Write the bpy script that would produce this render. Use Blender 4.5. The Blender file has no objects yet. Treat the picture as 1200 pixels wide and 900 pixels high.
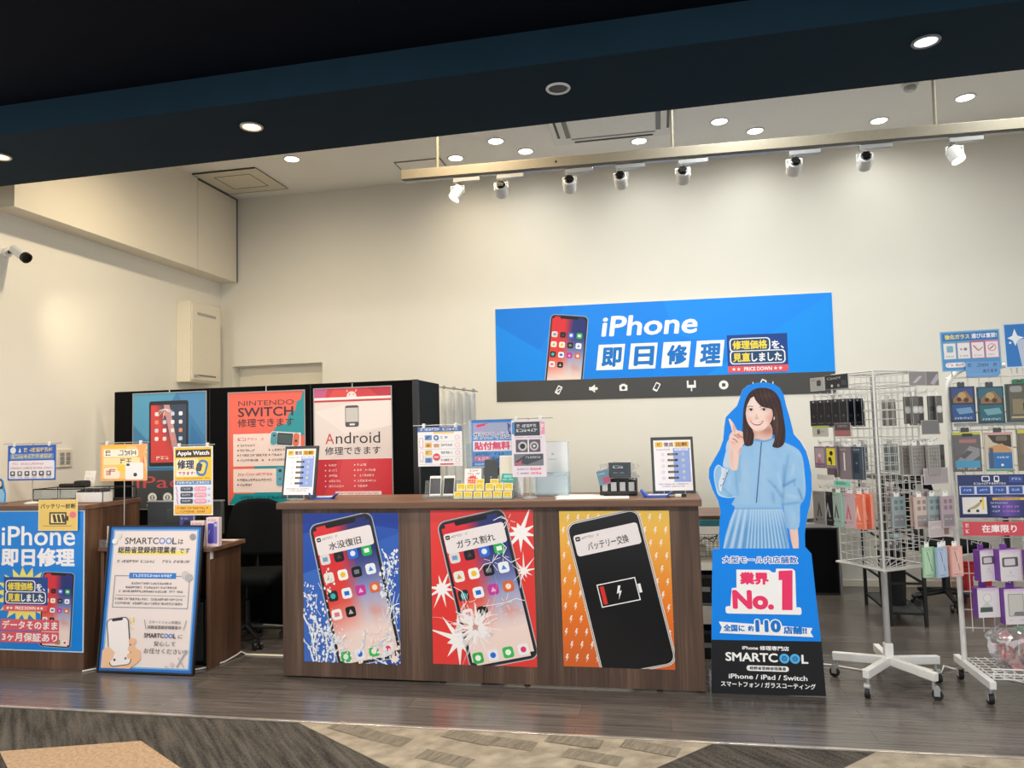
import bpy, math, random
from math import sin, cos, pi, radians
from mathutils import Vector, Matrix

SC = bpy.context.scene
COL = SC.collection

# ------------------------------------------------------------------ camera
EYE = 1.45
YAW, PITCH, ROLL, FPX = radians(-11.05), radians(3.65), radians(-1.55), 878.0
_f = Vector((sin(YAW)*cos(PITCH), cos(YAW)*cos(PITCH), sin(PITCH)))
_r = Vector((cos(YAW), -sin(YAW), 0.0))
_u = _r.cross(_f)
_rr = _r*cos(ROLL) + _u*sin(ROLL)
_uu = -_r*sin(ROLL) + _u*cos(ROLL)
camd = bpy.data.cameras.new('camera')
camd.sensor_fit = 'HORIZONTAL'
camd.sensor_width = 36.0
camd.lens = FPX/1200.0*36.0
camd.clip_start = 0.05
cam = bpy.data.objects.new('camera', camd)
COL.objects.link(cam)
cam.matrix_world = Matrix(((_rr.x, _uu.x, -_f.x, 0), (_rr.y, _uu.y, -_f.y, 0), (_rr.z, _uu.z, -_f.z, EYE), (0, 0, 0, 1)))
SC.camera = cam

# ------------------------------------------------------------------ light levels
EXPOSURE = 0.42
WORLD_STRENGTH = 1.15          # the lit mall concourse the shop opens onto
WORLD_COLOR = (0.98, 0.99, 1.0)
CEIL_W, FRONT_FILL_W, CEIL_COLOR, CEIL_WARM = 10.0, 122.0, (0.98, 1.0, 0.95), (1.0, 0.82, 0.55)
TRACK_W, TRACK_COLOR = 5.0, (0.98, 1.0, 0.95)
BULK_W, BULK_COLOR = 55.0, (1.0, 0.86, 0.68)
WALLSPOT_W = 60.0
MALL_FILL_W, MALL_FILL_COLOR = 130.0, (1.0, 0.97, 0.92)

SC.view_settings.view_transform = 'Standard'
SC.view_settings.look = 'None'
SC.view_settings.gamma = 1.0
SC.view_settings.use_curve_mapping = False
SC.view_settings.exposure = EXPOSURE
SC.cycles.use_denoising = True
SC.cycles.max_bounces = 8
SC.cycles.transparent_max_bounces = 24
SC.cycles.sample_clamp_indirect = 4.0
SC.cycles.caustics_reflective = False
SC.cycles.caustics_refractive = False

world = bpy.data.worlds.new('mall_surroundings')
SC.world = world
world.use_nodes = True
bg = world.node_tree.nodes['Background']
bg.inputs[0].default_value = (*WORLD_COLOR, 1)
bg.inputs[1].default_value = WORLD_STRENGTH

# ------------------------------------------------------------------ colour and materials
def lin(c):
    c = c/255.0
    return c/12.92 if c <= 0.04045 else ((c+0.055)/1.055)**2.4
def rgb(c):
    return (lin(c[0]), lin(c[1]), lin(c[2]), 1.0)

def new_mat(name):
    m = bpy.data.materials.new(name)
    m.use_nodes = True
    nt = m.node_tree
    return m, nt, nt.nodes['Principled BSDF']

def plain(name, c, rough=0.5, metal=0.0, spec=0.5, noise=0.06, scale=40.0, bump=0.0, c2=None, stretch=(1, 1, 1)):
    """painted / plastic / metal surface with a faint procedural mottle"""
    m, nt, b = new_mat(name)
    tc = nt.nodes.new('ShaderNodeTexCoord')
    mp = nt.nodes.new('ShaderNodeMapping')
    mp.inputs['Scale'].default_value = stretch
    nz = nt.nodes.new('ShaderNodeTexNoise')
    nz.inputs['Scale'].default_value = scale
    nz.inputs['Detail'].default_value = 4
    cr = nt.nodes.new('ShaderNodeValToRGB')
    a = rgb(c)
    d = rgb(c2) if c2 else tuple(x*(1-noise) for x in a[:3])+(1,)
    cr.color_ramp.elements[0].color = d
    cr.color_ramp.elements[0].position = 0.3
    cr.color_ramp.elements[1].color = a
    cr.color_ramp.elements[1].position = 0.7
    L = nt.links.new
    L(tc.outputs['Object'], mp.inputs['Vector'])
    L(mp.outputs['Vector'], nz.inputs['Vector'])
    L(nz.outputs['Fac'], cr.inputs['Fac'])
    L(cr.outputs['Color'], b.inputs['Base Color'])
    b.inputs['Roughness'].default_value = rough
    b.inputs['Metallic'].default_value = metal
    b.inputs['Specular IOR Level'].default_value = spec
    if bump:
        bp = nt.nodes.new('ShaderNodeBump')
        bp.inputs['Strength'].default_value = bump
        bp.inputs['Distance'].default_value = 0.01
        L(nz.outputs['Fac'], bp.inputs['Height'])
        L(bp.outputs['Normal'], b.inputs['Normal'])
    return m

def wood(name, ca, cb, cc, vertical=True, rough=0.45):
    """wood laminate: boards with long grain"""
    m, nt, b = new_mat(name)
    L = nt.links.new
    tc = nt.nodes.new('ShaderNodeTexCoord')
    mp = nt.nodes.new('ShaderNodeMapping')
    mp.inputs['Scale'].default_value = (7, 7, 0.4) if vertical else (0.4, 9, 9)
    n1 = nt.nodes.new('ShaderNodeTexNoise'); n1.inputs['Scale'].default_value = 1.0; n1.inputs['Detail'].default_value = 3
    mp2 = nt.nodes.new('ShaderNodeMapping')
    mp2.inputs['Scale'].default_value = (110, 110, 2.5) if vertical else (2.5, 110, 110)
    n2 = nt.nodes.new('ShaderNodeTexNoise'); n2.inputs['Scale'].default_value = 1.0; n2.inputs['Detail'].default_value = 5
    mx = nt.nodes.new('ShaderNodeMix'); mx.inputs[0].default_value = 0.36
    L(tc.outputs['Object'], mp.inputs['Vector']); L(mp.outputs['Vector'], n1.inputs['Vector'])
    L(tc.outputs['Object'], mp2.inputs['Vector']); L(mp2.outputs['Vector'], n2.inputs['Vector'])
    L(n1.outputs['Fac'], mx.inputs[2]); L(n2.outputs['Fac'], mx.inputs[3])
    cr = nt.nodes.new('ShaderNodeValToRGB')
    e = cr.color_ramp.elements
    e[0].position = 0.36; e[0].color = rgb(ca)
    e[1].position = 0.64; e[1].color = rgb(cc)
    k = e.new(0.5); k.color = rgb(cb)
    L(mx.outputs[0], cr.inputs['Fac']); L(cr.outputs['Color'], b.inputs['Base Color'])
    b.inputs['Roughness'].default_value = rough
    return m

def glow(name, c, strength):
    m, nt, b = new_mat(name)
    b.inputs['Base Color'].default_value = rgb(c)
    b.inputs['Emission Color'].default_value = rgb(c)
    b.inputs['Emission Strength'].default_value = strength
    return m

def clear(name, tint=(235, 242, 245), gloss=0.14):
    """thin clear acrylic / film"""
    m = bpy.data.materials.new(name)
    m.use_nodes = True
    nt = m.node_tree
    nt.nodes.clear()
    out = nt.nodes.new('ShaderNodeOutputMaterial')
    tr = nt.nodes.new('ShaderNodeBsdfTransparent'); tr.inputs[0].default_value = rgb(tint)
    gl = nt.nodes.new('ShaderNodeBsdfGlossy'); gl.inputs['Roughness'].default_value = 0.08
    df = nt.nodes.new('ShaderNodeBsdfDiffuse'); df.inputs[0].default_value = (0.9, 0.92, 0.93, 1)
    m1 = nt.nodes.new('ShaderNodeMixShader'); m1.inputs[0].default_value = gloss
    m2 = nt.nodes.new('ShaderNodeMixShader'); m2.inputs[0].default_value = gloss*0.6
    L = nt.links.new
    L(tr.outputs[0], m1.inputs[1]); L(gl.outputs[0], m1.inputs[2])
    L(m1.outputs[0], m2.inputs[1]); L(df.outputs[0], m2.inputs[2]); L(m2.outputs[0], out.inputs[0])
    return m

def print_mat(name, rough, spec=0.5, coat=0.0):
    m, nt, b = new_mat(name)
    at = nt.nodes.new('ShaderNodeVertexColor'); at.layer_name = 'Col'
    nt.links.new(at.outputs['Color'], b.inputs['Base Color'])
    b.inputs['Roughness'].default_value = rough
    b.inputs['Specular IOR Level'].default_value = spec
    b.inputs['Coat Weight'].default_value = coat
    return m

M = {}
M['print'] = print_mat('printed_paper', 0.5, 0.35)
M['gloss'] = print_mat('laminated_print', 0.28, 0.5)
M['wall'] = plain('painted_plaster', (238, 235, 226), 0.85, spec=0.2, noise=0.02, scale=3, bump=0.0)
M['ceil'] = plain('ceiling_board', (247, 246, 242), 0.9, spec=0.2, noise=0.02, scale=3)
M['soffit'] = plain('soffit_paint', (236, 229, 214), 0.85, spec=0.2, noise=0.02, scale=3)
M['navy'] = plain('dark_navy_paint', (17, 42, 56), 0.8, spec=0.15, noise=0.15, scale=5)
M['navyc'] = plain('near_black_paint', (10, 16, 27), 0.85, spec=0.1, noise=0.15, scale=5)
M['white'] = plain('white_plastic', (236, 236, 233), 0.4)
M['whitem'] = plain('white_painted_metal', (232, 232, 230), 0.35)
M['offwhite'] = plain('cream_metal', (232, 225, 208), 0.5, noise=0.03)
M['grey'] = plain('grey_plastic', (120, 122, 124), 0.45)
M['lgrey'] = plain('light_grey_metal', (176, 176, 176), 0.35, metal=0.3)
M['dgrey'] = plain('dark_grey_plastic', (58, 62, 64), 0.5)
M['black'] = plain('black_plastic', (20, 21, 23), 0.4)
M['felt'] = plain('black_felt', (14, 15, 17), 0.95, spec=0.1, noise=0.3, scale=300, bump=0.2)
M['feltg'] = plain('charcoal_felt', (40, 46, 50), 0.95, spec=0.1, noise=0.2, scale=300, bump=0.2)
M['chairf'] = plain('black_chair_fabric', (20, 22, 25), 0.9, spec=0.15, noise=0.3, scale=400, bump=0.3)
M['chrome'] = plain('bright_wire', (222, 222, 220), 0.3, metal=0.35)
M['steel'] = plain('brushed_steel', (196, 190, 178), 0.35, metal=0.75, stretch=(0.2, 20, 20))
M['trackm'] = plain('cream_track_metal', (146, 138, 122), 0.5, metal=0.1)
M['rubber'] = plain('black_rubber', (22, 22, 22), 0.6)
M['wood'] = wood('walnut_laminate', (60, 44, 36), (84, 64, 52), (114, 89, 74))
M['woodh'] = wood('walnut_laminate_top', (92, 66, 52), (112, 82, 64), (132, 99, 78), vertical=False)
M['woodw'] = wood('warm_walnut_laminate', (70, 48, 36), (94, 67, 50), (120, 89, 68))
M['acrylic'] = clear('clear_acrylic')
M['film'] = clear('clear_plastic_film', (240, 240, 242), 0.25)
M['blue'] = plain('blue_plastic', (28, 86, 190), 0.4)
M['red'] = plain('red_plastic', (206, 34, 38), 0.45)
M['cable'] = plain('white_cable', (226, 224, 220), 0.5)
M['strip'] = plain('pale_cable_cover', (238, 232, 214), 0.5)
M['lampw'] = glow('lit_lamp_face', (255, 246, 230), 14.0)
M['lampo'] = glow('warm_lit_lamp_face', (255, 196, 130), 3.2)
M['lampd'] = glow('dim_lamp_face', (240, 240, 240), 1.6)
M['curtain'] = plain('white_curtain_cloth', (226, 226, 222), 0.9, spec=0.1, noise=0.05, scale=60)
M['teal'] = plain('teal_edge', (70, 160, 176), 0.5)

# shop floor: dark vinyl boards running along the counters
def floor_mat():
    m, nt, b = new_mat('dark_vinyl_boards')
    L = nt.links.new
    tc = nt.nodes.new('ShaderNodeTexCoord')
    br = nt.nodes.new('ShaderNodeTexBrick')
    br.inputs['Scale'].default_value = 1.0
    br.inputs['Mortar Size'].default_value = 0.0012
    br.inputs['Brick Width'].default_value = 0.92
    br.inputs['Row Height'].default_value = 0.15
    br.inputs['Color1'].default_value = rgb((88, 83, 80)); br.inputs['Color2'].default_value = rgb((102, 96, 92))
    br.inputs['Mortar'].default_value = rgb((60, 55, 53))
    mp = nt.nodes.new('ShaderNodeMapping'); mp.inputs['Scale'].default_value = (1.2, 30, 1)
    nz = nt.nodes.new('ShaderNodeTexNoise'); nz.inputs['Scale'].default_value = 2.0; nz.inputs['Detail'].default_value = 6
    cr = nt.nodes.new('ShaderNodeValToRGB')
    cr.color_ramp.elements[0].position = 0.3; cr.color_ramp.elements[0].color = (0.55, 0.55, 0.55, 1)
    cr.color_ramp.elements[1].position = 0.72; cr.color_ramp.elements[1].color = (1.35, 1.33, 1.3, 1)
    mx = nt.nodes.new('ShaderNodeMix'); mx.data_type = 'RGBA'; mx.blend_type = 'MULTIPLY'; mx.inputs[0].default_value = 1.0
    L(tc.outputs['Object'], br.inputs['Vector'])
    L(tc.outputs['Object'], mp.inputs['Vector']); L(mp.outputs['Vector'], nz.inputs['Vector'])
    L(nz.outputs['Fac'], cr.inputs['Fac'])
    L(br.outputs['Color'], mx.inputs[6]); L(cr.outputs['Color'], mx.inputs[7])
    L(mx.outputs[2], b.inputs['Base Color'])
    b.inputs['Roughness'].default_value = 0.23
    b.inputs['Specular IOR Level'].default_value = 0.75
    bp = nt.nodes.new('ShaderNodeBump'); bp.inputs['Strength'].default_value = 0.08; bp.inputs['Distance'].default_value = 0.004
    L(nz.outputs['Fac'], bp.inputs['Height']); L(bp.outputs['Normal'], b.inputs['Normal'])
    return m
M['floor'] = floor_mat()

def carpet_mat(name, ca, cb, ang, sc, fine):
    m, nt, b = new_mat(name)
    L = nt.links.new
    tc = nt.nodes.new('ShaderNodeTexCoord')
    mr = nt.nodes.new('ShaderNodeMapping'); mr.inputs['Rotation'].default_value = (0, 0, ang)
    mp = nt.nodes.new('ShaderNodeMapping'); mp.inputs['Scale'].default_value = sc
    nz = nt.nodes.new('ShaderNodeTexNoise'); nz.inputs['Scale'].default_value = 1.0; nz.inputs['Detail'].default_value = 4
    n2 = nt.nodes.new('ShaderNodeTexNoise'); n2.inputs['Scale'].default_value = fine; n2.inputs['Detail'].default_value = 3
    mx = nt.nodes.new('ShaderNodeMix'); mx.inputs[0].default_value = 0.45
    cr = nt.nodes.new('ShaderNodeValToRGB')
    cr.color_ramp.elements[0].position = 0.38; cr.color_ramp.elements[0].color = rgb(ca)
    cr.color_ramp.elements[1].position = 0.62; cr.color_ramp.elements[1].color = rgb(cb)
    L(tc.outputs['Object'], mr.inputs['Vector']); L(mr.outputs['Vector'], mp.inputs['Vector']); L(mp.outputs['Vector'], nz.inputs['Vector'])
    L(tc.outputs['Object'], n2.inputs['Vector'])
    L(nz.outputs['Fac'], mx.inputs[2]); L(n2.outputs['Fac'], mx.inputs[3])
    L(mx.outputs[0], cr.inputs['Fac']); L(cr.outputs['Color'], b.inputs['Base Color'])
    b.inputs['Roughness'].default_value = 0.95
    b.inputs['Specular IOR Level'].default_value = 0.1
    bp = nt.nodes.new('ShaderNodeBump'); bp.inputs['Strength'].default_value = 0.4; bp.inputs['Distance'].default_value = 0.006
    L(mx.outputs[0], bp.inputs['Height']); L(bp.outputs['Normal'], b.inputs['Normal'])
    return m
M['carpd'] = carpet_mat('charcoal_carpet', (46, 44, 42), (94, 89, 83), radians(46), (2.5, 34, 1), 160)
M['carpb'] = carpet_mat('beige_carpet', (126, 117, 103), (172, 161, 144), radians(-30), (9, 12, 1), 220)
M['carpt'] = carpet_mat('tan_carpet', (150, 125, 100), (186, 160, 133), 0, (60, 60, 1), 260)

# ------------------------------------------------------------------ mesh helpers
class MB:
    def __init__(s):
        s.v = []; s.f = []; s.m = []
    def add(s, vs, fs, mi=0):
        o = len(s.v)
        s.v += [tuple(v) for v in vs]
        for f in fs:
            s.f.append(tuple(i+o for i in f)); s.m.append(mi)
        return s
    def box(s, x0, x1, y0, y1, z0, z1, mi=0):
        vs = [(x0, y0, z0), (x1, y0, z0), (x1, y1, z0), (x0, y1, z0), (x0, y0, z1), (x1, y0, z1), (x1, y1, z1), (x0, y1, z1)]
        return s.add(vs, [(0, 3, 2, 1), (4, 5, 6, 7), (0, 1, 5, 4), (1, 2, 6, 5), (2, 3, 7, 6), (3, 0, 4, 7)], mi)
    def obox(s, c, ax, half, mi=0):
        """oriented box: centre, three axes, half sizes"""
        c = Vector(c); a = [Vector(x).normalized()*h for x, h in zip(ax, half)]
        vs = []
        for k in (-1, 1):
            for i, j in ((-1, -1), (1, -1), (1, 1), (-1, 1)):
                vs.append(c+a[0]*i+a[1]*j+a[2]*k)
        return s.add(vs, [(0, 3, 2, 1), (4, 5, 6, 7), (0, 1, 5, 4), (1, 2, 6, 5), (2, 3, 7, 6), (3, 0, 4, 7)], mi)
    def cyl(s, p0, p1, r0, r1=None, n=16, mi=0, cap=True):
        r1 = r0 if r1 is None else r1
        p0 = Vector(p0); p1 = Vector(p1)
        d = (p1-p0).normalized()
        a = d.orthogonal().normalized(); b = d.cross(a)
        vs = []
        for p, r in ((p0, r0), (p1, r1)):
            for i in range(n):
                t = 2*pi*i/n
                vs.append(p+a*(r*cos(t))+b*(r*sin(t)))
        fs = [(i, (i+1) % n, n+(i+1) % n, n+i) for i in range(n)]
        if cap:
            fs += [tuple(reversed(range(n))), tuple(range(n, 2*n))]
        return s.add(vs, fs, mi)
    def tube(s, pts, r, n=8, mi=0, closed=False):
        pts = [Vector(p) for p in pts]
        k = len(pts)
        vs = []
        up = None
        for i, p in enumerate(pts):
            if closed:
                t = (pts[(i+1) % k]-pts[i-1]).normalized()
            else:
                t = (pts[min(i+1, k-1)]-pts[max(i-1, 0)]).normalized()
            if up is None:
                up = t.orthogonal().normalized()
            else:
                up = (up-t*up.dot(t)); up = up.normalized() if up.length > 1e-6 else t.orthogonal().normalized()
            b = t.cross(up)
            for j in range(n):
                a = 2*pi*j/n
                vs.append(p+up*(r*cos(a))+b*(r*sin(a)))
        fs = []
        for i in range(k if closed else k-1):
            for j in range(n):
                i2 = (i+1) % k
                fs.append((i*n+j, i*n+(j+1) % n, i2*n+(j+1) % n, i2*n+j))
        if not closed:
            fs += [tuple(reversed(range(n))), tuple(range((k-1)*n, k*n))]
        return s.add(vs, fs, mi)
    def lathe(s, prof, n=24, c=(0, 0, 0), mi=0, axis='z'):
        vs = []; fs = []
        k = len(prof)
        for r, z in prof:
            for i in range(n):
                t = 2*pi*i/n
                if axis == 'z':
                    vs.append((c[0]+r*cos(t), c[1]+r*sin(t), c[2]+z))
                elif axis == 'x':
                    vs.append((c[0]+z, c[1]+r*cos(t), c[2]+r*sin(t)))
                else:
                    vs.append((c[0]+r*sin(t), c[1]+z, c[2]+r*cos(t)))
        for a in range(k-1):
            for i in range(n):
                fs.append((a*n+i, a*n+(i+1) % n, (a+1)*n+(i+1) % n, (a+1)*n+i))
        fs.append(tuple(reversed(range(n)))); fs.append(tuple(range((k-1)*n, k*n)))
        return s.add(vs, fs, mi)
    def prism(s, poly, y0, y1, mi=0):
        """polygon in x,z extruded in y"""
        n = len(poly)
        vs = [(x, y0, z) for x, z in poly]+[(x, y1, z) for x, z in poly]
        fs = [tuple(range(n)), tuple(reversed(range(n, 2*n)))]
        fs += [(i, n+i, n+(i+1) % n, (i+1) % n) for i in range(n)]
        return s.add(vs, fs, mi)
    def grid(s, fn, nu, nv, mi=0):
        vs = [fn(i/nu, j/nv) for j in range(nv+1) for i in range(nu+1)]
        fs = [(j*(nu+1)+i, j*(nu+1)+i+1, (j+1)*(nu+1)+i+1, (j+1)*(nu+1)+i) for j in range(nv) for i in range(nu)]
        return s.add(vs, fs, mi)
    def build(s, name, mats, parent=None, bevel=0.0, seg=2, smooth=True, thick=0.0):
        me = bpy.data.meshes.new(name)
        me.from_pydata(s.v, [], s.f)
        mats = mats if isinstance(mats, (list, tuple)) else [mats]
        for m in mats:
            me.materials.append(M[m] if isinstance(m, str) else m)
        if len(mats) > 1:
            me.polygons.foreach_set('material_index', s.m)
        me.validate()
        if smooth:
            me.polygons.foreach_set('use_smooth', [True]*len(me.polygons))
            me.set_sharp_from_angle(angle=radians(35))
        o = bpy.data.objects.new(name, me)
        COL.objects.link(o)
        if parent is not None:
            o.parent = parent
        if thick:
            md = o.modifiers.new('thickness', 'SOLIDIFY'); md.thickness = thick
        if bevel:
            md = o.modifiers.new('edge', 'BEVEL'); md.width = bevel; md.segments = seg
            md.limit_method = 'ANGLE'; md.angle_limit = radians(40)
        return o

def thing(name, label, cat, loc=(0, 0, 0), rz=0.0, group=None):
    o = bpy.data.objects.new(name, None)
    COL.objects.link(o)
    o.empty_display_size = 0.05
    o.location = loc
    o.rotation_euler = (0, 0, rz)
    o['label'] = label; o['category'] = cat
    if group:
        o['group'] = group
    return o
def tag(o, label, cat, group=None):
    o['label'] = label; o['category'] = cat
    if group:
        o['group'] = group
    return o
def struct(o):
    o['kind'] = 'structure'
    return o
def dup(root, loc, rz=None, label=None, group=None):
    r = root.copy(); COL.objects.link(r)
    r.location = loc
    if rz is not None:
        r.rotation_euler = (root.rotation_euler[0], root.rotation_euler[1], rz)
    if label: r['label'] = label
    if group: r['group'] = group
    for ch in list(root.children):
        c = ch.copy(); COL.objects.link(c); c.parent = r
        for g in list(ch.children):
            d = g.copy(); COL.objects.link(d); d.parent = c
    return r

# ------------------------------------------------------------------ printed sheets
_TXT = {}
def text_mesh(body):
    key = body
    if key in _TXT:
        return _TXT[key]
    c = bpy.data.curves.new('lettering', 'FONT')
    c.body = body
    c.resolution_u = 3
    o = bpy.data.objects.new('lettering', c)
    COL.objects.link(o)
    dg = bpy.context.evaluated_depsgraph_get()
    me = bpy.data.meshes.new_from_object(o.evaluated_get(dg))
    vs = [(v.co.x, v.co.y) for v in me.vertices]
    fs = [tuple(p.vertices) for p in me.polygons]
    x0 = min(v[0] for v in vs); x1 = max(v[0] for v in vs); y0 = min(v[1] for v in vs); y1 = max(v[1] for v in vs)
    bpy.data.objects.remove(o); bpy.data.curves.remove(c); bpy.data.meshes.remove(me)
    _TXT[key] = (vs, fs, (x0, x1, y0, y1))
    return _TXT[key]

def clip_rect(poly, x0, y0, x1, y1):
    def cut(p, ins, sect):
        out = []
        for i in range(len(p)):
            a, b = p[i-1], p[i]
            ia, ib = ins(a), ins(b)
            if ib:
                if not ia: out.append(sect(a, b))
                out.append(b)
            elif ia:
                out.append(sect(a, b))
        return out
    def sx(v): return lambda a, b: (v, a[1]+(b[1]-a[1])*(v-a[0])/(b[0]-a[0]))
    def sy(v): return lambda a, b: (a[0]+(b[0]-a[0])*(v-a[1])/(b[1]-a[1]), v)
    for ins, sect in ((lambda p: p[0] >= x0, sx(x0)), (lambda p: p[0] <= x1, sx(x1)), (lambda p: p[1] >= y0, sy(y0)), (lambda p: p[1] <= y1, sy(y1))):
        poly = cut(poly, ins, sect) if poly else poly
    return poly

EPS = 0.00007
class Sheet:
    """flat printed sheet. Art units: x 0..AW to the right, y 0..AH down; local origin at bottom centre, face towards -Y."""
    def __init__(s, W, H, AW=100.0, AH=None, thick=0.002, base=(255, 255, 255), back=(225, 225, 222), outline=None, raw=False):
        s.W, s.H, s.AW = W, H, AW
        s.AH = AH or AW*H/W
        s.raw = raw
        s.v = []; s.f = []; s.c = []; s.L = 0.0
        s.st = [(1.0, 0.0, 0.0, 1.0, 0.0, 0.0)]
        if outline is None:
            outline = [(0, 0), (s.AW, 0), (s.AW, s.AH), (0, s.AH)]
        pts = [s.loc(p) for p in outline]
        n = len(pts)
        o = len(s.v)
        s.v += [(x, 0.0, z) for x, z in pts]+[(x, thick, z) for x, z in pts]
        s.f.append(tuple(range(o, o+n))); s.c.append([rgb(base)]*n)
        s.f.append(tuple(reversed(range(o+n, o+2*n)))); s.c.append([rgb(back)]*n)
        for i in range(n):
            j = (i+1) % n
            s.f.append((o+i, o+n+i, o+n+j, o+j)); s.c.append([rgb(back)]*4)
    def loc(s, p):
        if s.raw:
            return p
        return (p[0]/s.AW*s.W-s.W/2, s.H-p[1]/s.AH*s.H)
    def push(s, x, y, ang=0.0, sc=1.0):
        """ang > 0 turns the art counter-clockwise as seen"""
        a, b, c, d, e, f = s.st[-1]
        t = radians(ang)
        A, B, C, D = cos(t)*sc, sin(t)*sc, -sin(t)*sc, cos(t)*sc
        s.st.append((a*A+b*C, a*B+b*D, c*A+d*C, c*B+d*D, a*x+b*y+e, c*x+d*y+f))
    def pop(s):
        s.st.pop()
    def xf(s, p):
        a, b, c, d, e, f = s.st[-1]
        return (a*p[0]+b*p[1]+e, c*p[0]+d*p[1]+f)
    def emit(s, pts, col, clip=True):
        if clip and not s.raw:
            pts = clip_rect(pts, 0, 0, s.AW, s.AH)
        if len(pts) < 3:
            return
        o = len(s.v)
        y = -EPS*s.L
        for p in pts:
            x, z = s.loc(p)
            s.v.append((x, y, z))
        s.f.append(tuple(range(o, o+len(pts))))
        s.c.append([rgb(col)]*len(pts) if not callable(col) else [rgb(col(*p)) for p in pts])
    def up(s):
        s.L += 1
    def poly(s, pts, col, up=True):
        s.L += 1 if up else 0.05        # overlapping print never shares one plane
        s.emit([s.xf(p) for p in pts], col)
    def rect(s, x, y, w, h, col, up=True):
        s.poly([(x, y), (x+w, y), (x+w, y+h), (x, y+h)], col, up)
    def rr(s, x, y, w, h, r, col, up=True, n=4):
        pts = []
        for cx, cy, a0 in ((x+w-r, y+r, -90), (x+w-r, y+h-r, 0), (x+r, y+h-r, 90), (x+r, y+r, 180)):
            for i in range(n+1):
                a = radians(a0+90*i/n)
                pts.append((cx+r*cos(a), cy+r*sin(a)))
        s.poly(pts, col, up)
    def circ(s, x, y, r, col, up=True, n=20, ry=None):
        ry = ry or r
        s.poly([(x+r*cos(2*pi*i/n), y+ry*sin(2*pi*i/n)) for i in range(n)], col, up)
    def line(s, x0, y0, x1, y1, w, col, up=True):
        dx, dy = x1-x0, y1-y0
        l = math.hypot(dx, dy) or 1
        nx, ny = -dy/l*w/2, dx/l*w/2
        s.poly([(x0+nx, y0+ny), (x1+nx, y1+ny), (x1-nx, y1-ny), (x0-nx, y0-ny)], col, up)
    def frame(s, x, y, w, h, t, col):
        s.up()
        s.rect(x, y, w, t, col, False); s.rect(x, y+h-t, w, t, col, False)
        s.rect(x, y+t, t, h-2*t, col, False); s.rect(x+w-t, y+t, t, h-2*t, col, False)
    def star(s, x, y, r0, r1, n, col, ph=0.0, jit=0.0, seed=1):
        rnd = random.Random(seed)
        pts = []
        for i in range(2*n):
            r = (r1 if i % 2 == 0 else r0)
            r *= 1+jit*(rnd.random()-0.5)*2 if i % 2 == 0 else 1
            a = ph+pi*i/n
            pts.append((x+r*cos(a), y+r*sin(a)))
        s.poly(pts, col)
    def grad(s, x, y, w, h, fn, nx=8, ny=16):
        """rectangle shaded by a colour field fn(u, v) of the printed picture"""
        s.up()
        for j in range(ny):
            for i in range(nx):
                q = [(i/nx, j/ny), ((i+1)/nx, j/ny), ((i+1)/nx, (j+1)/ny), (i/nx, (j+1)/ny)]
                pts = [s.xf((x+w*a, y+h*b)) for a, b in q]
                cols = [fn(a, b) for a, b in q]
                cp = clip_rect(pts, 0, 0, s.AW, s.AH)
                if len(cp) < 3:
                    continue
                if cp == pts or len(cp) == 4 and all(abs(a[0]-b[0])+abs(a[1]-b[1]) < 1e-9 for a, b in zip(cp, pts)):
                    o = len(s.v)
                    for p in pts:
                        lx, lz = s.loc(p); s.v.append((lx, -EPS*s.L, lz))
                    s.f.append((o, o+1, o+2, o+3)); s.c.append([rgb(c) for c in cols])
                else:
                    c = tuple(sum(k[t] for k in cols)/4 for t in range(3))
                    o = len(s.v)
                    for p in cp:
                        lx, lz = s.loc(p); s.v.append((lx, -EPS*s.L, lz))
                    s.f.append(tuple(range(o, o+len(cp)))); s.c.append([rgb(c)]*len(cp))
    def text(s, body, x, y, w=None, h=None, col=(255, 255, 255), bold=0.0, shear=0.0, align='l', grow=0.0):
        """lettering fitted to a box with top left at x, y; bold (in ems) thickens the strokes evenly, grow widens beyond the box for an outline"""
        vs, fs, (x0, x1, y0, y1) = text_mesh(body)
        x0 -= bold; x1 += bold; y0 -= bold; y1 += bold
        bw, bh = x1-x0, y1-y0
        if h is None:
            h = bh*w/bw
        if w is None:
            w = bw*h/bh
        sx, sy = w/bw, h/bh
        ox = {'l': x, 'c': x-w/2, 'r': x-w}[align]
        r = bold+grow
        n = 0 if r <= 0 else (6 if r < 0.035 else 8 if r < 0.06 else 12)
        shifts = [(0.0, 0.0)]+[(r*cos(2*pi*i/n+0.4), r*sin(2*pi*i/n+0.4)) for i in range(n)]
        if r > 0.06:
            shifts += [(r*0.5*cos(2*pi*i/6), r*0.5*sin(2*pi*i/6)) for i in range(6)]
        k = rgb(col)
        s.L += 1
        for dx, dy in shifts:
            s.L += 0.06
            y_ = -EPS*s.L
            o = len(s.v)
            for vx, vy in vs:
                vx += dx; vy += dy
                if s.raw:
                    q = (ox+(vx-x0)*sx, y-(y1-vy)*sy)
                else:
                    py = y+(y1-vy)*sy
                    q = s.xf((ox+(vx-x0)*sx+shear*(y+h-py), py))
                lx, lz = s.loc(q)
                s.v.append((lx, y_, lz))
            for f in fs:
                s.f.append(tuple(i+o for i in f)); s.c.append([k]*len(f))
    def otext(s, body, x, y, w, h, col, out, bold=0.02, ow=0.05, shear=0.0):
        """outlined lettering: a fatter copy below"""
        s.text(body, x, y, w, h, out, bold, shear, 'l', ow)
        s.text(body, x, y, w, h, col, bold, shear)
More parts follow.
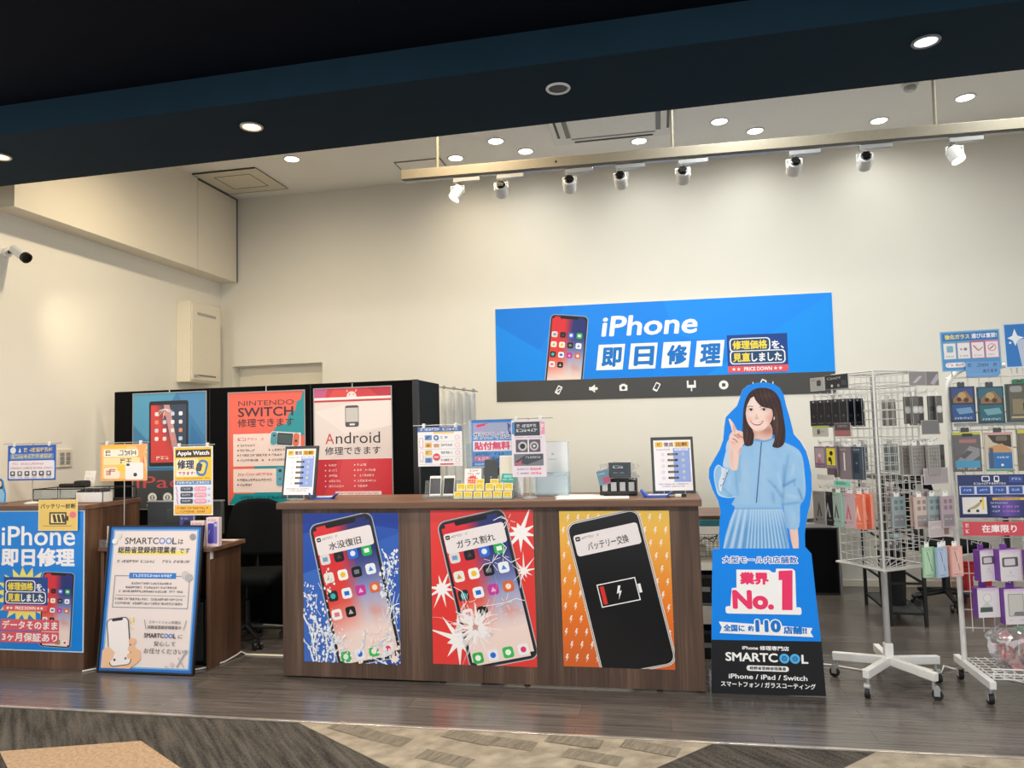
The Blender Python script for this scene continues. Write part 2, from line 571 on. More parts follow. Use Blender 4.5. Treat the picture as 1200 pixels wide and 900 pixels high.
    def small(s, x, y, w, h, col, seed=1, dense=1.0):
        """a line of print too small to read"""
        rnd = random.Random(seed)
        s.up()
        n = max(1, int(w/(h*1.02)))
        g = w/n
        for i in range(n):
            if rnd.random() > 0.96*dense+0.45*(1-dense): continue
            a = x+i*g+g*0.06; b = g*0.88
            for r in range(4):
                c = 0
                while c < 3:
                    l = rnd.choice((1, 1, 2, 3))
                    l = min(l, 3-c)
                    if rnd.random() < 0.62:
                        s.rect(a+b*c/3, y+h*r/4+h*0.03*rnd.random(), b*l/3*0.86, h*0.15, col, False)
                    c += l
            s.rect(a+b*rnd.choice((0.12, 0.3, 0.55, 0.8)), y+h*0.04, b*0.13, h*0.9, col, False)
    def bolt(s, x, y, h, col, up=True):
        k = h
        s.poly([(x+0.12*k, y), (x+0.02*k-0.12*k, y+0.55*k), (x+0.1*k, y+0.5*k), (x-0.06*k, y+k), (x+0.32*k, y+0.36*k), (x+0.14*k, y+0.42*k), (x+0.3*k, y+0.02*k)], col, up)
    def build(s, name='sheet', mat='print', parent=None):
        me = bpy.data.meshes.new(name)
        me.from_pydata(s.v, [], s.f)
        me.materials.append(M[mat])
        ca = me.color_attributes.new('Col', 'FLOAT_COLOR', 'CORNER')
        flat = []
        for c in s.c:
            for k in c:
                flat += k
        ca.data.foreach_set('color', flat)
        o = bpy.data.objects.new(name, me)
        COL.objects.link(o)
        if parent is not None:
            o.parent = parent
        return o

def mixc(a, b, t):
    t = max(0.0, min(1.0, t))
    return tuple(a[i]+(b[i]-a[i])*t for i in range(3))

def wallpaper(u, v):
    """red-to-blue swirl of a phone home screen, peach at the bottom"""
    red = (222, 48, 60); dark = (36, 48, 120); mid = (150, 160, 205); peach = (246, 222, 214); org = (235, 120, 90)
    top = mixc(red, dark, (u-0.42)/0.22)
    low = mixc((226, 70, 60), mid, (u-0.36-0.1*(v-0.5))/0.25)
    c = mixc(top, low, (v-0.22)/0.3)
    c = mixc(c, peach, (v-0.5-0.12*max(0, 0.5-u))/0.3)
    return mixc(c, org, max(0, 0.75-abs(u-0.8)*5-abs(v-0.68)*6))

ICONS = [(225, 225, 220, 120, 160, 200), (30, 30, 34, 70, 70, 74), (40, 110, 220, 235, 240, 245), (40, 180, 90, 240, 250, 245),
         (240, 238, 230, 205, 160, 60), (250, 250, 246, 245, 200, 60), (26, 28, 32, 120, 130, 140), (244, 248, 252, 70, 140, 230),
         (40, 44, 50, 60, 190, 190), (245, 248, 250, 40, 110, 220), (200, 60, 160, 240, 190, 225), (225, 110, 60, 250, 230, 215),
         (248, 246, 244, 230, 120, 140), (28, 28, 30, 190, 190, 190)]
DOCK = [(50, 185, 80, 250, 255, 250), (240, 245, 250, 40, 110, 220), (60, 195, 90, 250, 255, 250), (248, 246, 248, 230, 60, 110)]
def phone(s, x, y, w, h, ang, screen='home', body=(30, 32, 38), edge=(205, 208, 214), rows=None, notch=True, iconfrom=0.25):
    """picture of a smartphone; x, y is its top left corner before turning"""
    s.push(x, y, ang)
    s.rr(-w*0.022, -w*0.022, w*1.044, h+w*0.044, w*0.13, edge)
    s.rr(-w*0.012, -w*0.012, w*1.024, h+w*0.024, w*0.12, (96, 98, 106))
    s.rr(0, 0, w, h, w*0.11, body)
    i = w*0.035
    if screen == 'home':
        s.grad(i, i+w*0.055, w-2*i, h-2*i-w*0.11, wallpaper, 8, 16)
        s.grad(i+w*0.06, i, w-2*i-w*0.12, w*0.055, lambda a, b: wallpaper(a, 0), 6, 1)
        s.grad(i+w*0.06, h-i-w*0.055, w-2*i-w*0.12, w*0.055, lambda a, b: wallpaper(a, 1), 6, 1)
    elif screen == 'off':
        s.rr(i, i, w-2*i, h-2*i, w*0.08, (10, 11, 15))
    if notch:
        s.rr(w*0.25, i*0.4, w*0.5, w*0.075, w*0.03, (12, 12, 15))
    if screen == 'home':
        step = w*0.228; sz = w*0.16
        y0 = h*iconfrom
        k = 0
        n = rows or 4
        s.up(); L0 = s.L
        for r in range(n):
            for c in range(4):
                if k >= len(ICONS): break
                ic = ICONS[k]; k += 1
                cx, cy = w*0.135-sz/2+c*step, y0+r*h*0.13-sz/2
                if r == 3: cx += step*0.5*0+step*(1 if rows is None else 0)*0
                s.L = L0
                s.rr(cx, cy, sz, sz, sz*0.24, ic[:3], False, 3)
                s.L = L0+1
                if k % 3 == 0: s.circ(cx+sz/2, cy+sz/2, sz*0.27, ic[3:], False, 10)
                elif k % 3 == 1: s.rect(cx+sz*0.25, cy+sz*0.3, sz*0.5, sz*0.4, ic[3:], False)
                else: s.poly([(cx+sz*0.25, cy+sz*0.7), (cx+sz*0.5, cy+sz*0.25), (cx+sz*0.75, cy+sz*0.7)], ic[3:], False)
        for c, ic in enumerate(DOCK):
            cx, cy = w*0.135-sz/2+c*step, h*0.935-sz/2
            s.L = L0
            s.rr(cx, cy, sz, sz, sz*0.24, ic[:3], False, 3)
            s.L = L0+1
            s.circ(cx+sz/2, cy+sz/2, sz*0.27, ic[3:], False, 10)
    s.pop()

# ================================================================== THE ROOM
CZ = 4.02
struct(MB().box(-4.9, 4.7, 3.64, 7.5, -0.05, 0.0).build('floor', 'floor', smooth=False))
# back wall with a shallow door recess behind the partition
wb = MB()
wb.box(-4.8, -4.42, 7.2, 7.42, 0, 4.2).box(-3.40, 4.7, 7.2, 7.42, 0, 4.2).box(-4.42, -3.40, 7.2, 7.42, 2.22, 4.2)
struct(wb.build('wall_back', 'wall', smooth=False))
d = struct(MB().box(-4.42, -3.40, 7.34, 7.42, 0, 2.22).build('door_1', 'soffit', smooth=False))
MB().box(-4.28, -3.44, 7.325, 7.34, 0, 2.13).build('door_leaf', 'offwhite', d, 0.003)
MB().cyl((-3.54, 7.325, 1.0), (-3.54, 7.28, 1.0), 0.012).cyl((-3.54, 7.285, 1.0), (-3.66, 7.285, 1.0), 0.01).build('door_handle', 'lgrey', d)
struct(MB().box(-4.75, -4.55, 3.66, 7.2, 0, 4.2).build('wall_left', 'wall', smooth=False))
struct(MB().box(4.5, 4.7, 3.66, 7.2, 0, 4.2).build('wall_right_bounce', 'wall', smooth=False))  # unseen wall, added to bounce light back into the shop
struct(MB().box(-4.75, 4.7, 3.2, 7.42, CZ, CZ+0.15).build('ceiling', 'ceil', smooth=False))
sf = struct(MB().box(-4.55, -4.36, 4.38, 7.199, 3.115, CZ-0.001).build('trim_1', 'soffit', smooth=False))
sf.name = 'trim_1'
MB().box(-4.3615, -4.3585, 6.498, 6.502, 3.117, CZ-0.02).build('panel_joint', plain('joint_shadow_gap', (196, 188, 170), 0.9), sf)
MB().box(-4.3625, -4.352, 6.5, 7.198, CZ-0.014, CZ-0.003).build('shadow_gap', 'dgrey', sf)
MB().box(-4.3625, -4.352, 7.184, 7.1985, 3.115, CZ-0.01).build('corner_gap', 'grey', sf)
struct(MB().box(-3.40, 4.5, 7.185, 7.2, 0, 0.06).build('baseboard_back', 'offwhite', bevel=0.003))
struct(MB().box(-4.55, -4.538, 3.7, 7.2, 0, 0.06).build('baseboard_left', 'offwhite', bevel=0.003))
# dark bulkhead over the shop front (runs very slightly skew) and the dark concourse ceiling
bm = MB().box(-7.0, 7.0, -0.62, 0.0, 0.0, 1.3).build('trim_2', 'navy', smooth=False)
bm.location = (0, 3.665, 3.0); bm.rotation_euler = (0, 0, radians(-1.1)); struct(bm)
mc = MB().box(-7.5, 7.5, -3.5, 3.25, 3.15, 3.25).build('ceiling_concourse', 'navyc', smooth=False)
struct(mc)
# concourse carpet
struct(MB().box(-7.5, 7.5, -3.5, 3.64, -0.05, -0.004).build('floor_concourse', 'carpd', smooth=False))
def flat(name, poly, z, mat):
    b = MB(); n = len(poly)
    b.add([(x, y, z) for x, y in poly]+[(x, y, -0.003) for x, y in poly], [tuple(range(n))]+[(i, n+i, n+(i+1) % n, (i+1) % n) for i in range(n)])
    return struct(b.build(name, mat, smooth=False))
flat('floor_beige_carpet_field', [(-1.87, 3.635), (-0.58, 2.78), (0.18, 3.635)], 0.0, 'carpb')
flat('floor_beige_carpet_field', [(0.88, 3.635), (0.72, 3.47), (0.1, 2.8), (5.5, 2.8), (5.5, 3.635)], 0.0, 'carpb')
flat('floor_tan_carpet_field', [(-3.14, 3.12), (-2.75, 2.82), (-2.14, 3.07), (-2.535, 3.32)], 0.0, 'carpt')
# darker woven squares in the beige field
rnd = random.Random(4)
cm = carpet_mat('grey_beige_carpet', (104, 98, 88), (140, 131, 117), radians(20), (60, 9, 1), 220)
sq = MB(); zc = 0.0012
for (x, y, a) in [(-1.35, 3.5, .2), (-1.0, 3.32, .2), (-0.75, 3.52, .3), (-0.35, 3.42, .25), (-0.62, 3.15, .2), (-0.1, 3.55, .2), (-1.55, 3.58, .1), (-0.95, 3.56, .2), (-0.45, 3.58, .3), (-0.3, 3.25, .2), (1.3, 3.45, .2), (1.05, 3.3, .2)]:
    w_, h_ = 0.13, 0.05
    c_, s_ = cos(a-0.5), sin(a-0.5)
    sq.add([(x+u*c_-v*s_, y+u*s_+v*c_, zc) for u, v in ((-w_, -h_), (w_, -h_), (w_, h_), (-w_, h_))], [(0, 1, 2, 3)]); zc += 0.0002
struct(sq.build('floor_carpet_pattern', cm, smooth=False))
struct(MB().box(-7.0, 7.0, 3.632, 3.652, -0.004, 0.006).build('trim_3', plain('worn_aluminium_strip', (214, 204, 192), 0.25, metal=0.6, noise=0.4, scale=9), bevel=0.002))

# ================================================================== LAMPS
def spot_light(name, parent, loc, target, watts, color, angle=110, blend=0.6, size=0.05):
    l = bpy.data.lights.new(name, 'SPOT')
    l.energy = watts; l.color = color; l.spot_size = radians(angle); l.spot_blend = blend; l.shadow_soft_size = size
    o = bpy.data.objects.new(name, l); COL.objects.link(o)
    o.parent = parent
    o.location = loc
    dv = (Vector(target)-Vector(loc)).normalized()
    o.rotation_euler = dv.to_track_quat('-Z', 'Y').to_euler()
    return o
def downlight(loc, label, r=0.06, face='lampw', ring='whitem', watts=CEIL_W, color=CEIL_COLOR, group='round ceiling downlights over the shop', angle=165, tilt=(0, 0.1, -1)):
    t = thing('recessed_downlight', label, 'downlight', loc, 0, group)
    # ring hangs a few millimetres under the ceiling surface
    MB().lathe([(r, 0.0), (r*1.25, 0.0), (r*1.28, -0.004), (r*1.2, -0.009), (r*1.02, -0.007), (r*0.98, 0.0)], 28).build('trim_ring', ring, t)
    MB().lathe([(r*0.98, -0.001), (r*0.96, -0.004), (r*0.5, -0.005), (0.002, -0.005)], 28).build('lamp_face', face, t)
    if watts:
        spot_light('bulb', t, (0, 0, -0.03), tilt, watts, color, angle, 1.0, r)
    return t
CEILP = [(-3.236, 6.263, 'downlight nearest the ceiling grille at far left'), (-1.775, 6.64, 'downlight above the left end of the hanging track, beside the hatch'),
         (-1.324, 6.336, 'larger nearer downlight just left of the ceiling air conditioner'), (-1.111, 6.644, 'small far downlight just left of the ceiling air conditioner'),
         (-0.082, 6.669, 'downlight just behind the ceiling air conditioner'), (0.593, 6.409, 'left one of the pair of downlights right of the air conditioner'),
         (0.918, 6.70, 'right one of the pair of downlights right of the air conditioner'), (1.937, 6.746, 'downlight below the round smoke sensor near the right'),
         (2.496, 6.435, 'rightmost bright downlight beyond the last hanging rod')]
for x, y, l in CEILP:
    downlight((x, y, CZ), 'lit round '+l, 0.062, color=CEIL_WARM if x < -1.2 else CEIL_COLOR)
# unseen front row behind the bulkhead, added to brighten the counters
for x in (-3.3, -1.3, 0.6, 2.5):
    downlight((x, 4.75, CZ), watts=FRONT_FILL_W, label='added unseen ceiling downlight in a front row above the counters, behind the dark bulkhead', r=0.075, group='added front row of downlights behind the bulkhead', color=CEIL_WARM if x < -1.2 else CEIL_COLOR)
BULKP = [(-1.932, 3.324, 'lampo', 'warm lit round downlight in the dark bulkhead, left of the hanging track', BULK_W, 'lgrey'),
         (-3.417, 3.337, 'lampo', 'warm lit round downlight at the far left edge of the dark bulkhead', BULK_W, 'lgrey'),
         (-0.393, 3.291, 'dgrey', 'unlit round downlight with pale ring in the middle of the dark bulkhead', 0, 'whitem'),
         (1.129, 3.25, 'lampd', 'dimly lit round downlight with grey ring at right of the dark bulkhead', BULK_W*0.5, 'grey')]
for x, y, fc, l, w_, rg in BULKP:
    downlight((x, y, 3.0), l, 0.044, fc, rg, w_, BULK_COLOR, 'downlights in the dark bulkhead', 130, (0, 0.25, -1))
# unseen lamps added in the concourse ceiling to light the shop front
for x in (-3.6, -1.6, 0.4, 2.4):
    downlight((x, 1.2, 3.15), 'added unseen round downlight in the dark concourse ceiling, nearer than the bulkhead', 0.08, 'lampw', 'lgrey', MALL_FILL_W, MALL_FILL_COLOR, 'added concourse ceiling downlights', 150, (0, 0.55, -1))

# hanging lighting track with spotlights
TY, TZ = 5.2, 3.29
tr = thing('lighting_track', 'long cream metal lighting bar hanging on rods below the ceiling', 'lighting track', (0.3, TY, TZ))
tr.rotation_euler = (0, radians(0.72), 0)
MB().box(-2.105, 3.0, -0.03, 0.03, 0.012, 0.085).build('bar', 'trackm', tr, 0.004)
MB().box(-2.09, 2.99, -0.018, 0.018, 0.0, 0.012).build('rail_slot', 'lgrey', tr)
MB().cyl((-0.95, -0.031, 0.05), (-0.95, -0.027, 0.05), 0.008).build('bolt_hole', 'black', tr)
for x in (-1.83, -0.14, 1.53):
    MB().cyl((x, 0, 0.085), (x+0.0, 0, CZ-TZ-0.004), 0.011, n=12).lathe([(0.03, CZ-TZ-0.02), (0.028, CZ-TZ-0.012), (0.012, CZ-TZ-0.03)], 16, (x, 0, 0)).build('hanging_rod', 'trackm', tr)
TRKP = [(-1.381, 'first spotlight at the left end of the hanging track, lens turned down left', (-2.1, 6.9, 1.1), True),
        (-1.056, 'second spotlight from the left on the hanging track, black lens facing out', (-1.3, 7.2, 2.2), False),
        (-0.561, 'third spotlight from the left on the hanging track, right of the bolt hole', (-0.7, 7.2, 2.2), False),
        (-0.201, 'fourth spotlight from the left on the hanging track', (-0.1, 7.2, 2.2), False),
        (0.224, 'fifth spotlight on the hanging track, just right of the middle rod', (0.3, 7.2, 2.2), False),
        (0.951, 'sixth spotlight on the hanging track, third from the right', (0.9, 7.2, 2.2), False),
        (1.394, 'seventh spotlight on the hanging track, second from the right', (1.5, 7.2, 2.2), False),
        (1.934, 'bright eighth spotlight at the right end of the hanging track', (2.0, 6.2, 0.2), True)]
for i, (x, lab, tgt, lit) in enumerate(TRKP):
    z = TZ+(0.3-x)*math.tan(radians(0.72))
    t = thing('track_spotlight', 'white '+lab, 'spotlight', (x, TY, z), 0, 'spotlights on the hanging track')
    MB().box(-0.03, 0.17, -0.017, 0.017, -0.036, -0.002).build('adapter_box', 'lgrey', t, 0.003)
    MB().cyl((0, 0, -0.036), (0, 0, -0.06), 0.009, n=12).box(-0.05, 0.05, -0.006, 0.006, -0.066, -0.058).box(-0.052, -0.046, -0.008, 0.008, -0.115, -0.06).box(0.046, 0.052, -0.008, 0.008, -0.115, -0.06).build('yoke', 'whitem', t)
    c = Vector((0, 0, -0.11))
    dv = (Vector(tgt)-Vector((x, TY, z-0.11))).normalized()
    q = dv.to_track_quat('-Z', 'Y')
    if lit:
        q = Vector((-0.45 if i == 0 else 0.25, -0.25, -0.8)).normalized().to_track_quat('-Z', 'Y')
    hd = MB().lathe([(0.02, 0.042), (0.036, 0.044), (0.043, 0.036), (0.046, 0.0), (0.046, -0.05), (0.042, -0.054), (0.039, -0.045)], 24).build('lamp_head', 'whitem', t)
    hd.location = c; hd.rotation_euler = q.to_euler()
    MB().lathe([(0.038, -0.046), (0.02, -0.044), (0.003, -0.043)], 24).build('lens', 'lampw' if lit else 'lampd', hd)
    # ribbed black heat sink at the back of the head, what the photo shows as the dark face
    hs = MB()
    hs.lathe([(0.034, 0.043), (0.034, 0.05), (0.03, 0.053), (0.004, 0.054)], 24)
    for k in range(-2, 3):
        hs.box(-0.026+abs(k)*0.004, 0.026-abs(k)*0.004, k*0.011-0.002, k*0.011+0.002, 0.05, 0.064)
    hs.build('heat_sink', 'black', hd)
    spot_light('bulb', t, tuple(c+dv*0.07), tuple(c+dv), TRACK_W, TRACK_COLOR, 105, 1.0, 0.05)

# spotlight reaching in from the left wall
t = thing('wall_spotlight', 'white cylinder spotlight with black rim at the left edge, by the wall', 'spotlight', (-4.47, 4.52, 2.83), 0)
t.location = (-4.5, 4.5, 2.83)
MB().lathe([(0.035, -0.049), (0.035, -0.02), (0.01, -0.018)], 20, axis='x').build('wall_plate', 'whitem', t)
MB().cyl((-0.02, 0, 0), (0.02, -0.0, 0.0), 0.012).build('arm', 'dgrey', t)
hd = MB().lathe([(0.02, 0.075), (0.034, 0.07), (0.036, 0.06), (0.036, -0.055)], 24).build('lamp_head', 'whitem', t)
hd.location = (0.075, -0.0, -0.015); hd.rotation_euler = Vector((0.75, -0.1, -0.5)).to_track_quat('-Z', 'Y').to_euler()
MB().lathe([(0.036, -0.055), (0.038, -0.056), (0.038, -0.083), (0.03, -0.083), (0.027, -0.07), (0.003, -0.068)], 24).build('black_rim', 'black', hd)
spot_light('bulb', t, (0.2, -0.02, -0.1), (0.6, 1.4, -1.0), WALLSPOT_W*0.4, CEIL_WARM, 95, 0.9, 0.035)

# ceiling air conditioner
t = thing('ceiling_air_conditioner', 'white square cassette air conditioner set in the ceiling behind the bulkhead', 'air conditioner', (-0.3, 6.02, CZ))
MB().box(-0.52, 0.52, -0.52, 0.52, -0.025, -0.001).build('panel', 'white', t, 0.006)
MB().box(-0.36, 0.36, -0.36, 0.36, -0.036, -0.025).build('intake_grille', 'white', t, 0.004)
g = MB()
for a in range(4):
    q = Matrix.Rotation(a*pi/2, 3, 'Z')
    g2 = MB().box(-0.36, 0.36, 0.365, 0.405, -0.029, -0.0255)
    g.add([q @ Vector(v) for v in g2.v], g2.f)
g.build('slot_surround', 'grey', t)
for a in range(4):
    q = Matrix.Rotation(a*pi/2, 3, 'Z')
    g2 = MB().box(-0.34, 0.34, 0.455, 0.475, -0.031, -0.0255)
    b = MB(); b.add([q @ Vector(v) for v in g2.v], g2.f)
    b.build('louvre_vane', 'dgrey', t)
# ceiling grille panel and hatch
t = thing('ceiling_vent', 'square cream ceiling vent panel in the far left corner', 'vent', (-4.0, 6.69, CZ))
MB().box(-0.335, 0.335, -0.32, 0.32, -0.006, -0.001).build('panel', 'offwhite', t, 0.002)
fr = MB()
for a, b_ in ((0.335, 0.33), (0.19, 0.185)):
    for s_ in (-1, 1):
        fr.box(-a, a, s_*a*0.94-0.003, s_*a*0.94+0.003, -0.009, -0.004).box(s_*a-0.003, s_*a+0.003, -a*0.94, a*0.94, -0.009, -0.004)
fr.build('frame_lines', 'grey', t)
MB().box(-0.33, 0.33, -0.327, -0.318, -0.014, -0.001).build('shadow_gap', 'dgrey', t)
t = thing('ceiling_hatch', 'square flush access hatch in the ceiling above the track end', 'hatch', (-2.14, 6.79, CZ))
MB().box(-0.22, 0.22, -0.19, 0.19, -0.005, -0.001).build('panel', 'ceil', t)
fr = MB()
for s_ in (-1, 1):
    fr.box(-0.225, 0.225, s_*0.19-0.005, s_*0.19+0.005, -0.008, -0.001).box(s_*0.222-0.005, s_*0.222+0.005, -0.19, 0.19, -0.008, -0.001)
fr.build('frame', 'grey', t)
t = thing('smoke_sensor', 'small white round sensor on the ceiling near the right hanging rod', 'sensor', (1.98, 6.08, CZ))
MB().lathe([(0.06, -0.001), (0.06, -0.012), (0.05, -0.018)], 24).build('base_ring', 'white', t)
MB().lathe([(0.045, -0.018), (0.045, -0.036), (0.03, -0.05), (0.004, -0.052)], 24).build('dome', 'lgrey', t)

# electrical box on the left wall
t = thing('electrical_cabinet', 'cream metal electrical cabinet on the left wall near the corner', 'cabinet', (-4.55, 6.69, 2.015))
MB().box(0.001, 0.15, -0.25, 0.25, 0, 0.785).build('body', 'offwhite', t, 0.004)
dd = MB().box(0.15, 0.162, -0.235, 0.235, 0.02, 0.765).build('door', 'offwhite', t, 0.003)
MB().box(0.162, 0.166, -0.15, 0.15, 0.66, 0.685).build('louvre', 'lgrey', dd)
MB().box(0.162, 0.166, -0.15, 0.15, 0.06, 0.075).build('louvre', 'grey', dd)
MB().lathe([(0.014, 0.162), (0.014, 0.172), (0.004, 0.173)], 16, (0, -0.19, 0.06), axis='x').box(0.172, 0.176, -0.21, -0.13, 0.055, 0.065).build('latch', 'lgrey', dd)
t = thing('wall_switch_plate', 'cream switch plate on the left wall beside the blue sign', 'switch', (-4.55, 5.06, 1.27))
MB().box(0.001, 0.011, -0.075, 0.075, 0, 0.14).build('plate', 'offwhite', t, 0.003)
for y in (-0.03, 0.03):
    for k in range(3):
        MB().box(0.011, 0.016, y-0.02, y+0.02, 0.025+k*0.032, 0.05+k*0.032).build('switch_key', 'lgrey', t, 0.001)

# ================================================================== WALL BANNER
def price_badge(s, x, y, w, h):
    s.rect(x, y, w, h*0.82, (24, 70, 150))
    s.rr(x+w*0.04, y+h*0.09, w*0.68, h*0.36, h*0.09, (250, 250, 250))
    s.rr(x+w*0.06, y+h*0.115, w*0.64, h*0.31, h*0.08, (40, 74, 120))
    s.rr(x+w*0.04, y+h*0.42, w*0.92, h*0.36, h*0.09, (250, 250, 250))
    s.rr(x+w*0.06, y+h*0.445, w*0.88, h*0.31, h*0.08, (40, 74, 120))
    s.text('修理価格', x+w*0.09, y+h*0.15, w*0.58, h*0.24, (252, 226, 70), 0.035)
    s.text('を、', x+w*0.74, y+h*0.18, w*0.2, h*0.22, (255, 255, 255), 0.03)
    s.text('見直', x+w*0.09, y+h*0.48, w*0.29, h*0.24, (252, 226, 70), 0.035)
    s.text('しました', x+w*0.40, y+h*0.49, w*0.5, h*0.23, (255, 255, 255), 0.035)
    s.rect(x, y+h*0.82, w, h*0.18, (236, 92, 100))
    s.text('PRICE DOWN', x+w*0.27, y+h*0.86, w*0.46, h*0.10, (255, 255, 255), 0.03)
    for k in (0.1, 0.18, 0.79, 0.87):
        s.star(x+w*k, y+h*0.91, h*0.022, h*0.055, 5, (255, 255, 255), -pi/2)
s = Sheet(3.135, 0.918, 100, 29.3, 0.004, (0, 138, 248))
s.poly([(0, 0), (22, 0), (8, 23), (0, 23)], (0, 130, 240))
s.poly([(0, 5), (18, 16), (17, 23), (0, 23)], (0, 144, 252), False)
s.poly([(52, 0), (100, 0), (75, 17), (55, 10)], (0, 146, 255))
s.poly([(100, 0), (100, 23), (64, 23)], (0, 152, 255))
s.rect(0, 23.0, 100, 6.3, (74, 74, 74))
phone(s, 17.9, 2.6, 11.3, 24, -6.5, rows=4)
s.rect(0, 23.0, 36, 6.3, (74, 74, 74))
s.text('iPhone', 33.0, 3.9, 28.6, 6.3, (255, 255, 255), 0.022, 0.14)
for k, ch in enumerate('即日修理'):
    x = 31.3+k*9.75
    s.poly([(x+1.0, 12.6), (x+9.0, 12.6), (x+8.0, 20.4), (x, 20.4)], (255, 255, 255))
    s.text(ch, x+1.5, 13.5, 6.0, 6.0, (0, 120, 210), 0.045, 0.1)
price_badge(s, 70.2, 11.3, 17.0, 11.2)
wh = (250, 250, 250); gy = (74, 74, 74)
def mini_phone(x, y, sc, ang, crack=True):
    s.push(x, y, ang, sc)
    s.rr(-0.8, -1.4, 1.6, 2.8, 0.25, wh); s.rect(-0.5, -1.0, 1.0, 1.8, gy)
    if crack: s.poly([(-0.5, 0.5), (0.3, -0.9), (0.45, -0.6), (-0.2, 0.8)], wh)
    s.pop()
mini_phone(19.6, 26.1, 0.95, -28)
s.poly([(29, 25.5), (29.8, 25.5), (30.8, 24.7), (30.8, 27.3), (29.8, 26.5), (29, 26.5)], wh); s.circ(31.2, 26, 0.45, wh)
s.rr(38.2, 25.1, 2.4, 1.8, 0.25, wh); s.rect(38.8, 24.8, 1.2, 0.5, wh); s.circ(39.4, 26, 0.55, gy)
mini_phone(49.3, 26.0, 0.95, -28, False)
s.rect(58.2, 24.4, 0.5, 1.6, wh); s.rect(60.3, 24.4, 0.5, 1.6, wh); s.rect(58.2, 25.7, 2.6, 0.9, wh); s.rect(59.3, 26.5, 0.4, 1.1, wh)
s.circ(68.8, 26, 1.35, wh); s.rr(68.3, 25.5, 1.0, 1.0, 0.2, gy)
mini_phone(79.8, 26.0, 0.95, -28, False)
for k in (-1, 1):
    s.rect(79.8+k*2.8, 25.4, 0.25, 1.2, wh)
b = s.build('wall_banner', 'print')
b.location = (0.006, 7.193, 1.733)
b.rotation_euler = (0, radians(0.5), 0)
tag(b, 'wide blue iPhone repair banner with grey icon strip on the back wall', 'banner')

# ================================================================== PARTITION
t = thing('display_partition', 'tall black felt partition screen behind the left desk', 'partition', (-3.06, 5.38, 0))
MB().box(-1.29, 1.29, -0.02, 0.02, 0.0, 1.86).build('front_panel', 'felt', t, 0.004)
for x in (-0.43, 0.43):
    MB().box(x-0.003, x+0.003, -0.0215, -0.019, 0.02, 1.85).build('panel_joint', 'black', t)
MB().box(1.25, 1.29, 0.02, 0.55, 0.0, 1.86).build('return_panel', 'feltg', t, 0.004)
MB().box(1.25, 1.2905, -0.0205, 0.022, 0.0, 1.862).build('corner_post', 'black', t)
# white curtain behind the partition end
t = thing('white_curtain', 'white hanging curtain between the black partition and the back wall', 'curtain', (-1.77, 5.98, 0))
def cfn(u, v):
    x = u*0.24
    return (x, 0.022*sin(u*26)*(0.5+0.5*v)+0.2*u, 0.12+v*(1.70-0.025*abs(sin(u*13)))-0.03*u*v)
MB().grid(cfn, 40, 10).build('curtain_cloth', 'curtain', t, thick=0.003)
MB().cyl((-0.02, 0, 1.84), (0.26, 0.215, 1.80), 0.006, n=10).build('curtain_wire', 'lgrey', t)
for k in range(4):
    MB().lathe([(0.012, -0.004), (0.016, 0), (0.012, 0.004), (0.009, 0)], 14, (0.02+k*0.07, 0.02+k*0.057, 1.836-k*0.009), axis='y').build('curtain_ring', 'lgrey', t)

# ================================================================== COUNTERS AND DESK
CT = 1.055
def counter_unit(x0, x1, label, name='counter_cabinet'):
    t = thing(name, label, 'counter', ((x0+x1)/2, 4.29, 0), 0, None)
    h = (x1-x0)/2-0.001
    MB().box(-h, h, 0.0, 0.02, 0.012, CT-0.041).build('front_panel', 'wood', t, 0.001)
    for sx in (-1, 1):
        a, b = (-h, -h+0.02) if sx < 0 else (h-0.02, h)
        MB().box(a, b, 0.0205, 0.47, 0.0, CT-0.041).build('side_panel', 'wood', t, 0.001)
    MB().box(-h+0.021, h-0.021, 0.05, 0.46, 0.35, 0.37).build('shelf', 'wood', t)
    for sx in (-0.6, 0.6):
        MB().lathe([(0.018, 0.0), (0.018, 0.006), (0.008, 0.008), (0.008, 0.012)], 14, (sx*h, 0.03, 0.0)).build('levelling_foot', 'black', t)
    return t
counter_unit(-2.302, -1.05, 'left half of the brown wooden reception counter, water and glass posters on it')
counter_unit(-1.05, 0.193, 'right half of the brown wooden reception counter, low battery poster on it')
t = thing('counter_worktop', 'long brown wooden worktop across the reception counter', 'worktop', (-1.055, 4.52, CT-0.04))
MB().box(-1.262, 1.262, -0.275, 0.26, 0, 0.04).build('top_slab', 'woodh', t, 0.003)
MB().box(-1.264, -1.2615, -0.27, 0.255, 0.003, 0.037).box(1.2615, 1.264, -0.27, 0.255, 0.003, 0.037).build('edge_band', 'woodh', t)

t = thing('side_counter', 'brown wooden counter at the left edge carrying the big blue poster', 'counter', (-4.105, 4.27, 0))
MB().box(-0.43, 0.43, 0, 0.018, 0.0, 1.02).build('front_panel', 'woodw', t, 0.001)
MB().box(0.41, 0.43, 0.019, 0.52, 0.0, 1.02).build('side_panel', 'woodw', t, 0.001)
MB().box(-0.43, -0.41, 0.019, 0.52, 0.0, 1.02).build('side_panel', 'woodw', t, 0.001)
MB().box(-0.435, 0.436, -0.012, 0.53, 1.02, 1.05).build('top_slab', 'woodh', t, 0.002)

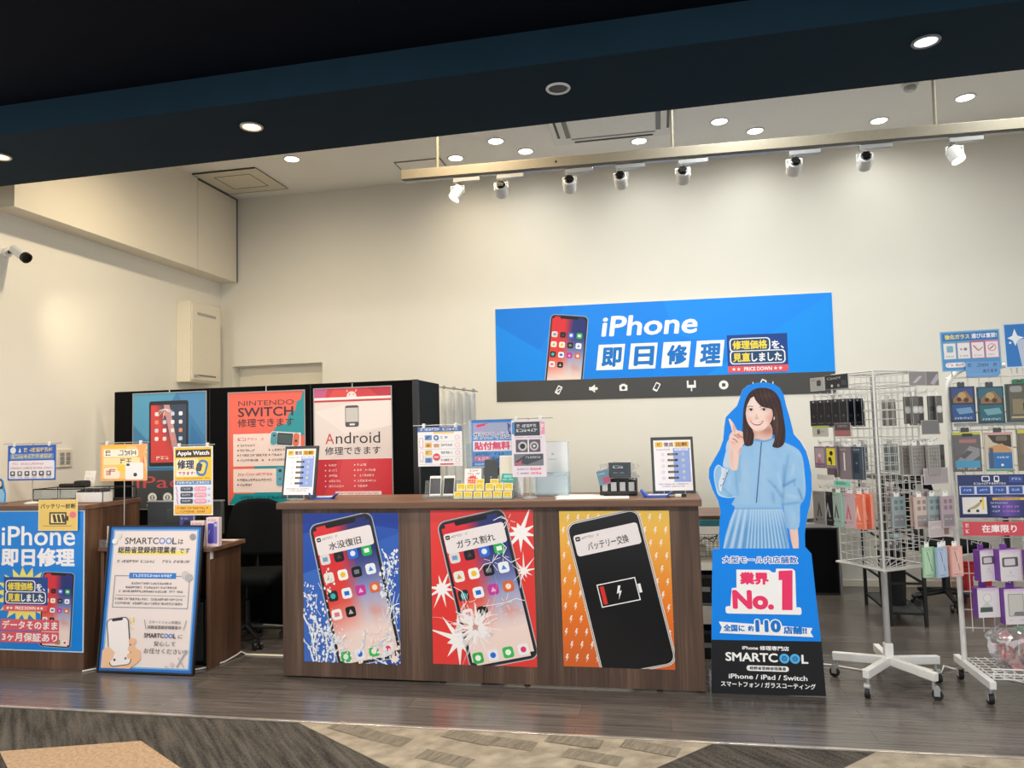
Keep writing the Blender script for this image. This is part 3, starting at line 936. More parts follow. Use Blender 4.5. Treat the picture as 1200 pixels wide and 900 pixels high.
t = thing('work_desk', 'low brown wooden desk behind the framed sign', 'desk', (-3.245, 4.375, 0))
MB().box(-0.41, 0.42, -0.015, 0.38, 0.738, 0.765).build('desk_top', 'woodh', t, 0.002)
MB().box(0.37, 0.395, 0, 0.36, 0, 0.738).build('side_panel', 'woodw', t, 0.001)
MB().box(-0.40, -0.375, 0, 0.36, 0, 0.738).build('side_panel', 'woodw', t, 0.001)
MB().box(-0.375, 0.37, 0.2, 0.22, 0.2, 0.738).build('modesty_panel', 'woodw', t)
MB().box(0.392, 0.40, 0.005, 0.03, 0.69, 0.735).build('sticker', 'white', t)
# dark computer tower under the desk
t = thing('computer_tower', 'black computer case under the desk beside the framed sign', 'computer', (-3.02, 4.50, 0))
MB().box(-0.09, 0.09, -0.05, 0.06, 0.008, 0.42).build('case', 'black', t, 0.006)
MB().box(-0.075, 0.075, -0.056, -0.05, 0.03, 0.40).build('front_bezel', 'dgrey', t, 0.003)
for sx in (-0.07, 0.07):
    MB().cyl((sx, 0.0, 0), (sx, 0.0, 0.008), 0.012, n=12).build('foot', 'rubber', t)

# ================================================================== LARGE POSTERS
def place(o, x, y, z, label, cat, group=None, rx=0, ry=0, rz=0):
    o.location = (x, y, z); o.rotation_euler = (rx, ry, rz)
    return tag(o, label, cat, group)

# --- three posters on the counter front
def notif(s, txt, x=2.6, y=11.5, w=60, h=19.5):
    s.rr(x, y, w, h, 2.6, (240, 232, 232))
    s.rr(x+1.6, y+1.8, 4.4, 4.0, 1.0, (46, 46, 50)); s.rect(x+2.6, y+3.4, 2.4, 0.9, (230, 230, 230))
    s.small(x+7.2, y+2.6, 17, 2.3, (150, 140, 142), 5)
    n = len(txt)
    s.text(txt, x+w*0.5, y+8.6, min(38, 8.6*n), 7.6, (24, 22, 26), 0.012, 0, 'c')
PH = (7.4, 13.2, 65, 142, 12.2)
# water damage
s = Sheet(0.613, 0.886, 100, 147, 0.0015, (40, 84, 176))
s.poly([(0, 0), (100, 0), (100, 16), (60, 10), (0, 20)], (24, 62, 160))
s.poly([(0, 60), (30, 50), (34, 147), (0, 147)], (60, 108, 196), False)
s.poly([(72, 30), (100, 20), (100, 120), (90, 110)], (52, 98, 190), False)
phone(s, *PH, rows=4)
s.push(PH[0], PH[1], PH[4]); notif(s, '水没復旧'); s.pop()
rnd = random.Random(12)
s.up()
def splash(cx, cy, n, sp, r0, r1, col=(236, 242, 250)):
    for i in range(n):
        if i % 40 == 0: s.up()
        x = cx+rnd.gauss(0, sp); y = cy+rnd.gauss(0, sp*1.5)
        r = rnd.uniform(r0, r1)**1.5*1.35
        k = rnd.randint(5, 8)
        a0 = rnd.random()*6
        el = rnd.uniform(0.5, 1.0)
        s.poly([(x+r*rnd.uniform(0.6, 1.2)*cos(a0+2*pi*j/k), y+r/el*rnd.uniform(0.6, 1.2)*sin(a0+2*pi*j/k)) for j in range(k)], col, False)
for cx, cy, n, sp in ((6, 78, 30, 4), (10, 100, 36, 5), (16, 122, 36, 6), (24, 140, 40, 5), (30, 118, 24, 4), (86, 78, 30, 3), (92, 60, 40, 4), (95, 44, 24, 3), (88, 50, 16, 3), (96, 96, 20, 3), (34, 130, 40, 5), (46, 144, 30, 4), (26, 66, 20, 4), (24, 90, 20, 4)):
    splash(cx, cy, n, sp, 0.3, 1.1)
for cx, cy, n, sp in ((80, 128, 60, 7), (70, 136, 40, 6), (95, 138, 50, 4), (86, 118, 30, 5)):
    splash(cx, cy, n, sp, 0.35, 1.1, (250, 236, 230))
def rope(x, y, a, n, w):
    for k in range(n):
        a += rnd.uniform(-0.5, 0.5)
        nx, ny = x+cos(a)*3.0, y+sin(a)*3.4
        s.line(x, y, nx, ny, w*rnd.uniform(0.5, 1.3), rnd.choice(((240, 245, 250), (206, 220, 240), (250, 250, 250))), False)
        if rnd.random() < 0.35: s.circ(nx+rnd.uniform(-1, 1), ny, rnd.uniform(0.5, 1.4), (240, 245, 252), False, 8)
        x, y = nx, ny
for i in range(16): rope(rnd.uniform(4, 36), rnd.uniform(120, 147), -pi/2+rnd.uniform(-0.5, 0.3), rnd.randint(5, 11), 1.5)
for i in range(9): rope(rnd.uniform(84, 98), rnd.uniform(60, 118), -pi/2+rnd.uniform(-0.2, 0.5), rnd.randint(4, 9), 1.1)
for i in range(9): rope(rnd.uniform(56, 84), rnd.uniform(128, 144), rnd.uniform(-0.7, 0.2), rnd.randint(4, 8), 1.5)
for i in range(10):
    x = rnd.uniform(2, 24); y = rnd.uniform(66, 140)
    s.line(x, y, x+rnd.uniform(-4, 6), y-rnd.uniform(5, 16), 0.6, (226, 236, 248), False)
for i in range(12):
    x = rnd.uniform(84, 98); y = rnd.uniform(40, 110)
    s.line(x, y, x+rnd.uniform(-3, 5), y-rnd.uniform(5, 14), 0.5, (226, 236, 248), False)
place(s.build('counter_poster', 'gloss'), -1.856, 4.2875, 0.100, 'blue water-damaged smartphone poster with white splashes on the counter front', 'poster', 'smartphone repair posters on the counter')
# broken glass
s = Sheet(0.615, 0.888, 100, 148, 0.0015, (232, 62, 58))
for a in ((88, 22, 6, 22, 9, 0.2, 3), (90, 58, 3, 13, 9, 0.5, 4), (10, 76, 5, 14, 10, 0.1, 5), (26, 124, 8, 28, 10, 0.3, 6)):
    s.star(a[0], a[1], a[2], a[3], a[4], (252, 250, 248), a[5], 0.55, a[6])
phone(s, *PH, rows=4)
s.push(PH[0], PH[1], PH[4]); notif(s, 'ガラス割れ'); s.pop()
rnd = random.Random(3)
def crack(cx, cy, n, L, w, col=(250, 246, 246)):
    for i in range(n):
        a = 2*pi*i/n+rnd.uniform(-0.15, 0.15)
        x, y = cx+cos(a)*2.5, cy+sin(a)*2.5
        l = L*rnd.uniform(0.35, 1.0); st = max(2, int(l/4))
        ww = w
        for k in range(st):
            a += rnd.uniform(-0.35, 0.35)
            nx, ny = x+cos(a)*l/st, y+sin(a)*l/st
            s.line(x, y, nx, ny, ww, col, False)
            x, y = nx, ny; ww *= 0.82
for i in range(26):
    a = rnd.uniform(0, 6.28); q = rnd.uniform(3, 15); b_ = a+rnd.uniform(0.1, 0.35)
    s.poly([(42+q*cos(a), 112+q*sin(a)), (42+(q+7)*cos(a+0.05), 112+(q+7)*sin(a+0.05)), (42+(q+5)*cos(b_), 112+(q+5)*sin(b_)), (42+q*cos(b_), 112+q*sin(b_))], rnd.choice(((236, 214, 208), (216, 206, 206), (244, 232, 228))), False)
crack(42, 112, 38, 26, 1.5)
crack(42, 112, 22, 15, 2.0)
crack(42, 112, 6, 60, 0.8)
s.star(42, 112, 2.2, 4.0, 9, (206, 150, 140), 0.2, 0.4, 8)
for pts in ([(50, 92), (62, 90), (72, 88), (82, 84), (90, 86)], [(68, 30), (74, 36), (70, 44), (78, 50), (86, 46)], [(62, 10), (70, 6), (76, 10), (72, 18)], [(46, 60), (52, 52), (60, 50), (66, 42)], [(22, 74), (30, 78), (34, 88), (28, 98)], [(84, 50), (88, 60), (86, 74)]):
    for p, q in zip(pts, pts[1:]):
        s.line(*p, *q, 0.7, (246, 242, 244))
    p = pts[len(pts)//2]
    crack(p[0], p[1], 5, 9, 0.5)
for i in range(40):
    x = rnd.uniform(54, 94); y = rnd.uniform(92, 130); r = rnd.uniform(0.2, 0.7)
    s.circ(x, y, r, (250, 232, 224), i % 20 == 0, 5)
place(s.build('counter_poster', 'gloss'), -1.043, 4.2875, 0.112, 'red cracked-glass smartphone poster with white bursts on the counter front', 'poster', 'smartphone repair posters on the counter')
# flat battery
s = Sheet(0.616, 0.868, 100, 141, 0.0015, (240, 190, 70), outline=[(2, 0), (98, 0), (100, 2), (100, 141), (0, 141), (0, 2)])
s.grad(0, 0, 100, 141, lambda u, v: mixc(mixc((242, 200, 84), (240, 124, 40), v*1.5), (196, 84, 50), (v-0.6)*1.4), 4, 20)
rnd = random.Random(7)
s.up(); wlay = s.L
for r in range(13):
    for c in range(12):
        s.L = wlay
        s.bolt(-2+c*9.3+(r % 2)*4.6, 3+r*11.5, 7.5, (252, 240, 228), False)
s.push(PH[0], PH[1], 12.2)
w_, h_ = 65, 138
s.rr(-2.2, -2.2, w_+4.4, h_+4.4, 9.5, (226, 214, 206)); s.rr(-1.3, -1.3, w_+2.6, h_+2.6, 8.6, (130, 126, 130)); s.rr(-0.7, -0.7, w_+1.4, h_+1.4, 8, (228, 220, 214))
s.rr(0, 0, w_, h_, 7.5, (13, 14, 19))
s.pop()
s.push(PH[0], PH[1], 12.2); notif(s, 'バッテリー交換', 2.6, 10.5)
s.frame(13, 58, 36, 21, 0.9, (246, 246, 246)); s.rect(49.5, 64.5, 2.6, 8, (246, 246, 246)); s.rect(15.4, 60.3, 3.8, 16.4, (222, 52, 44))
s.bolt(30.5, 62.5, 12.5, (248, 248, 248))
s.pop()
place(s.build('counter_poster', 'gloss'), -0.276, 4.2875, 0.123, 'orange low-battery black smartphone poster on the counter front', 'poster', 'smartphone repair posters on the counter')

# --- posters hanging on the partition
PY = 5.352
def hung(s, x, z, label, cord=0.05, mat='gloss'):
    o = s.build('partition_poster', mat)
    place(o, x, PY, z, label, 'poster', 'posters hanging on the black partition')
    MB().box(-0.002, 0.002, -0.002, 0.004, s.H, s.H+cord).build('hanging_cord', 'cable', o)
    f = MB()
    for a, b_, c, d_ in ((-s.W/2-0.006, -s.W/2, 0, s.H), (s.W/2, s.W/2+0.006, 0, s.H), (-s.W/2-0.006, s.W/2+0.006, -0.006, 0), (-s.W/2-0.006, s.W/2+0.006, s.H, s.H+0.006)):
        f.box(a, b_, -0.004, 0.003, c, d_)
    f.build('poster_rail', 'lgrey', o)
    return o
s = Sheet(0.65, 0.92, 100, 146, 0.002, (64, 128, 178))
s.poly([(0, 0), (60, 0), (20, 60), (0, 40)], (84, 156, 196)); s.poly([(60, 0), (100, 0), (100, 60)], (76, 138, 190), False)
s.poly([(0, 60), (20, 60), (0, 90)], (50, 112, 166), False); s.poly([(80, 40), (100, 70), (100, 98), (76, 98)], (56, 118, 176), False)
s.rr(22, 10, 54, 83, 3, (40, 46, 56))
s.grad(24.5, 15, 48.5, 73, lambda u, v: mixc(mixc((214, 70, 72), (60, 74, 100), (u-0.25-0.5*v)/0.25+0.6), (226, 80, 78), (v-0.3)*1.2 if u < v else 0), 8, 12)
s.poly([(42, 15), (50, 15), (66, 88), (58, 88)], (200, 150, 160))
for r in range(4):
    for c in range(4):
        s.rr(30+c*11, 24+r*10.5, 5, 5, 1.2, ((236, 232, 230), (226, 150, 120), (200, 220, 240), (250, 250, 250))[(r+c) % 4], True, 2)
rnd = random.Random(5)
for i in range(10):
    a = rnd.uniform(0, 6.28); s.line(44, 20, 44+cos(a)*rnd.uniform(6, 16), 20+abs(sin(a))*rnd.uniform(4, 16), 0.5, (236, 236, 240))
s.small(32, 80, 30, 5, (250, 240, 240), 3)
s.rect(0, 98, 100, 48, (70, 76, 80)); s.rect(22, 93, 54, 1.2, (96, 170, 210))
s.text('iPad', 5, 105, 62, 15, (206, 84, 92), 0.0)
for k, x in enumerate((27, 48, 70)):
    s.circ(x, 132, 6.2, (236, 236, 232)); s.circ(x, 132, 3.2, (110, 116, 118)); s.rect(x-1.2, 129.5, 2.4, 5, (226, 226, 222)); s.small(x-8, 140.5, 16, 2.6, (220, 220, 220), k)
hung(s, -3.842, 0.915, 'blue and grey tablet repair poster, leftmost on the black partition', 0.03)
s = Sheet(0.642, 0.868, 100, 150, 0.002, (240, 104, 84))
s.poly([(98, 2), (100, 0), (100, 60), (55, 60), (64, 46), (76, 44), (80, 30), (88, 26), (90, 14), (95, 12)], (34, 150, 160))
s.poly([(34, 96), (100, 96), (100, 150), (0, 150), (8, 136), (34, 136)], (30, 146, 156), False)
s.text('NINTENDO', 13, 11.5, 73, 6.5, (74, 44, 48), -0.008)
s.text('SWITCH', 12.5, 20.5, 73, 12.6, (62, 36, 42), 0.02)
s.text('修理できます', 12, 35.5, 74, 11.5, (62, 36, 42), 0.012)
s.rect(6, 56, 89, 43.5, (246, 224, 216)); s.rect(6, 103, 89, 31.5, (246, 224, 216))
s.small(11.5, 61, 12, 4.4, (200, 50, 56), 2); s.small(25, 61.5, 22, 3.6, (226, 110, 110), 3)
for i, (w1, w2) in enumerate(((20, 0), (20, 22), (36, 14), (32, 22))):
    s.circ(12.5, 71.5+i*6.6, 1, (70, 50, 56)); s.small(15, 70+i*6.6, w1, 3.2, (96, 76, 80), 10+i)
    if w2: s.circ(54, 71.5+i*6.6, 1, (70, 50, 56)); s.small(57, 70+i*6.6, w2, 3.2, (96, 76, 80), 20+i)
s.push(56, 53, -5); s.rr(0, 0, 39, 19, 4, (226, 232, 232)); s.rr(0.8, 0.8, 8.5, 17.4, 3.5, (86, 158, 178)); s.rr(30, 0.8, 8, 17.4, 3.5, (222, 112, 84)); s.rect(9.5, 1.5, 20, 16, (52, 62, 66)); s.rect(11, 3.5, 17, 12, (74, 88, 90)); s.circ(5, 5.5, 1.6, (50, 60, 70)); s.circ(34, 11, 1.6, (60, 40, 40)); s.pop()
s.text('Joy-Con', 12, 108, 22, 4.8, (216, 70, 76), 0.0); s.small(36, 108.4, 22, 3.4, (216, 96, 96), 31)
s.circ(12.5, 117.5, 1, (70, 50, 56)); s.small(15, 116, 42, 3.2, (96, 76, 80), 32); s.circ(12.5, 124, 1, (70, 50, 56)); s.small(15, 122.5, 18, 3.2, (96, 76, 80), 33)
s.rr(63, 101, 10, 25, 3, (90, 166, 186)); s.circ(68, 106, 2.2, (40, 60, 70)); s.circ(68, 117, 1.6, (60, 110, 130))
s.small(14, 139, 70, 4.4, (16, 92, 104), 34)
hung(s, -2.999, 0.945, 'orange and teal game console repair poster, middle of the black partition')
s = Sheet(0.622, 0.832, 100, 143, 0.002, (214, 58, 66))
s.poly([(0, 0), (18, 0), (14, 12), (0, 12)], (206, 92, 140)); s.poly([(26, 0), (60, 0), (50, 12), (20, 12)], (226, 74, 70), False); s.poly([(70, 0), (100, 0), (100, 12), (84, 12)], (196, 40, 56), False)
s.circ(49, 11, 6.4, (240, 226, 226)); s.line(44, 5, 42.5, 2.5, 0.9, (240, 226, 226)); s.line(54, 5, 55.5, 2.5, 0.9, (240, 226, 226)); s.circ(46.5, 8.5, 0.8, (214, 58, 66)); s.circ(51.5, 8.5, 0.8, (214, 58, 66))
s.rect(0, 11.8, 100, 3.4, (250, 240, 238)); s.rect(0, 15.2, 100, 2.6, (196, 52, 60)); s.rect(0, 17.8, 100, 75, (236, 222, 218))
s.poly([(0, 30), (60, 17.8), (100, 17.8), (100, 50), (40, 60)], (242, 230, 226)); s.poly([(60, 60), (100, 50), (100, 92), (20, 92)], (230, 214, 210), False)
s.rr(40.5, 23, 17.5, 28, 2.5, (84, 76, 76)); s.rect(41.3, 26, 16, 18.5, (206, 202, 198)); s.rr(46, 46.6, 7, 2.4, 0.8, (236, 232, 230))
s.text('A', 14.5, 59, 11, 13.5, (206, 60, 66), -0.004); s.text('ndroid', 28, 58, 57, 14.5, (44, 40, 44), -0.004)
s.text('修理できます', 13.5, 76.5, 72, 10.5, (44, 40, 44), 0.01)
s.poly([(0, 93), (30, 93), (10, 143), (0, 143)], (200, 46, 58)); s.poly([(36, 93), (70, 93), (60, 143), (28, 143)], (222, 66, 72), False)
for i, (w1, w2) in enumerate(((11, 12), (11, 24), (12, 22), (16, 24), (20, 14))):
    s.circ(14, 100.5+i*6.8, 0.9, (250, 226, 222)); s.small(18, 99+i*6.8, w1, 3.0, (250, 206, 206), 40+i)
    s.circ(52, 100.5+i*6.8, 0.9, (250, 226, 222)); s.small(55, 99+i*6.8, w2, 3.0, (250, 216, 214), 50+i)
s.rect(27, 134.5, 59, 5, (246, 226, 222)); s.small(29, 135.6, 54, 2.8, (214, 92, 96), 60)
hung(s, -2.285, 0.985, 'red and pale smartphone repair poster, rightmost on the black partition', 0.035)

# --- big blue poster on the side counter
s = Sheet(0.70, 0.905, 100, 157, 0.002, (0, 132, 226))
s.frame(0, 0, 100, 157, 1.2, (196, 226, 244))
s.text('iPhone', 10, 17.5, 80, 22, (250, 250, 252), 0.012)
s.text('即日修理', 10, 42, 80, 21, (250, 248, 252), 0.045)
s.star(36, 95, 22, 32, 18, (240, 230, 120), 0.1)
s.push(0, 0, 0); phone(s, 56.5, 69, 33, 82, -2.5, rows=4); s.pop()
price_badge(s, 13.5, 75, 48, 38)
s.rect(11, 122, 63, 12.5, (226, 92, 106)); s.text('データそのまま', 12.5, 123.5, 60, 9.5, (255, 246, 246), 0.03)
s.rect(11, 135.5, 63, 12.5, (226, 92, 106)); s.text('3ヶ月保証あり', 12.5, 137, 60, 9.5, (255, 246, 246), 0.03)
place(s.build('repair_poster', 'gloss'), -4.025, 4.2665, 0.113, 'big blue iPhone repair poster on the side counter at the left edge', 'poster')
# --- yellow battery card
s = Sheet(0.295, 0.2, 100, 80, 0.002, (240, 204, 108))
s.frame(0, 0, 100, 80, 1.5, (250, 232, 170))
s.text('バッテリー診断', 5, 10, 90, 13, (60, 44, 26), 0.03)
s.rr(28, 32, 44, 32, 2, (66, 56, 30)); s.rect(72, 42, 5, 12, (66, 56, 30)); s.rect(32, 36, 36, 24, (250, 226, 150))
for k in range(3): s.poly([(36+k*11, 38), (43+k*11, 38), (48+k*11, 58), (40+k*11, 58)], (66, 56, 30))
s.circ(88, 39, 8.5, (238, 120, 130)); s.rect(12, 67, 74, 1.2, (150, 120, 60))
place(s.build('battery_card', 'gloss'), -3.866, 4.2555, 0.888, 'small yellow battery check card fixed over the top of the blue poster', 'card')

# --- framed sign on the floor
t = thing('framed_floor_sign', 'white poster in a black and blue frame leaning on the low desk', 'sign', (-3.222, 4.250, 0.004))
t.rotation_euler = (radians(-6.8), 0, 0)
s = Sheet(0.66, 0.895, 100, 152, 0.006, (238, 224, 220))
s.frame(0, 0, 100, 152, 3.2, (20, 110, 200)); s.frame(3.2, 3.2, 93.6, 145.6, 1.6, (120, 176, 226))
s.text('SMARTC', 17, 12, 37, 7, (36, 36, 44), 0.012); s.text('OO', 54.5, 12, 14, 7, (30, 116, 206), 0.012); s.text('L', 69, 12, 5, 7, (36, 36, 44), 0.012); s.text('は', 75.5, 13.5, 5.5, 5.4, (36, 36, 44), 0.012)
s.rect(11, 26, 74, 4.2, (246, 226, 110)); s.text('総務省登録修理業者', 10, 21.5, 64, 7.4, (36, 36, 44), 0.025); s.text('です', 77, 23, 12, 5.6, (36, 36, 44), 0.01)
s.small(10, 36, 24, 3, (60, 58, 66), 1); s.small(36, 36, 16, 3, (110, 106, 112), 2); s.small(60, 36, 10, 3, (60, 58, 66), 3); s.small(72, 36, 18, 3, (110, 106, 112), 4)
s.frame(9, 52.5, 82, 34, 0.7, (120, 130, 142)); s.rect(25, 49.5, 51, 6, (24, 120, 206)); s.small(29, 51, 43, 3, (236, 244, 250), 6)
for i, (x, w) in enumerate(((28, 44), (22, 56), (15, 70))): s.small(x, 59.5+i*4.2, w, 2.4, (90, 86, 92), 7+i)
s.rect(12, 73, 76, 0.5, (150, 146, 150))
for i, w in enumerate((76, 74)): s.small(11.5, 76+i*4.4, w, 2.4, (90, 86, 92), 12+i)
s.circ(86, 51, 4, (206, 200, 200)); s.circ(90, 54, 4, (180, 178, 180)); s.circ(91, 11, 3.2, (150, 150, 156)); s.circ(11, 10, 2.2, (220, 226, 232)); s.circ(6, 16, 3, (236, 240, 244))
# hand holding a phone
s.poly([(3, 152-3), (3, 131), (14, 124), (24, 128), (34, 126), (44, 130), (45, 140), (34, 149)], (238, 190, 150))
s.push(4.5, 99, 9); s.rr(0, 0, 24, 50, 5, (30, 30, 36)); s.rr(0.9, 0.9, 22.2, 48.2, 4.2, (244, 236, 234)); s.rr(6, 0.6, 12, 2.6, 1.2, (30, 30, 36)); s.circ(6, 43, 1.3, (40, 40, 46)); s.circ(18, 43, 1.3, (120, 120, 126)); s.pop()
s.poly([(3, 131), (10, 127), (17, 133), (15, 140), (6, 149), (3, 149)], (240, 196, 158))
for k in range(3): s.rr(31-k*0.3, 118+k*7.5, 8, 6, 2.6, (238, 188, 148))
for x0, y0, x1, y1 in ((30, 97, 32, 103), (34, 96, 34.5, 102), (32, 107, 35, 109)): s.line(x0, y0, x1, y1, 0.9, (240, 210, 70))
s.text('スマートフォン修理は', 51, 99, 34, 3.2, (44, 44, 50), 0.0); s.text('総務省登録修理業者の', 50, 104, 36, 3.6, (44, 44, 50), 0.01)
s.line(46, 98, 48.5, 108, 0.5, (90, 90, 96)); s.line(91, 98, 88.5, 108, 0.5, (90, 90, 96))
s.text('SMARTC', 47, 112, 21, 4.8, (36, 36, 44), 0.02); s.text('OO', 68.5, 112, 9, 4.8, (30, 116, 206), 0.02); s.text('L', 78, 112, 3, 4.8, (36, 36, 44), 0.02); s.text('に', 83.5, 112.8, 4.6, 4, (36, 36, 44), 0.0)
s.text('安心して', 58, 120, 23, 5, (36, 36, 44), 0.0); s.text('お任せください', 48, 127.5, 42, 5.2, (36, 36, 44), 0.0)
s.line(84, 146, 92, 131, 1.4, (170, 168, 172)); s.circ(92.5, 130, 2, (170, 168, 172)); s.line(85, 136, 92, 146, 1.0, (186, 184, 186)); s.circ(79, 143, 2.2, (214, 206, 204)); s.circ(73, 146, 1.5, (206, 200, 200))
o = s.build('poster_print', 'gloss', t); o.location = (0, 0, 0.008)
f = MB()
f.box(-0.342, -0.329, -0.008, 0.014, 0, 0.911).box(0.329, 0.342, -0.008, 0.014, 0, 0.911).box(-0.329, 0.329, -0.008, 0.014, 0, 0.010).box(-0.329, 0.329, -0.008, 0.014, 0.901, 0.911)
f.build('frame', 'black', t, 0.002)
MB().box(-0.328, 0.328, 0.0075, 0.012, 0.009, 0.902).build('back_board', 'dgrey', t)

# ================================================================== THINGS ON THE LEFT COUNTER AND DESK
def sign_stand(label, base, card_z, sheet, group=None, bar=0.04, clips=2, base_mat='white', card_dx=0.0, foot='disc', rz=0):
    """countertop sign: foot, pole, cross bar with clips, hanging card; base = foot position, card_z = height of the card's lower edge above the foot"""
    t = thing('countertop_sign', label, 'sign', base, rz, group)
    top = card_z+sheet.H
    if foot == 'disc':
        MB().lathe([(0.045, 0.0), (0.045, 0.006), (0.03, 0.012), (0.008, 0.014)], 24).build('foot', base_mat, t)
    else:
        MB().box(-0.03, 0.03, -0.02, 0.02, 0, 0.03).box(-0.012, 0.012, -0.012, 0.012, 0.03, 0.06).build('foot', base_mat, t, 0.003)
    MB().cyl((0, 0.006, 0.01), (0, 0.006, top+0.012), 0.0035, n=10).build('pole', 'lgrey', t)
    w = sheet.W/2+bar
    MB().cyl((card_dx-w, 0.0, top+0.01), (card_dx+w, 0.0, top+0.01), 0.003, n=8).build('cross_bar', 'lgrey', t)
    for k in range(clips):
        cx = card_dx+(-1+2*k/(max(clips-1, 1)))*sheet.W*0.36
        MB().box(cx-0.009, cx+0.009, -0.008, 0.006, top-0.008, top+0.022).build('clip', 'white', t, 0.002)
    o = sheet.build('sign_card', 'gloss', t); o.location = (card_dx, -0.003, card_z)
    return t
# blue sign at far left
s = Sheet(0.385, 0.24, 100, 64, 0.0015, (44, 96, 190))
s.circ(11, 9, 6, (230, 236, 244)); s.poly([(22, 13), (25, 4), (28, 13)], (220, 232, 246))
s.small(33, 5, 60, 8, (240, 214, 120), 1); s.rr(5, 15.5, 90, 10, 2, (110, 150, 206)); s.small(8, 16.5, 84, 7.5, (238, 208, 90), 2)
s.rr(3, 28, 94, 33, 3, (240, 236, 244)); s.small(10, 32, 70, 4, (222, 110, 130), 3); s.small(6, 40, 88, 3.4, (190, 110, 120), 4)
for k in range(6): s.rr(6+k*15, 47, 10, 9, 2, ((70, 72, 80), (110, 112, 118))[k % 2]); s.circ(11+k*15, 51, 2.5, (226, 224, 230)); s.small(6+k*15, 57.5, 10, 2, (120, 116, 124), 5+k)
sign_stand('small blue and white sign on a thin pole at the far left counter', (-4.225, 4.42, 1.05), 0.158, s, 'small signs on poles', card_dx=0.0)
# orange sign
s = Sheet(0.355, 0.245, 100, 79, 0.0015, (244, 172, 96))
for k in range(9): s.poly([(92, 20), (100+10*cos(k*0.7), -4+k*9), (100, 2+k*9)], (236, 112, 76) if k % 2 else (250, 206, 140), k == 0)
s.rr(4, 4, 74, 70, 4, (250, 206, 120)); s.rect(6, 3, 50, 6, (250, 196, 50))
s.rr(7, 11, 74, 16, 3, (252, 244, 226)); s.small(10, 13, 68, 12, (96, 62, 40), 1, 0.5); s.rr(7, 29, 78, 15, 3, (252, 230, 170)); s.small(10, 31, 26, 12, (80, 60, 50), 2, 0.5); s.small(42, 31, 40, 11, (90, 60, 40), 3, 0.5)
s.rr(8, 50, 34, 24, 5, (252, 236, 214)); s.small(11, 53, 26, 14, (190, 96, 70), 4, 0.5); s.rr(36, 44, 20, 14, 5, (250, 210, 60))
s.rr(54, 40, 38, 36, 3, (246, 244, 242)); s.rr(56, 42, 7, 5, 1.5, (40, 40, 44)); s.circ(75, 66, 4, (30, 30, 34)); s.circ(74, 65, 1.2, (110, 110, 120))
sign_stand('small orange sign on a thin pole above the low desk', (-3.527, 4.44, 0.765), 0.428, s, 'small signs on poles', 0.012, 2, 'black', 0.0, 'clamp')
# watch sign
s = Sheet(0.285, 0.448, 100, 176, 0.0015, (248, 200, 60))
s.frame(0, 0, 100, 176, 2.5, (250, 244, 236))
s.rect(5, 8, 90, 20, (66, 46, 44)); s.text('Apple Watch', 9, 11.5, 82, 14, (252, 250, 248), 0.03)
s.rr(4, 31, 60, 48, 5, (252, 226, 150)); s.otext('修理', 9, 34, 44, 24, (56, 52, 72), (250, 248, 246), 0.04, 0.05); s.rr(8, 62, 50, 14, 3, (252, 246, 240)); s.text('できます!', 11, 64, 44, 9.5, (190, 60, 80), 0.03)
s.push(66, 30, -14); s.rr(0, 2, 26, 42, 11, (66, 130, 190)); s.rr(5, 8, 16, 30, 7, (250, 214, 110)); s.rr(-2, 13, 14, 20, 4, (40, 44, 56)); s.rr(0, 15, 10, 16, 3, (70, 84, 104)); s.pop()
s.rect(3, 88, 94, 62, (232, 236, 250)); s.small(8, 80, 84, 4, (190, 130, 60), 3); s.rect(4, 88, 92, 10, (70, 130, 200)); s.small(8, 90, 84, 6, (240, 244, 250), 4)
for k in range(3):
    y = 103+k*15.5
    s.rr(18, y, 32, 12, 3, (70, 76, 92)); s.small(22, y+3, 22, 5, (200, 206, 220), 6+k); s.rr(53, y, 32, 12, 5, (240, 160, 180)); s.small(57, y+3, 24, 5, (250, 236, 240), 9+k); s.line(7+k, y, 10+k, y+14, 2, (226, 110, 150)); s.circ(91, y+6, 3, (190, 190, 226))
s.rr(5, 153, 90, 18, 3, (250, 190, 70)); s.small(10, 155, 80, 6, (120, 80, 40), 12); s.small(16, 164, 66, 5, (150, 90, 40), 13)
sign_stand('tall yellow watch repair sign on a pole above the low desk', (-3.01, 4.44, 0.765), 0.198, s, 'small signs on poles', 0.012, 2, 'white')
# miniature standee
t = thing('miniature_standee', 'tiny blue cardboard standee of a person at the far left counter edge', 'standee', (-4.47, 4.40, 1.05))
MB().box(-0.05, 0.05, -0.02, 0.03, 0, 0.012).build('acrylic_foot', 'acrylic', t, 0.002)
s = Sheet(0.12, 0.165, 80, 110, 0.003, (20, 150, 226), outline=[(6, 110), (2, 70), (14, 40), (18, 12), (34, 0), (52, 2), (64, 14), (70, 44), (78, 70), (76, 110)])
s.poly([(28, 42), (24, 24), (30, 10), (44, 6), (56, 14), (60, 44), (54, 50), (32, 50)], (58, 40, 36)); s.circ(43, 26, 11, (240, 206, 186), ry=14)
s.poly([(16, 108), (14, 70), (30, 50), (56, 50), (70, 72), (66, 108)], (150, 200, 236)); s.poly([(6, 60), (12, 44), (18, 50), (16, 72)], (240, 206, 186))
o = s.build('printed_cutout', 'gloss', t); o.location = (0, 0.004, 0.012)
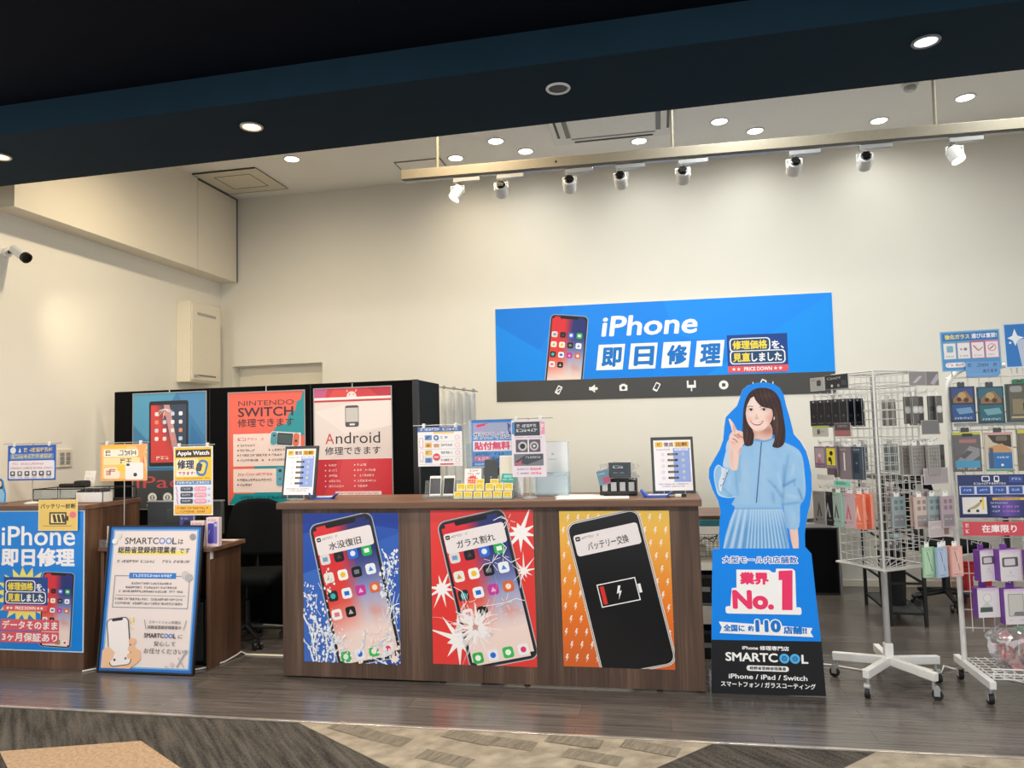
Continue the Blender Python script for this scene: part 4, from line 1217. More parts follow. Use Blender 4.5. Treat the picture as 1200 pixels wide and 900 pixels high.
# wire tray, device, card, box
t = thing('wire_letter_tray', 'black wire tray with clear front on the side counter', 'tray', (-4.02, 4.665, 1.05))
w = MB()
for z in (0.085,):
    w.tube([(-0.33, -0.1, z), (0.32, -0.1, z), (0.32, 0.12, z), (-0.33, 0.12, z)], 0.004, 8, closed=True)
for x in (-0.33, -0.11, 0.1, 0.32):
    w.tube([(x, -0.1, 0.085), (x, -0.1, 0.004), (x, 0.12, 0.004), (x, 0.12, 0.085)], 0.0035, 8)
for k in range(8):
    w.cyl((-0.33, -0.09+k*0.03, 0.004), (0.32, -0.09+k*0.03, 0.004), 0.002, n=6)
w.build('wire_frame', 'black', t)
MB().box(-0.32, 0.1, -0.105, -0.102, 0.008, 0.08).build('clear_front', 'acrylic', t)
t = thing('barcode_scanner', 'black handheld device lying on the wire tray', 'scanner', (-4.10, 4.64, 1.139))
MB().box(-0.09, 0.06, -0.03, 0.03, 0, 0.03).build('handle', 'black', t, 0.01, 3)
MB().box(0.04, 0.12, -0.04, 0.04, 0, 0.05).build('head', 'black', t, 0.012, 3)
MB().box(0.12, 0.124, -0.03, 0.03, 0.01, 0.04).build('scan_window', 'dgrey', t)
s = Sheet(0.09, 0.115, 100, 128, 0.001, (246, 244, 240)); s.small(30, 15, 22, 10, (230, 180, 90), 2); s.small(18, 56, 64, 12, (150, 150, 156), 3)
place(s.build('small_card', 'print'), -4.03, 4.71, 1.139, 'small white card standing behind the black scanner', 'card', rx=radians(-12))
t = thing('card_box', 'white card box on the side counter, full of black strips', 'box', (-3.785, 4.48, 1.05))
MB().box(-0.105, 0.105, -0.05, 0.05, 0, 0.004).box(-0.105, 0.105, -0.05, -0.046, 0, 0.07).box(-0.105, 0.105, 0.046, 0.05, 0, 0.07).box(-0.105, -0.101, -0.05, 0.05, 0, 0.07).box(0.101, 0.105, -0.05, 0.05, 0, 0.07).build('body', 'white', t)
MB().box(-0.09, -0.06, -0.0515, -0.05, 0.01, 0.06).build('pale_label', 'offwhite', t)
for k in range(7):
    b = MB().box(-0.1+k*0.028, -0.078+k*0.028, -0.04, 0.04, 0.006, 0.082+0.012*((k*3) % 4)/3).build('black_strip', 'black' if k % 2 else 'dgrey', t)

# acrylic leaflet stand
t = thing('leaflet_stand', 'clear leaflet stand with pale cards on the desk left of the framed sign', 'leaflet stand', (-3.60, 4.405, 0.765))
MB().box(-0.05, 0.05, -0.04, 0.04, 0, 0.004).box(-0.05, 0.05, 0.03, 0.034, 0, 0.13).box(-0.05, 0.05, -0.04, -0.037, 0, 0.05).build('clear_body', 'acrylic', t)
s = Sheet(0.085, 0.11, 100, 130, 0.002, (236, 212, 206)); s.rect(0, 50, 100, 6, (250, 240, 236)); s.small(12, 12, 70, 16, (96, 76, 80), 1); s.small(12, 66, 60, 14, (120, 96, 100), 2)
o = s.build('leaflet', 'print', t); o.location = (0, 0.024, 0.02)
# monitor seen from behind
t = thing('computer_monitor', 'dark grey monitor seen from behind on the low desk', 'monitor', (-3.20, 4.63, 0.765))
MB().box(-0.285, 0.285, -0.012, 0.02, 0.0525, 0.275).build('back_shell', 'dgrey', t, 0.008, 3)
MB().box(-0.13, 0.13, -0.03, -0.012, 0.10, 0.22).build('rear_housing', 'dgrey', t, 0.008, 3)
MB().box(-0.285, 0.285, -0.0125, 0.0205, 0.27, 0.278).build('top_edge', 'lgrey', t)
MB().box(-0.27, 0.27, 0.0205, 0.022, 0.065, 0.262).build('screen', 'black', t)
MB().box(-0.025, 0.025, 0.02, 0.04, 0.006, 0.14).box(-0.10, 0.10, -0.03, 0.09, 0.0, 0.008).build('stand', 'dgrey', t, 0.003)
# small product boxes on the desk
def carton(name, label, loc, w, dp, h, base, art, cat='box', group=None, rz=0.0):
    t = thing(name, label, cat, loc, rz, group)
    MB().box(-w/2, w/2, -dp/2+0.0015, dp/2, 0, h).build('carton', plain(name+'_card', base, 0.5), t, 0.002)
    s = Sheet(w-0.001, h-0.001, 100, 100*h/w, 0.001, base)
    art(s)
    o = s.build('front_print', 'gloss', t); o.location = (0, -dp/2+0.0005, 0.0005)
    return t
def art1(s): s.rect(0, 0, 100, s.AH, (92, 92, 180)); s.rr(25, 30, 60, 70, 20, (60, 60, 96)); s.circ(60, 90, 22, (240, 190, 90)); s.small(10, 10, 50, 12, (230, 226, 244), 1)
carton('film_box', 'small violet box standing behind the framed sign, under the watch sign', (-3.105, 4.52, 0.765), 0.10, 0.03, 0.185, (96, 92, 170), art1, 'box')
def art2(s):
    s.rect(0, 0, 100, s.AH, (238, 214, 214)); s.small(12, 12, 76, 14, (200, 120, 130), 2)
    for k in range(4): s.rr(30, 70+k*36, 60, 26, 5, ((206, 90, 80), (90, 150, 120), (120, 140, 190), (80, 90, 110))[k])
carton('film_box', 'pale pink box between the two violet boxes on the low desk', (-2.96, 4.42, 0.765), 0.095, 0.03, 0.165, (236, 216, 214), art2, 'box')
def art3(s): s.rect(0, 0, 100, s.AH, (236, 216, 222)); s.rr(12, 40, 48, s.AH-60, 10, (86, 78, 176)); s.rr(60, 30, 28, s.AH-50, 6, (120, 112, 196)); s.text('10', 66, 42, 18, 22, (240, 240, 250), 0.03); s.small(14, 10, 70, 16, (206, 110, 130), 2); s.small(20, 90, 10, 30, (230, 230, 244), 4)
carton('film_box', 'taller violet and pink box at the right end of the low desk', (-2.855, 4.43, 0.765), 0.09, 0.035, 0.185, (224, 206, 216), art3, 'box')
t = tag(MB().box(-0.07, 0.05, -0.03, 0.03, 0, 0.004).build('paper_slip', 'white'), 'white paper slip at the back right corner of the low desk', 'paper'); t.location = (-2.90, 4.68, 0.765)

# office chairs
def office_chair(label, loc, rz, group='black office chairs'):
    t = thing('office_chair', label, 'chair', loc, rz, group)
    MB().lathe([(0.02, 0.09), (0.03, 0.1), (0.028, 0.3), (0.018, 0.31), (0.018, 0.42)], 18).build('gas_column', 'black', t)
    for k in range(5):
        a = 2*pi*k/5+0.3
        lg = MB()
        lg.cyl((0.02*cos(a), 0.02*sin(a), 0.115), (0.27*cos(a), 0.27*sin(a), 0.078), 0.024, 0.016, 10).build('base_leg', 'black', t)
        cx, cy = 0.25*cos(a), 0.25*sin(a)
        b = MB()
        px, py = -sin(a), cos(a)
        for sgn in (-1, 1):
            b.cyl((cx+px*0.012*sgn, cy+py*0.012*sgn, 0.027), (cx+px*0.03*sgn, cy+py*0.03*sgn, 0.027), 0.027, n=16)
        b.cyl((cx, cy, 0.03), (cx, cy, 0.07), 0.009, n=8)
        b.build('caster', 'black', t)
    MB().box(-0.24, 0.24, -0.23, 0.23, 0.43, 0.50).build('seat', 'chairf', t, 0.03, 4)
    MB().tube([(0, 0.12, 0.42), (0, 0.24, 0.42), (0, 0.255, 0.55), (0, 0.24, 0.75)], 0.018, 10).build('back_post', 'black', t)
    def bf(u, v):
        x = (u-0.5)*2
        return (x*0.23*(1-0.22*v**3), 0.225-0.05*(1-x*x)*0.5+0.03*v, 0.58+v*0.42-0.05*abs(x)**3*v)
    MB().grid(bf, 14, 14).build('backrest', 'chairf', t, thick=0.05)
    return t
office_chair('black office chair between the low desk and the partition', (-2.96, 4.99, 0), radians(12))
office_chair('black office chair against the back wall behind the wire racks', (2.16, 6.52, 0), radians(30))

# floor cable and pale cover strip
tag(MB().tube([(-3.66, 4.24, 0.006), (-3.60, 4.31, 0.006), (-3.3, 4.37, 0.006), (-2.96, 4.33, 0.006), (-2.89, 4.40, 0.006), (-2.84, 4.52, 0.006), (-2.832, 4.64, 0.012), (-2.828, 4.70, 0.02), (-2.81, 4.715, 0.006), (-2.79, 4.70, 0.006)], 0.005, 8).build('power_cable', 'cable'), 'white power cable on the floor beside the framed sign', 'cable')
tag(MB().prism([(-0.24, 0), (0.24, 0), (0.24, 0.008), (-0.24, 0.008)], -0.012, 0.012).build('cable_cover', 'strip', bevel=0.003), 'pale cable cover strip on the floor left of the counter', 'cable cover').location = (-2.555, 4.70, 0.0)

# ================================================================== THINGS ON THE RECEPTION COUNTER
def compare_art(s):
    s.rect(4, 4, 92, 16, (250, 246, 240)); s.rr(5, 5, 20, 14, 2, (246, 196, 60)); s.small(9, 8, 12, 8, (120, 90, 60), 1)
    s.text('徹底', 28, 6, 26, 12, (120, 84, 96), 0.03); s.rect(57, 5, 38, 14, (244, 190, 60)); s.text('比較', 61, 6.5, 30, 11, (110, 70, 40), 0.03)
    s.rect(52, 22, 44, 92, (150, 172, 232)); s.small(8, 24, 36, 4, (130, 120, 140), 2); s.rr(56, 23, 36, 6, 2, (230, 234, 246)); s.small(60, 24.5, 28, 3, (90, 110, 170), 3)
    for k in range(5):
        y = 36+k*16
        s.rr(36, y, 28, 5.5, 2.5, (30, 28, 34)); s.small(40, y+1.2, 20, 3, (220, 200, 160) if k < 4 else (160, 160, 180), 4+k)
        s.circ(24, y+3, 4, (206, 196, 216)); s.circ(24, y+3, 2.8, (244, 240, 246)); s.circ(78, y+3, 4.6, (186, 204, 210)); s.circ(78, y+3, 3.0, (216, 224, 170) if k % 2 else (170, 190, 240))
    s.small(8, 118, 80, 3, (110, 104, 120), 12); s.small(18, 124, 60, 3, (130, 124, 140), 13)
def compare_frame(label, loc, rz, lean=-9):
    t = thing('tabletop_frame', label, 'picture frame', loc, rz, 'framed comparison charts on the counter')
    s = Sheet(0.215, 0.295, 100, 137, 0.002, (250, 246, 248)); compare_art(s)
    o = s.build('chart_print', 'gloss', t); o.rotation_euler = (radians(lean), 0, 0); o.location = (0, -0.004, 0.03)
    f = MB()
    f.box(-0.122, -0.104, -0.008, 0.008, 0.012, 0.343).box(0.104, 0.122, -0.008, 0.008, 0.012, 0.343).box(-0.104, 0.104, -0.008, 0.008, 0.012, 0.031).box(-0.104, 0.104, -0.008, 0.008, 0.324, 0.343)
    fo = f.build('frame', 'dgrey', t, 0.002); fo.rotation_euler = (radians(lean), 0, 0)
    b = MB().box(-0.118, 0.118, 0.003, 0.0075, 0.016, 0.339).build('back_board', 'black', t); b.rotation_euler = (radians(lean), 0, 0)
    w = MB()
    for sx in (-0.06, 0.06):
        w.tube([(sx, -0.03, 0.03), (sx, -0.03, 0.004), (sx, 0.11, 0.004), (sx, 0.05, 0.19)], 0.003, 8)
    w.cyl((-0.06, -0.03, 0.004), (0.06, -0.03, 0.004), 0.003).cyl((-0.06, 0.11, 0.004), (0.06, 0.11, 0.004), 0.003)
    w.build('wire_easel', 'lgrey', t)
    return t
compare_frame('dark framed comparison chart at the left end of the counter', (-2.285, 4.47, CT), radians(-6))
compare_frame('dark framed comparison chart at the right end of the counter', (0.068, 4.47, CT), radians(4))
def pen_tray(label, loc, rz):
    t = thing('pen_tray', label, 'tray', loc, rz, 'blue trays beside the framed charts')
    b = MB()
    b.prism([(-0.075, 0.004), (-0.055, 0), (0.055, 0), (0.085, 0.03), (0.08, 0.034), (0.05, 0.008), (-0.05, 0.008), (-0.09, 0.045), (-0.095, 0.04)], -0.035, 0.035)
    b.build('tray_body', 'blue', t, 0.002)
    MB().cyl((-0.05, 0.0, 0.0125), (0.06, 0.01, 0.0125), 0.0045, n=10).build('pen', 'white', t)
    return t
pen_tray('blue plastic tray beside the left framed chart', (-2.12, 4.50, CT), radians(8))
pen_tray('blue plastic tray in front of the right framed chart', (-0.03, 4.40, CT), radians(-4))
t = thing('white_eraser', 'small white block in front of the right framed chart', 'eraser', (0.10, 4.395, CT))
MB().box(-0.03, 0.03, -0.01, 0.01, 0, 0.016).build('block', 'white', t, 0.003)
MB().box(0.005, 0.032, -0.0112, 0.0112, -0.0002, 0.0172).build('sleeve', 'black', t, 0.001)

# repair price sign on pole
s = Sheet(0.292, 0.25, 100, 86, 0.0015, (248, 246, 246))
s.rect(0, 0, 100, 11, (76, 112, 176)); s.small(6, 2.5, 44, 6, (236, 240, 246), 1); s.small(56, 2.5, 36, 6, (226, 232, 244), 2)
s.rect(36, 11, 46, 4, (246, 206, 120))
for k in range(4):
    y = 18+k*16.5
    s.rect(16, y, 16, 11, ((110, 150, 206), (240, 190, 90), (240, 196, 100), (110, 150, 206))[k]); s.small(18, y+2, 12, 7, (50, 60, 90), 4+k); s.rect(2, y+14, 96, 0.7, (200, 196, 200))
    s.small(52, y+3, 26 if k else 16, 5, (70, 62, 70), 9+k); s.rr(84, y+1, 11, 10, 4, (246, 200, 200)); s.rr(85.5, y+2.5, 8, 7, 3, (250, 240, 240))
s.circ(42, 24, 6, (60, 116, 180)); s.circ(42, 24, 3, (220, 230, 240)); s.rr(36, 37, 12, 8, 2, (206, 160, 120)); s.circ(42, 66, 8, (222, 70, 90)); s.rect(37, 64, 10, 4, (240, 200, 200))
for y in (24, 54): s.rr(4, y, 8, 22, 2, (214, 150, 150)); s.rr(5, y+1, 6, 20, 1.5, (250, 246, 246))
s.rect(50, 80, 30, 3, (222, 70, 80))
sign_stand('white price sign with blue heading on a pole above the two white phones', (-1.375, 4.60, CT), 0.19, s, 'signs on poles on the counter', 0.03, 2, 'lgrey', 0.0)

# two white dummy phones on a clear stand
t = thing('phone_stand', 'clear acrylic stand under the two white phones on the counter', 'stand', (-1.335, 4.49, CT))
MB().box(-0.12, 0.12, -0.05, 0.05, 0, 0.004).obox((0, 0.018, 0.055), ((1, 0, 0), (0, 0.28, 0.96), (0, 0.96, -0.28)), (0.115, 0.052, 0.002)).box(-0.115, 0.115, -0.045, -0.04, 0.004, 0.02).build('clear_plate', 'acrylic', t)
def dummy_phone(label, loc, rz=0, ang=-16, sz=(0.072, 0.128), body='white', scr=(16, 16, 20), group=None, cat='phone', name='dummy_phone', screen=True, bodycol=None):
    t = thing(name, label, cat, loc, rz, group)
    t.rotation_euler = (radians(ang), 0, rz)
    w, h = sz
    MB().box(-w/2, w/2, 0, 0.008, 0, h).build('phone_body', body, t, 0.0035, 3)
    if screen:
        s = Sheet(w*0.9, h*0.76, 100, 100*h*0.76/(w*0.9), 0.0008, scr); s.poly([(40, 0), (60, 0), (30, s.AH), (10, s.AH)], tuple(min(255, c+10) for c in scr))
        o = s.build('screen', 'gloss', t); o.location = (0, -0.0006, h*0.12)
        MB().box(-0.008, 0.008, -0.0008, 0, h*0.93, h*0.94).build('earpiece', 'dgrey', t)
    return t
dummy_phone('left one of the two white phones with black screens on the counter', (-1.372, 4.458, CT+0.012), radians(4), group='white phones on the counter')
dummy_phone('right one of the two white phones with black screens on the counter', (-1.288, 4.458, CT+0.012), radians(-3), group='white phones on the counter')

# glass film poster in clear stand
t = thing('acrylic_display_stand', 'tall clear acrylic stand holding the pink and blue glass film poster', 'display stand', (-1.03, 4.56, CT))
MB().box(-0.15, 0.15, -0.06, 0.03, 0, 0.004).box(-0.15, 0.15, 0.02, 0.024, 0.004, 0.475).box(-0.152, -0.148, -0.058, 0.03, 0.004, 0.33).box(0.148, 0.152, -0.058, 0.03, 0.004, 0.22).build('clear_panel', 'acrylic', t)
s = Sheet(0.262, 0.29, 100, 112, 0.001, (86, 150, 214))
s.rect(0, 0, 100, 6, (40, 120, 196)); s.rect(4, 8, 92, 30, (176, 160, 206)); s.poly([(12, 12), (40, 8), (44, 12), (14, 18)], (226, 60, 84)); s.rr(34, 10, 56, 20, 3, (160, 170, 200)); s.poly([(88, 8), (96, 14), (92, 26), (98, 36), (90, 40)], (40, 90, 160))
s.otext('ガラスフィルム', 5, 30, 90, 17, (36, 60, 120), (244, 247, 252), 0.02, 0.08)
s.rect(3, 51, 94, 25, (240, 236, 244)); s.otext('貼付無料', 6, 53, 88, 20, (226, 70, 116), (250, 244, 248), 0.05, 0.04)
s.small(8, 79, 70, 7, (30, 60, 110), 5); s.rr(3, 88, 42, 12, 2, (196, 116, 160)); s.small(6, 90, 36, 8, (250, 214, 226), 6); s.small(48, 90, 46, 8, (36, 66, 120), 7); s.rect(0, 103, 100, 9, (50, 130, 206)); s.small(6, 104.5, 30, 5, (220, 236, 250), 8)
o = s.build('glass_film_poster', 'gloss', t); o.location = (-0.0, 0.017, 0.185)
o = MB().box(-0.06, 0.06, 0.013, 0.017, 0.13, 0.178).build('grey_picture_strip', 'grey', t)
# sample films leaning in front
dummy_phone('dark grey film sample leaning in the clear stand above the yellow cards', (-1.018, 4.46, CT+0.078), 0, -10, (0.083, 0.155), 'dgrey', screen=False, name='film_sample', cat='sample', group='film samples on the counter')
dummy_phone('pale film sample leaning right of the dark one in the clear stand', (-0.925, 4.47, CT+0.078), 0, -8, (0.085, 0.175), 'offwhite', screen=False, name='film_sample', cat='sample', group='film samples on the counter')
for o in list(COL.objects):
    if o.name.startswith('film_sample'):
        MB().box(-0.006, 0.006, -0.0008, 0, 0.045, 0.049).build('mark', 'lgrey', o)
# stepped clear tray with yellow cards
t = thing('stepped_card_tray', 'clear stepped tray holding rows of small yellow cards', 'tray', (-1.045, 4.41, CT))
MB().box(-0.18, 0.18, -0.07, 0.06, 0, 0.003).box(-0.18, 0.18, -0.07, -0.067, 0, 0.018).box(-0.18, 0.18, -0.02, -0.017, 0.003, 0.048).box(-0.18, 0.18, 0.03, 0.033, 0.003, 0.076).box(-0.18, 0.18, -0.02, 0.033, 0.044, 0.047).build('clear_steps', 'acrylic', t)
def ycard():
    s = Sheet(0.052, 0.044, 100, 84, 0.004, (240, 214, 90)); s.frame(0, 0, 100, 84, 7, (250, 238, 190)); s.rect(14, 14, 72, 20, (226, 190, 50)); s.small(14, 42, 72, 14, (150, 120, 30), 3, 0.6); s.small(14, 62, 60, 12, (250, 246, 220), 4, 0.6)
    o = s.build('yellow_card', 'gloss'); o.rotation_euler = (radians(-10), 0, 0)
    return o
yc = ycard(); n = 0
for row, (y, z, xs, lab) in enumerate((( -0.062, 0.004, [-0.15, -0.09, -0.03, 0.03, 0.09, 0.15], 'small yellow card in the front row of the clear stepped tray'),
                                       (-0.012, 0.048, [-0.145, -0.087, -0.029, 0.032, 0.09, 0.147], 'small yellow card in the second row of the clear stepped tray'),
                                       (0.042, 0.07, [-0.04, 0.05], 'small yellow card in the back row of the clear stepped tray'))):
    for x in xs:
        o = yc if n == 0 else yc.copy()
        if n: COL.objects.link(o)
        n += 1
        o.location = (-1.045+x, 4.41+y, CT+z)
        o.rotation_euler = (radians(-10), 0, radians((n*37) % 9-4))
        tag(o, lab, 'card', 'yellow cards in the stepped tray, row %s' % ('front', 'second', 'back')[row])
s = Sheet(0.105, 0.10, 100, 96, 0.002, (246, 236, 234))
s.small(30, 6, 50, 12, (90, 84, 90), 2); s.small(20, 26, 70, 10, (60, 56, 60), 3); s.star(48, 70, 24, 36, 12, (232, 76, 54), 0.1); s.small(24, 58, 50, 12, (252, 236, 220), 4, 0.7); s.small(26, 74, 46, 10, (252, 226, 200), 5, 0.7)
place(s.build('price_card', 'gloss'), -1.135, 4.475, CT+0.078, 'white card with a red star left of the dark film sample', 'card', rx=radians(-10))
s = Sheet(0.09, 0.055, 100, 61, 0.002, (40, 160, 150), outline=[(8, 0), (96, 4), (100, 56), (60, 61), (0, 55)]); s.rr(20, 10, 56, 18, 5, (130, 206, 196)); s.small(14, 36, 70, 9, (230, 246, 244), 3)
place(s.build('teal_tag', 'gloss'), -0.905, 4.43, CT+0.092, 'small teal tag in front of the pale film sample', 'card', rx=radians(-12))
# dark poster hung on a rod
s = Sheet(0.205, 0.335, 100, 163, 0.001, (236, 226, 236))
s.rect(8, 5, 76, 40, (60, 66, 76)); s.small(16, 12, 58, 9, (220, 222, 226), 1); s.small(14, 25, 64, 9, (226, 228, 232), 2); s.rect(2, 6, 8, 34, (70, 140, 196)); s.rect(86, 6, 12, 36, (236, 160, 180)); s.small(87, 12, 10, 20, (250, 236, 240), 3)
s.small(10, 48, 80, 4, (190, 150, 170), 4)
s.rect(12, 56, 72, 36, (96, 88, 96)); s.circ(32, 75, 13, (206, 200, 204)); s.circ(32, 75, 8, (40, 40, 44)); s.circ(66, 75, 13, (196, 192, 198)); s.circ(66, 75, 8, (70, 74, 80)); s.circ(66, 75, 4, (220, 220, 224)); s.rect(47, 56, 4, 36, (236, 230, 236))
s.rect(6, 97, 86, 34, (120, 122, 130)); s.poly([(8, 120), (40, 100), (90, 99), (90, 112), (44, 128)], (66, 72, 80)); s.poly([(8, 126), (30, 114), (24, 131)], (200, 90, 110)); s.small(40, 104, 44, 6, (210, 212, 218), 6)
s.small(14, 138, 34, 5, (150, 120, 140), 7); s.small(52, 137, 34, 7, (236, 90, 116), 8); s.small(14, 150, 34, 5, (150, 120, 140), 9); s.small(52, 149, 34, 7, (236, 90, 116), 10)
sign_stand('tall pale camera film sign with dark heading clipped to a rod on the counter', (-0.765, 4.385, CT), 0.127, s, 'signs on poles on the counter', 0.045, 2, 'lgrey')
# clear holder with white sheets, and smoky clear block
t = thing('brochure_holder', 'clear brochure holder with white sheets right of the camera film sign', 'brochure holder', (-0.66, 4.57, CT))
MB().box(-0.11, 0.11, -0.06, 0.03, 0, 0.004).box(-0.11, 0.11, 0.026, 0.03, 0.004, 0.33).box(-0.11, 0.11, -0.06, -0.056, 0.004, 0.145).box(-0.11, 0.11, -0.02, -0.016, 0.004, 0.14).build('clear_body', 'acrylic', t)
s = Sheet(0.20, 0.20, 100, 100, 0.001, (244, 248, 250)); s.small(50, 34, 8, 6, (40, 90, 100), 1); s.small(40, 50, 26, 5, (150, 170, 176), 2)
o = s.build('white_leaflet', 'print', t); o.location = (0, 0.02, 0.125)
s = Sheet(0.20, 0.11, 100, 55, 0.001, (238, 246, 246)); s.small(44, 40, 40, 4, (160, 190, 190), 3)
o = s.build('white_leaflet', 'print', t); o.location = (0, -0.03, 0.008)
t = thing('smoky_film_roll', 'rolled clear plastic sheet standing right of the stepped tray', 'plastic roll', (-0.828, 4.46, CT))
def rl(u, v):
    a = u*5.2
    return ((0.028+0.006*v)*cos(a)*(1-0.2*v), 0.02*sin(a), v*0.145)
MB().grid(rl, 22, 4).build('rolled_sheet', 'film', t)
MB().lathe([(0.03, 0.0), (0.03, 0.003), (0.028, 0.004)], 20).build('base_disc', 'acrylic', t)
# loose papers
pp = MB().box(-0.21, 0.21, -0.09, 0.09, 0, 0.0012).build('paper_sheet', 'white'); pp.location = (-0.40, 4.40, CT); pp.rotation_euler = (0, 0, radians(3))
tag(pp, 'long white sheet lying on the counter before the card rack', 'paper')
p2 = MB().box(-0.14, 0.14, -0.08, 0.08, 0, 0.003).build('paper_sheet', 'white'); p2.location = (-0.48, 4.50, CT+0.0015); p2.rotation_euler = (0, 0, radians(-7))
tag(p2, 'stack of white papers behind the long white sheet on the counter', 'paper')
# black card rack
t = thing('card_rack', 'black rack of cards under clear film on the counter, left of the right chart', 'card rack', (-0.255, 4.55, CT))
MB().box(-0.11, 0.11, -0.06, 0.06, 0.006, 0.028).build('base', 'black', t, 0.004)
for sx in (-0.09, 0.09):
    MB().cyl((sx, -0.04, 0), (sx, -0.04, 0.006), 0.01, n=12).build('foot', 'rubber', t)
MB().box(-0.11, 0.11, 0.02, 0.05, 0.028, 0.10).build('back_block', 'black', t, 0.004)
for k in range(5):
    MB().box(-0.108+k*0.052, -0.1+k*0.052, -0.055, 0.02, 0.028, 0.085).build('divider', 'black', t)
for k in range(4):
    MB().box(-0.095+k*0.052, -0.062+k*0.052, -0.052, -0.046, 0.028, 0.08).build('pale_card', 'lgrey', t)
s = Sheet(0.13, 0.09, 100, 69, 0.002, (50, 58, 66)); s.frame(0, 0, 100, 69, 3, (30, 34, 38)); s.small(18, 14, 50, 13, (200, 208, 214), 2); s.small(20, 44, 50, 7, (150, 160, 168), 3); s.frame(8, 6, 84, 55, 1.2, (90, 100, 108))
o = s.build('dark_card', 'gloss', t); o.location = (0.01, -0.02, 0.105); o.rotation_euler = (radians(-6), 0, 0)
s = Sheet(0.07, 0.085, 100, 121, 0.002, (96, 130, 150)); s.rect(40, 60, 60, 50, (170, 70, 100)); s.small(10, 20, 60, 14, (190, 210, 220), 4)
o = s.build('small_leaflet', 'gloss', t); o.location = (-0.075, -0.058, 0.068); o.rotation_euler = (radians(-4), radians(-12), 0)
def bag(u, v):
    a = u*pi
    return (0.115*cos(a)+0.012*sin(v*9), -0.02+0.05*sin(a)+0.006*sin(u*17+v*7), 0.09+v*0.11*(1-0.18*abs(cos(a))**2)+0.004*sin(u*23))
MB().grid(bag, 24, 8).build('clear_cover', 'film', t)

# back work table between counter and standee
t = thing('back_work_table', 'wooden work table with teal edge behind the right end of the counter', 'table', (0.20, 5.15, 0))
MB().box(-0.45, 0.32, -0.25, 0.25, 0.865, 0.89).build('table_top', 'woodh', t, 0.002)
MB().box(-0.45, 0.32, -0.258, -0.251, 0.825, 0.865).build('teal_edge', 'teal', t)
for x in (-0.42, 0.29):
    for y in (-0.22, 0.22):
        MB().box(x-0.015, x+0.015, y-0.015, y+0.015, 0, 0.865).build('leg', 'dgrey', t)
MB().box(-0.44, 0.31, -0.24, 0.24, 0.60, 0.615).build('shelf', 'offwhite', t)
MB().box(-0.44, 0.31, -0.24, 0.24, 0.33, 0.345).build('shelf', 'grey', t)
t = thing('wire_basket', 'tangled wire basket with pale parts under the teal table edge', 'basket', (0.26, 5.05, 0.615))
w = MB()
for k in range(5):
    w.tube([(-0.1, -0.06, 0.01+k*0.03), (0.1, -0.06, 0.01+k*0.03), (0.1, 0.06, 0.01+k*0.03), (-0.1, 0.06, 0.01+k*0.03)], 0.002, 6, closed=True)
for k in range(9):
    x = -0.1+k*0.025
    w.tube([(x, -0.06, 0.13), (x, -0.06, 0.003), (x, 0.06, 0.003), (x, 0.06, 0.13)], 0.0015, 6)
w.build('wire_mesh', 'lgrey', t)
MB().box(-0.08, 0.0, -0.04, 0.04, 0.006, 0.07).build('pale_parts', 'offwhite', t, 0.006)
MB().tube([(-0.06, -0.03, 0.08), (0.0, 0.0, 0.12), (0.05, -0.02, 0.09), (0.08, 0.02, 0.13), (0.02, 0.03, 0.1)], 0.004, 8).build('cord', 'dgrey', t)
for i, (x, z, lab) in enumerate(((0.27, 0.345, 'black bin on the middle shelf behind the counter end'), (0.27, 0.0, 'black bin on the floor behind the counter end'))):
    t = thing('storage_bin', lab, 'bin', (x, 5.0, z), 0, 'black bins behind the counter')
    MB().box(-0.1, 0.04, -0.08, 0.1, 0, 0.006).box(-0.1, -0.094, -0.08, 0.1, 0, 0.17).box(0.034, 0.04, -0.08, 0.1, 0, 0.17).box(-0.094, 0.034, -0.08, -0.074, 0, 0.17).box(-0.094, 0.034, 0.094, 0.1, 0, 0.17).build('bin_body', 'black', t)
    MB().box(-0.105, 0.045, -0.085, -0.08, 0.155, 0.175).build('rim', 'dgrey', t)
    MB().box(-0.06, 0.0, -0.082, -0.08, 0.07, 0.10).build('label_plate', 'lgrey', t)

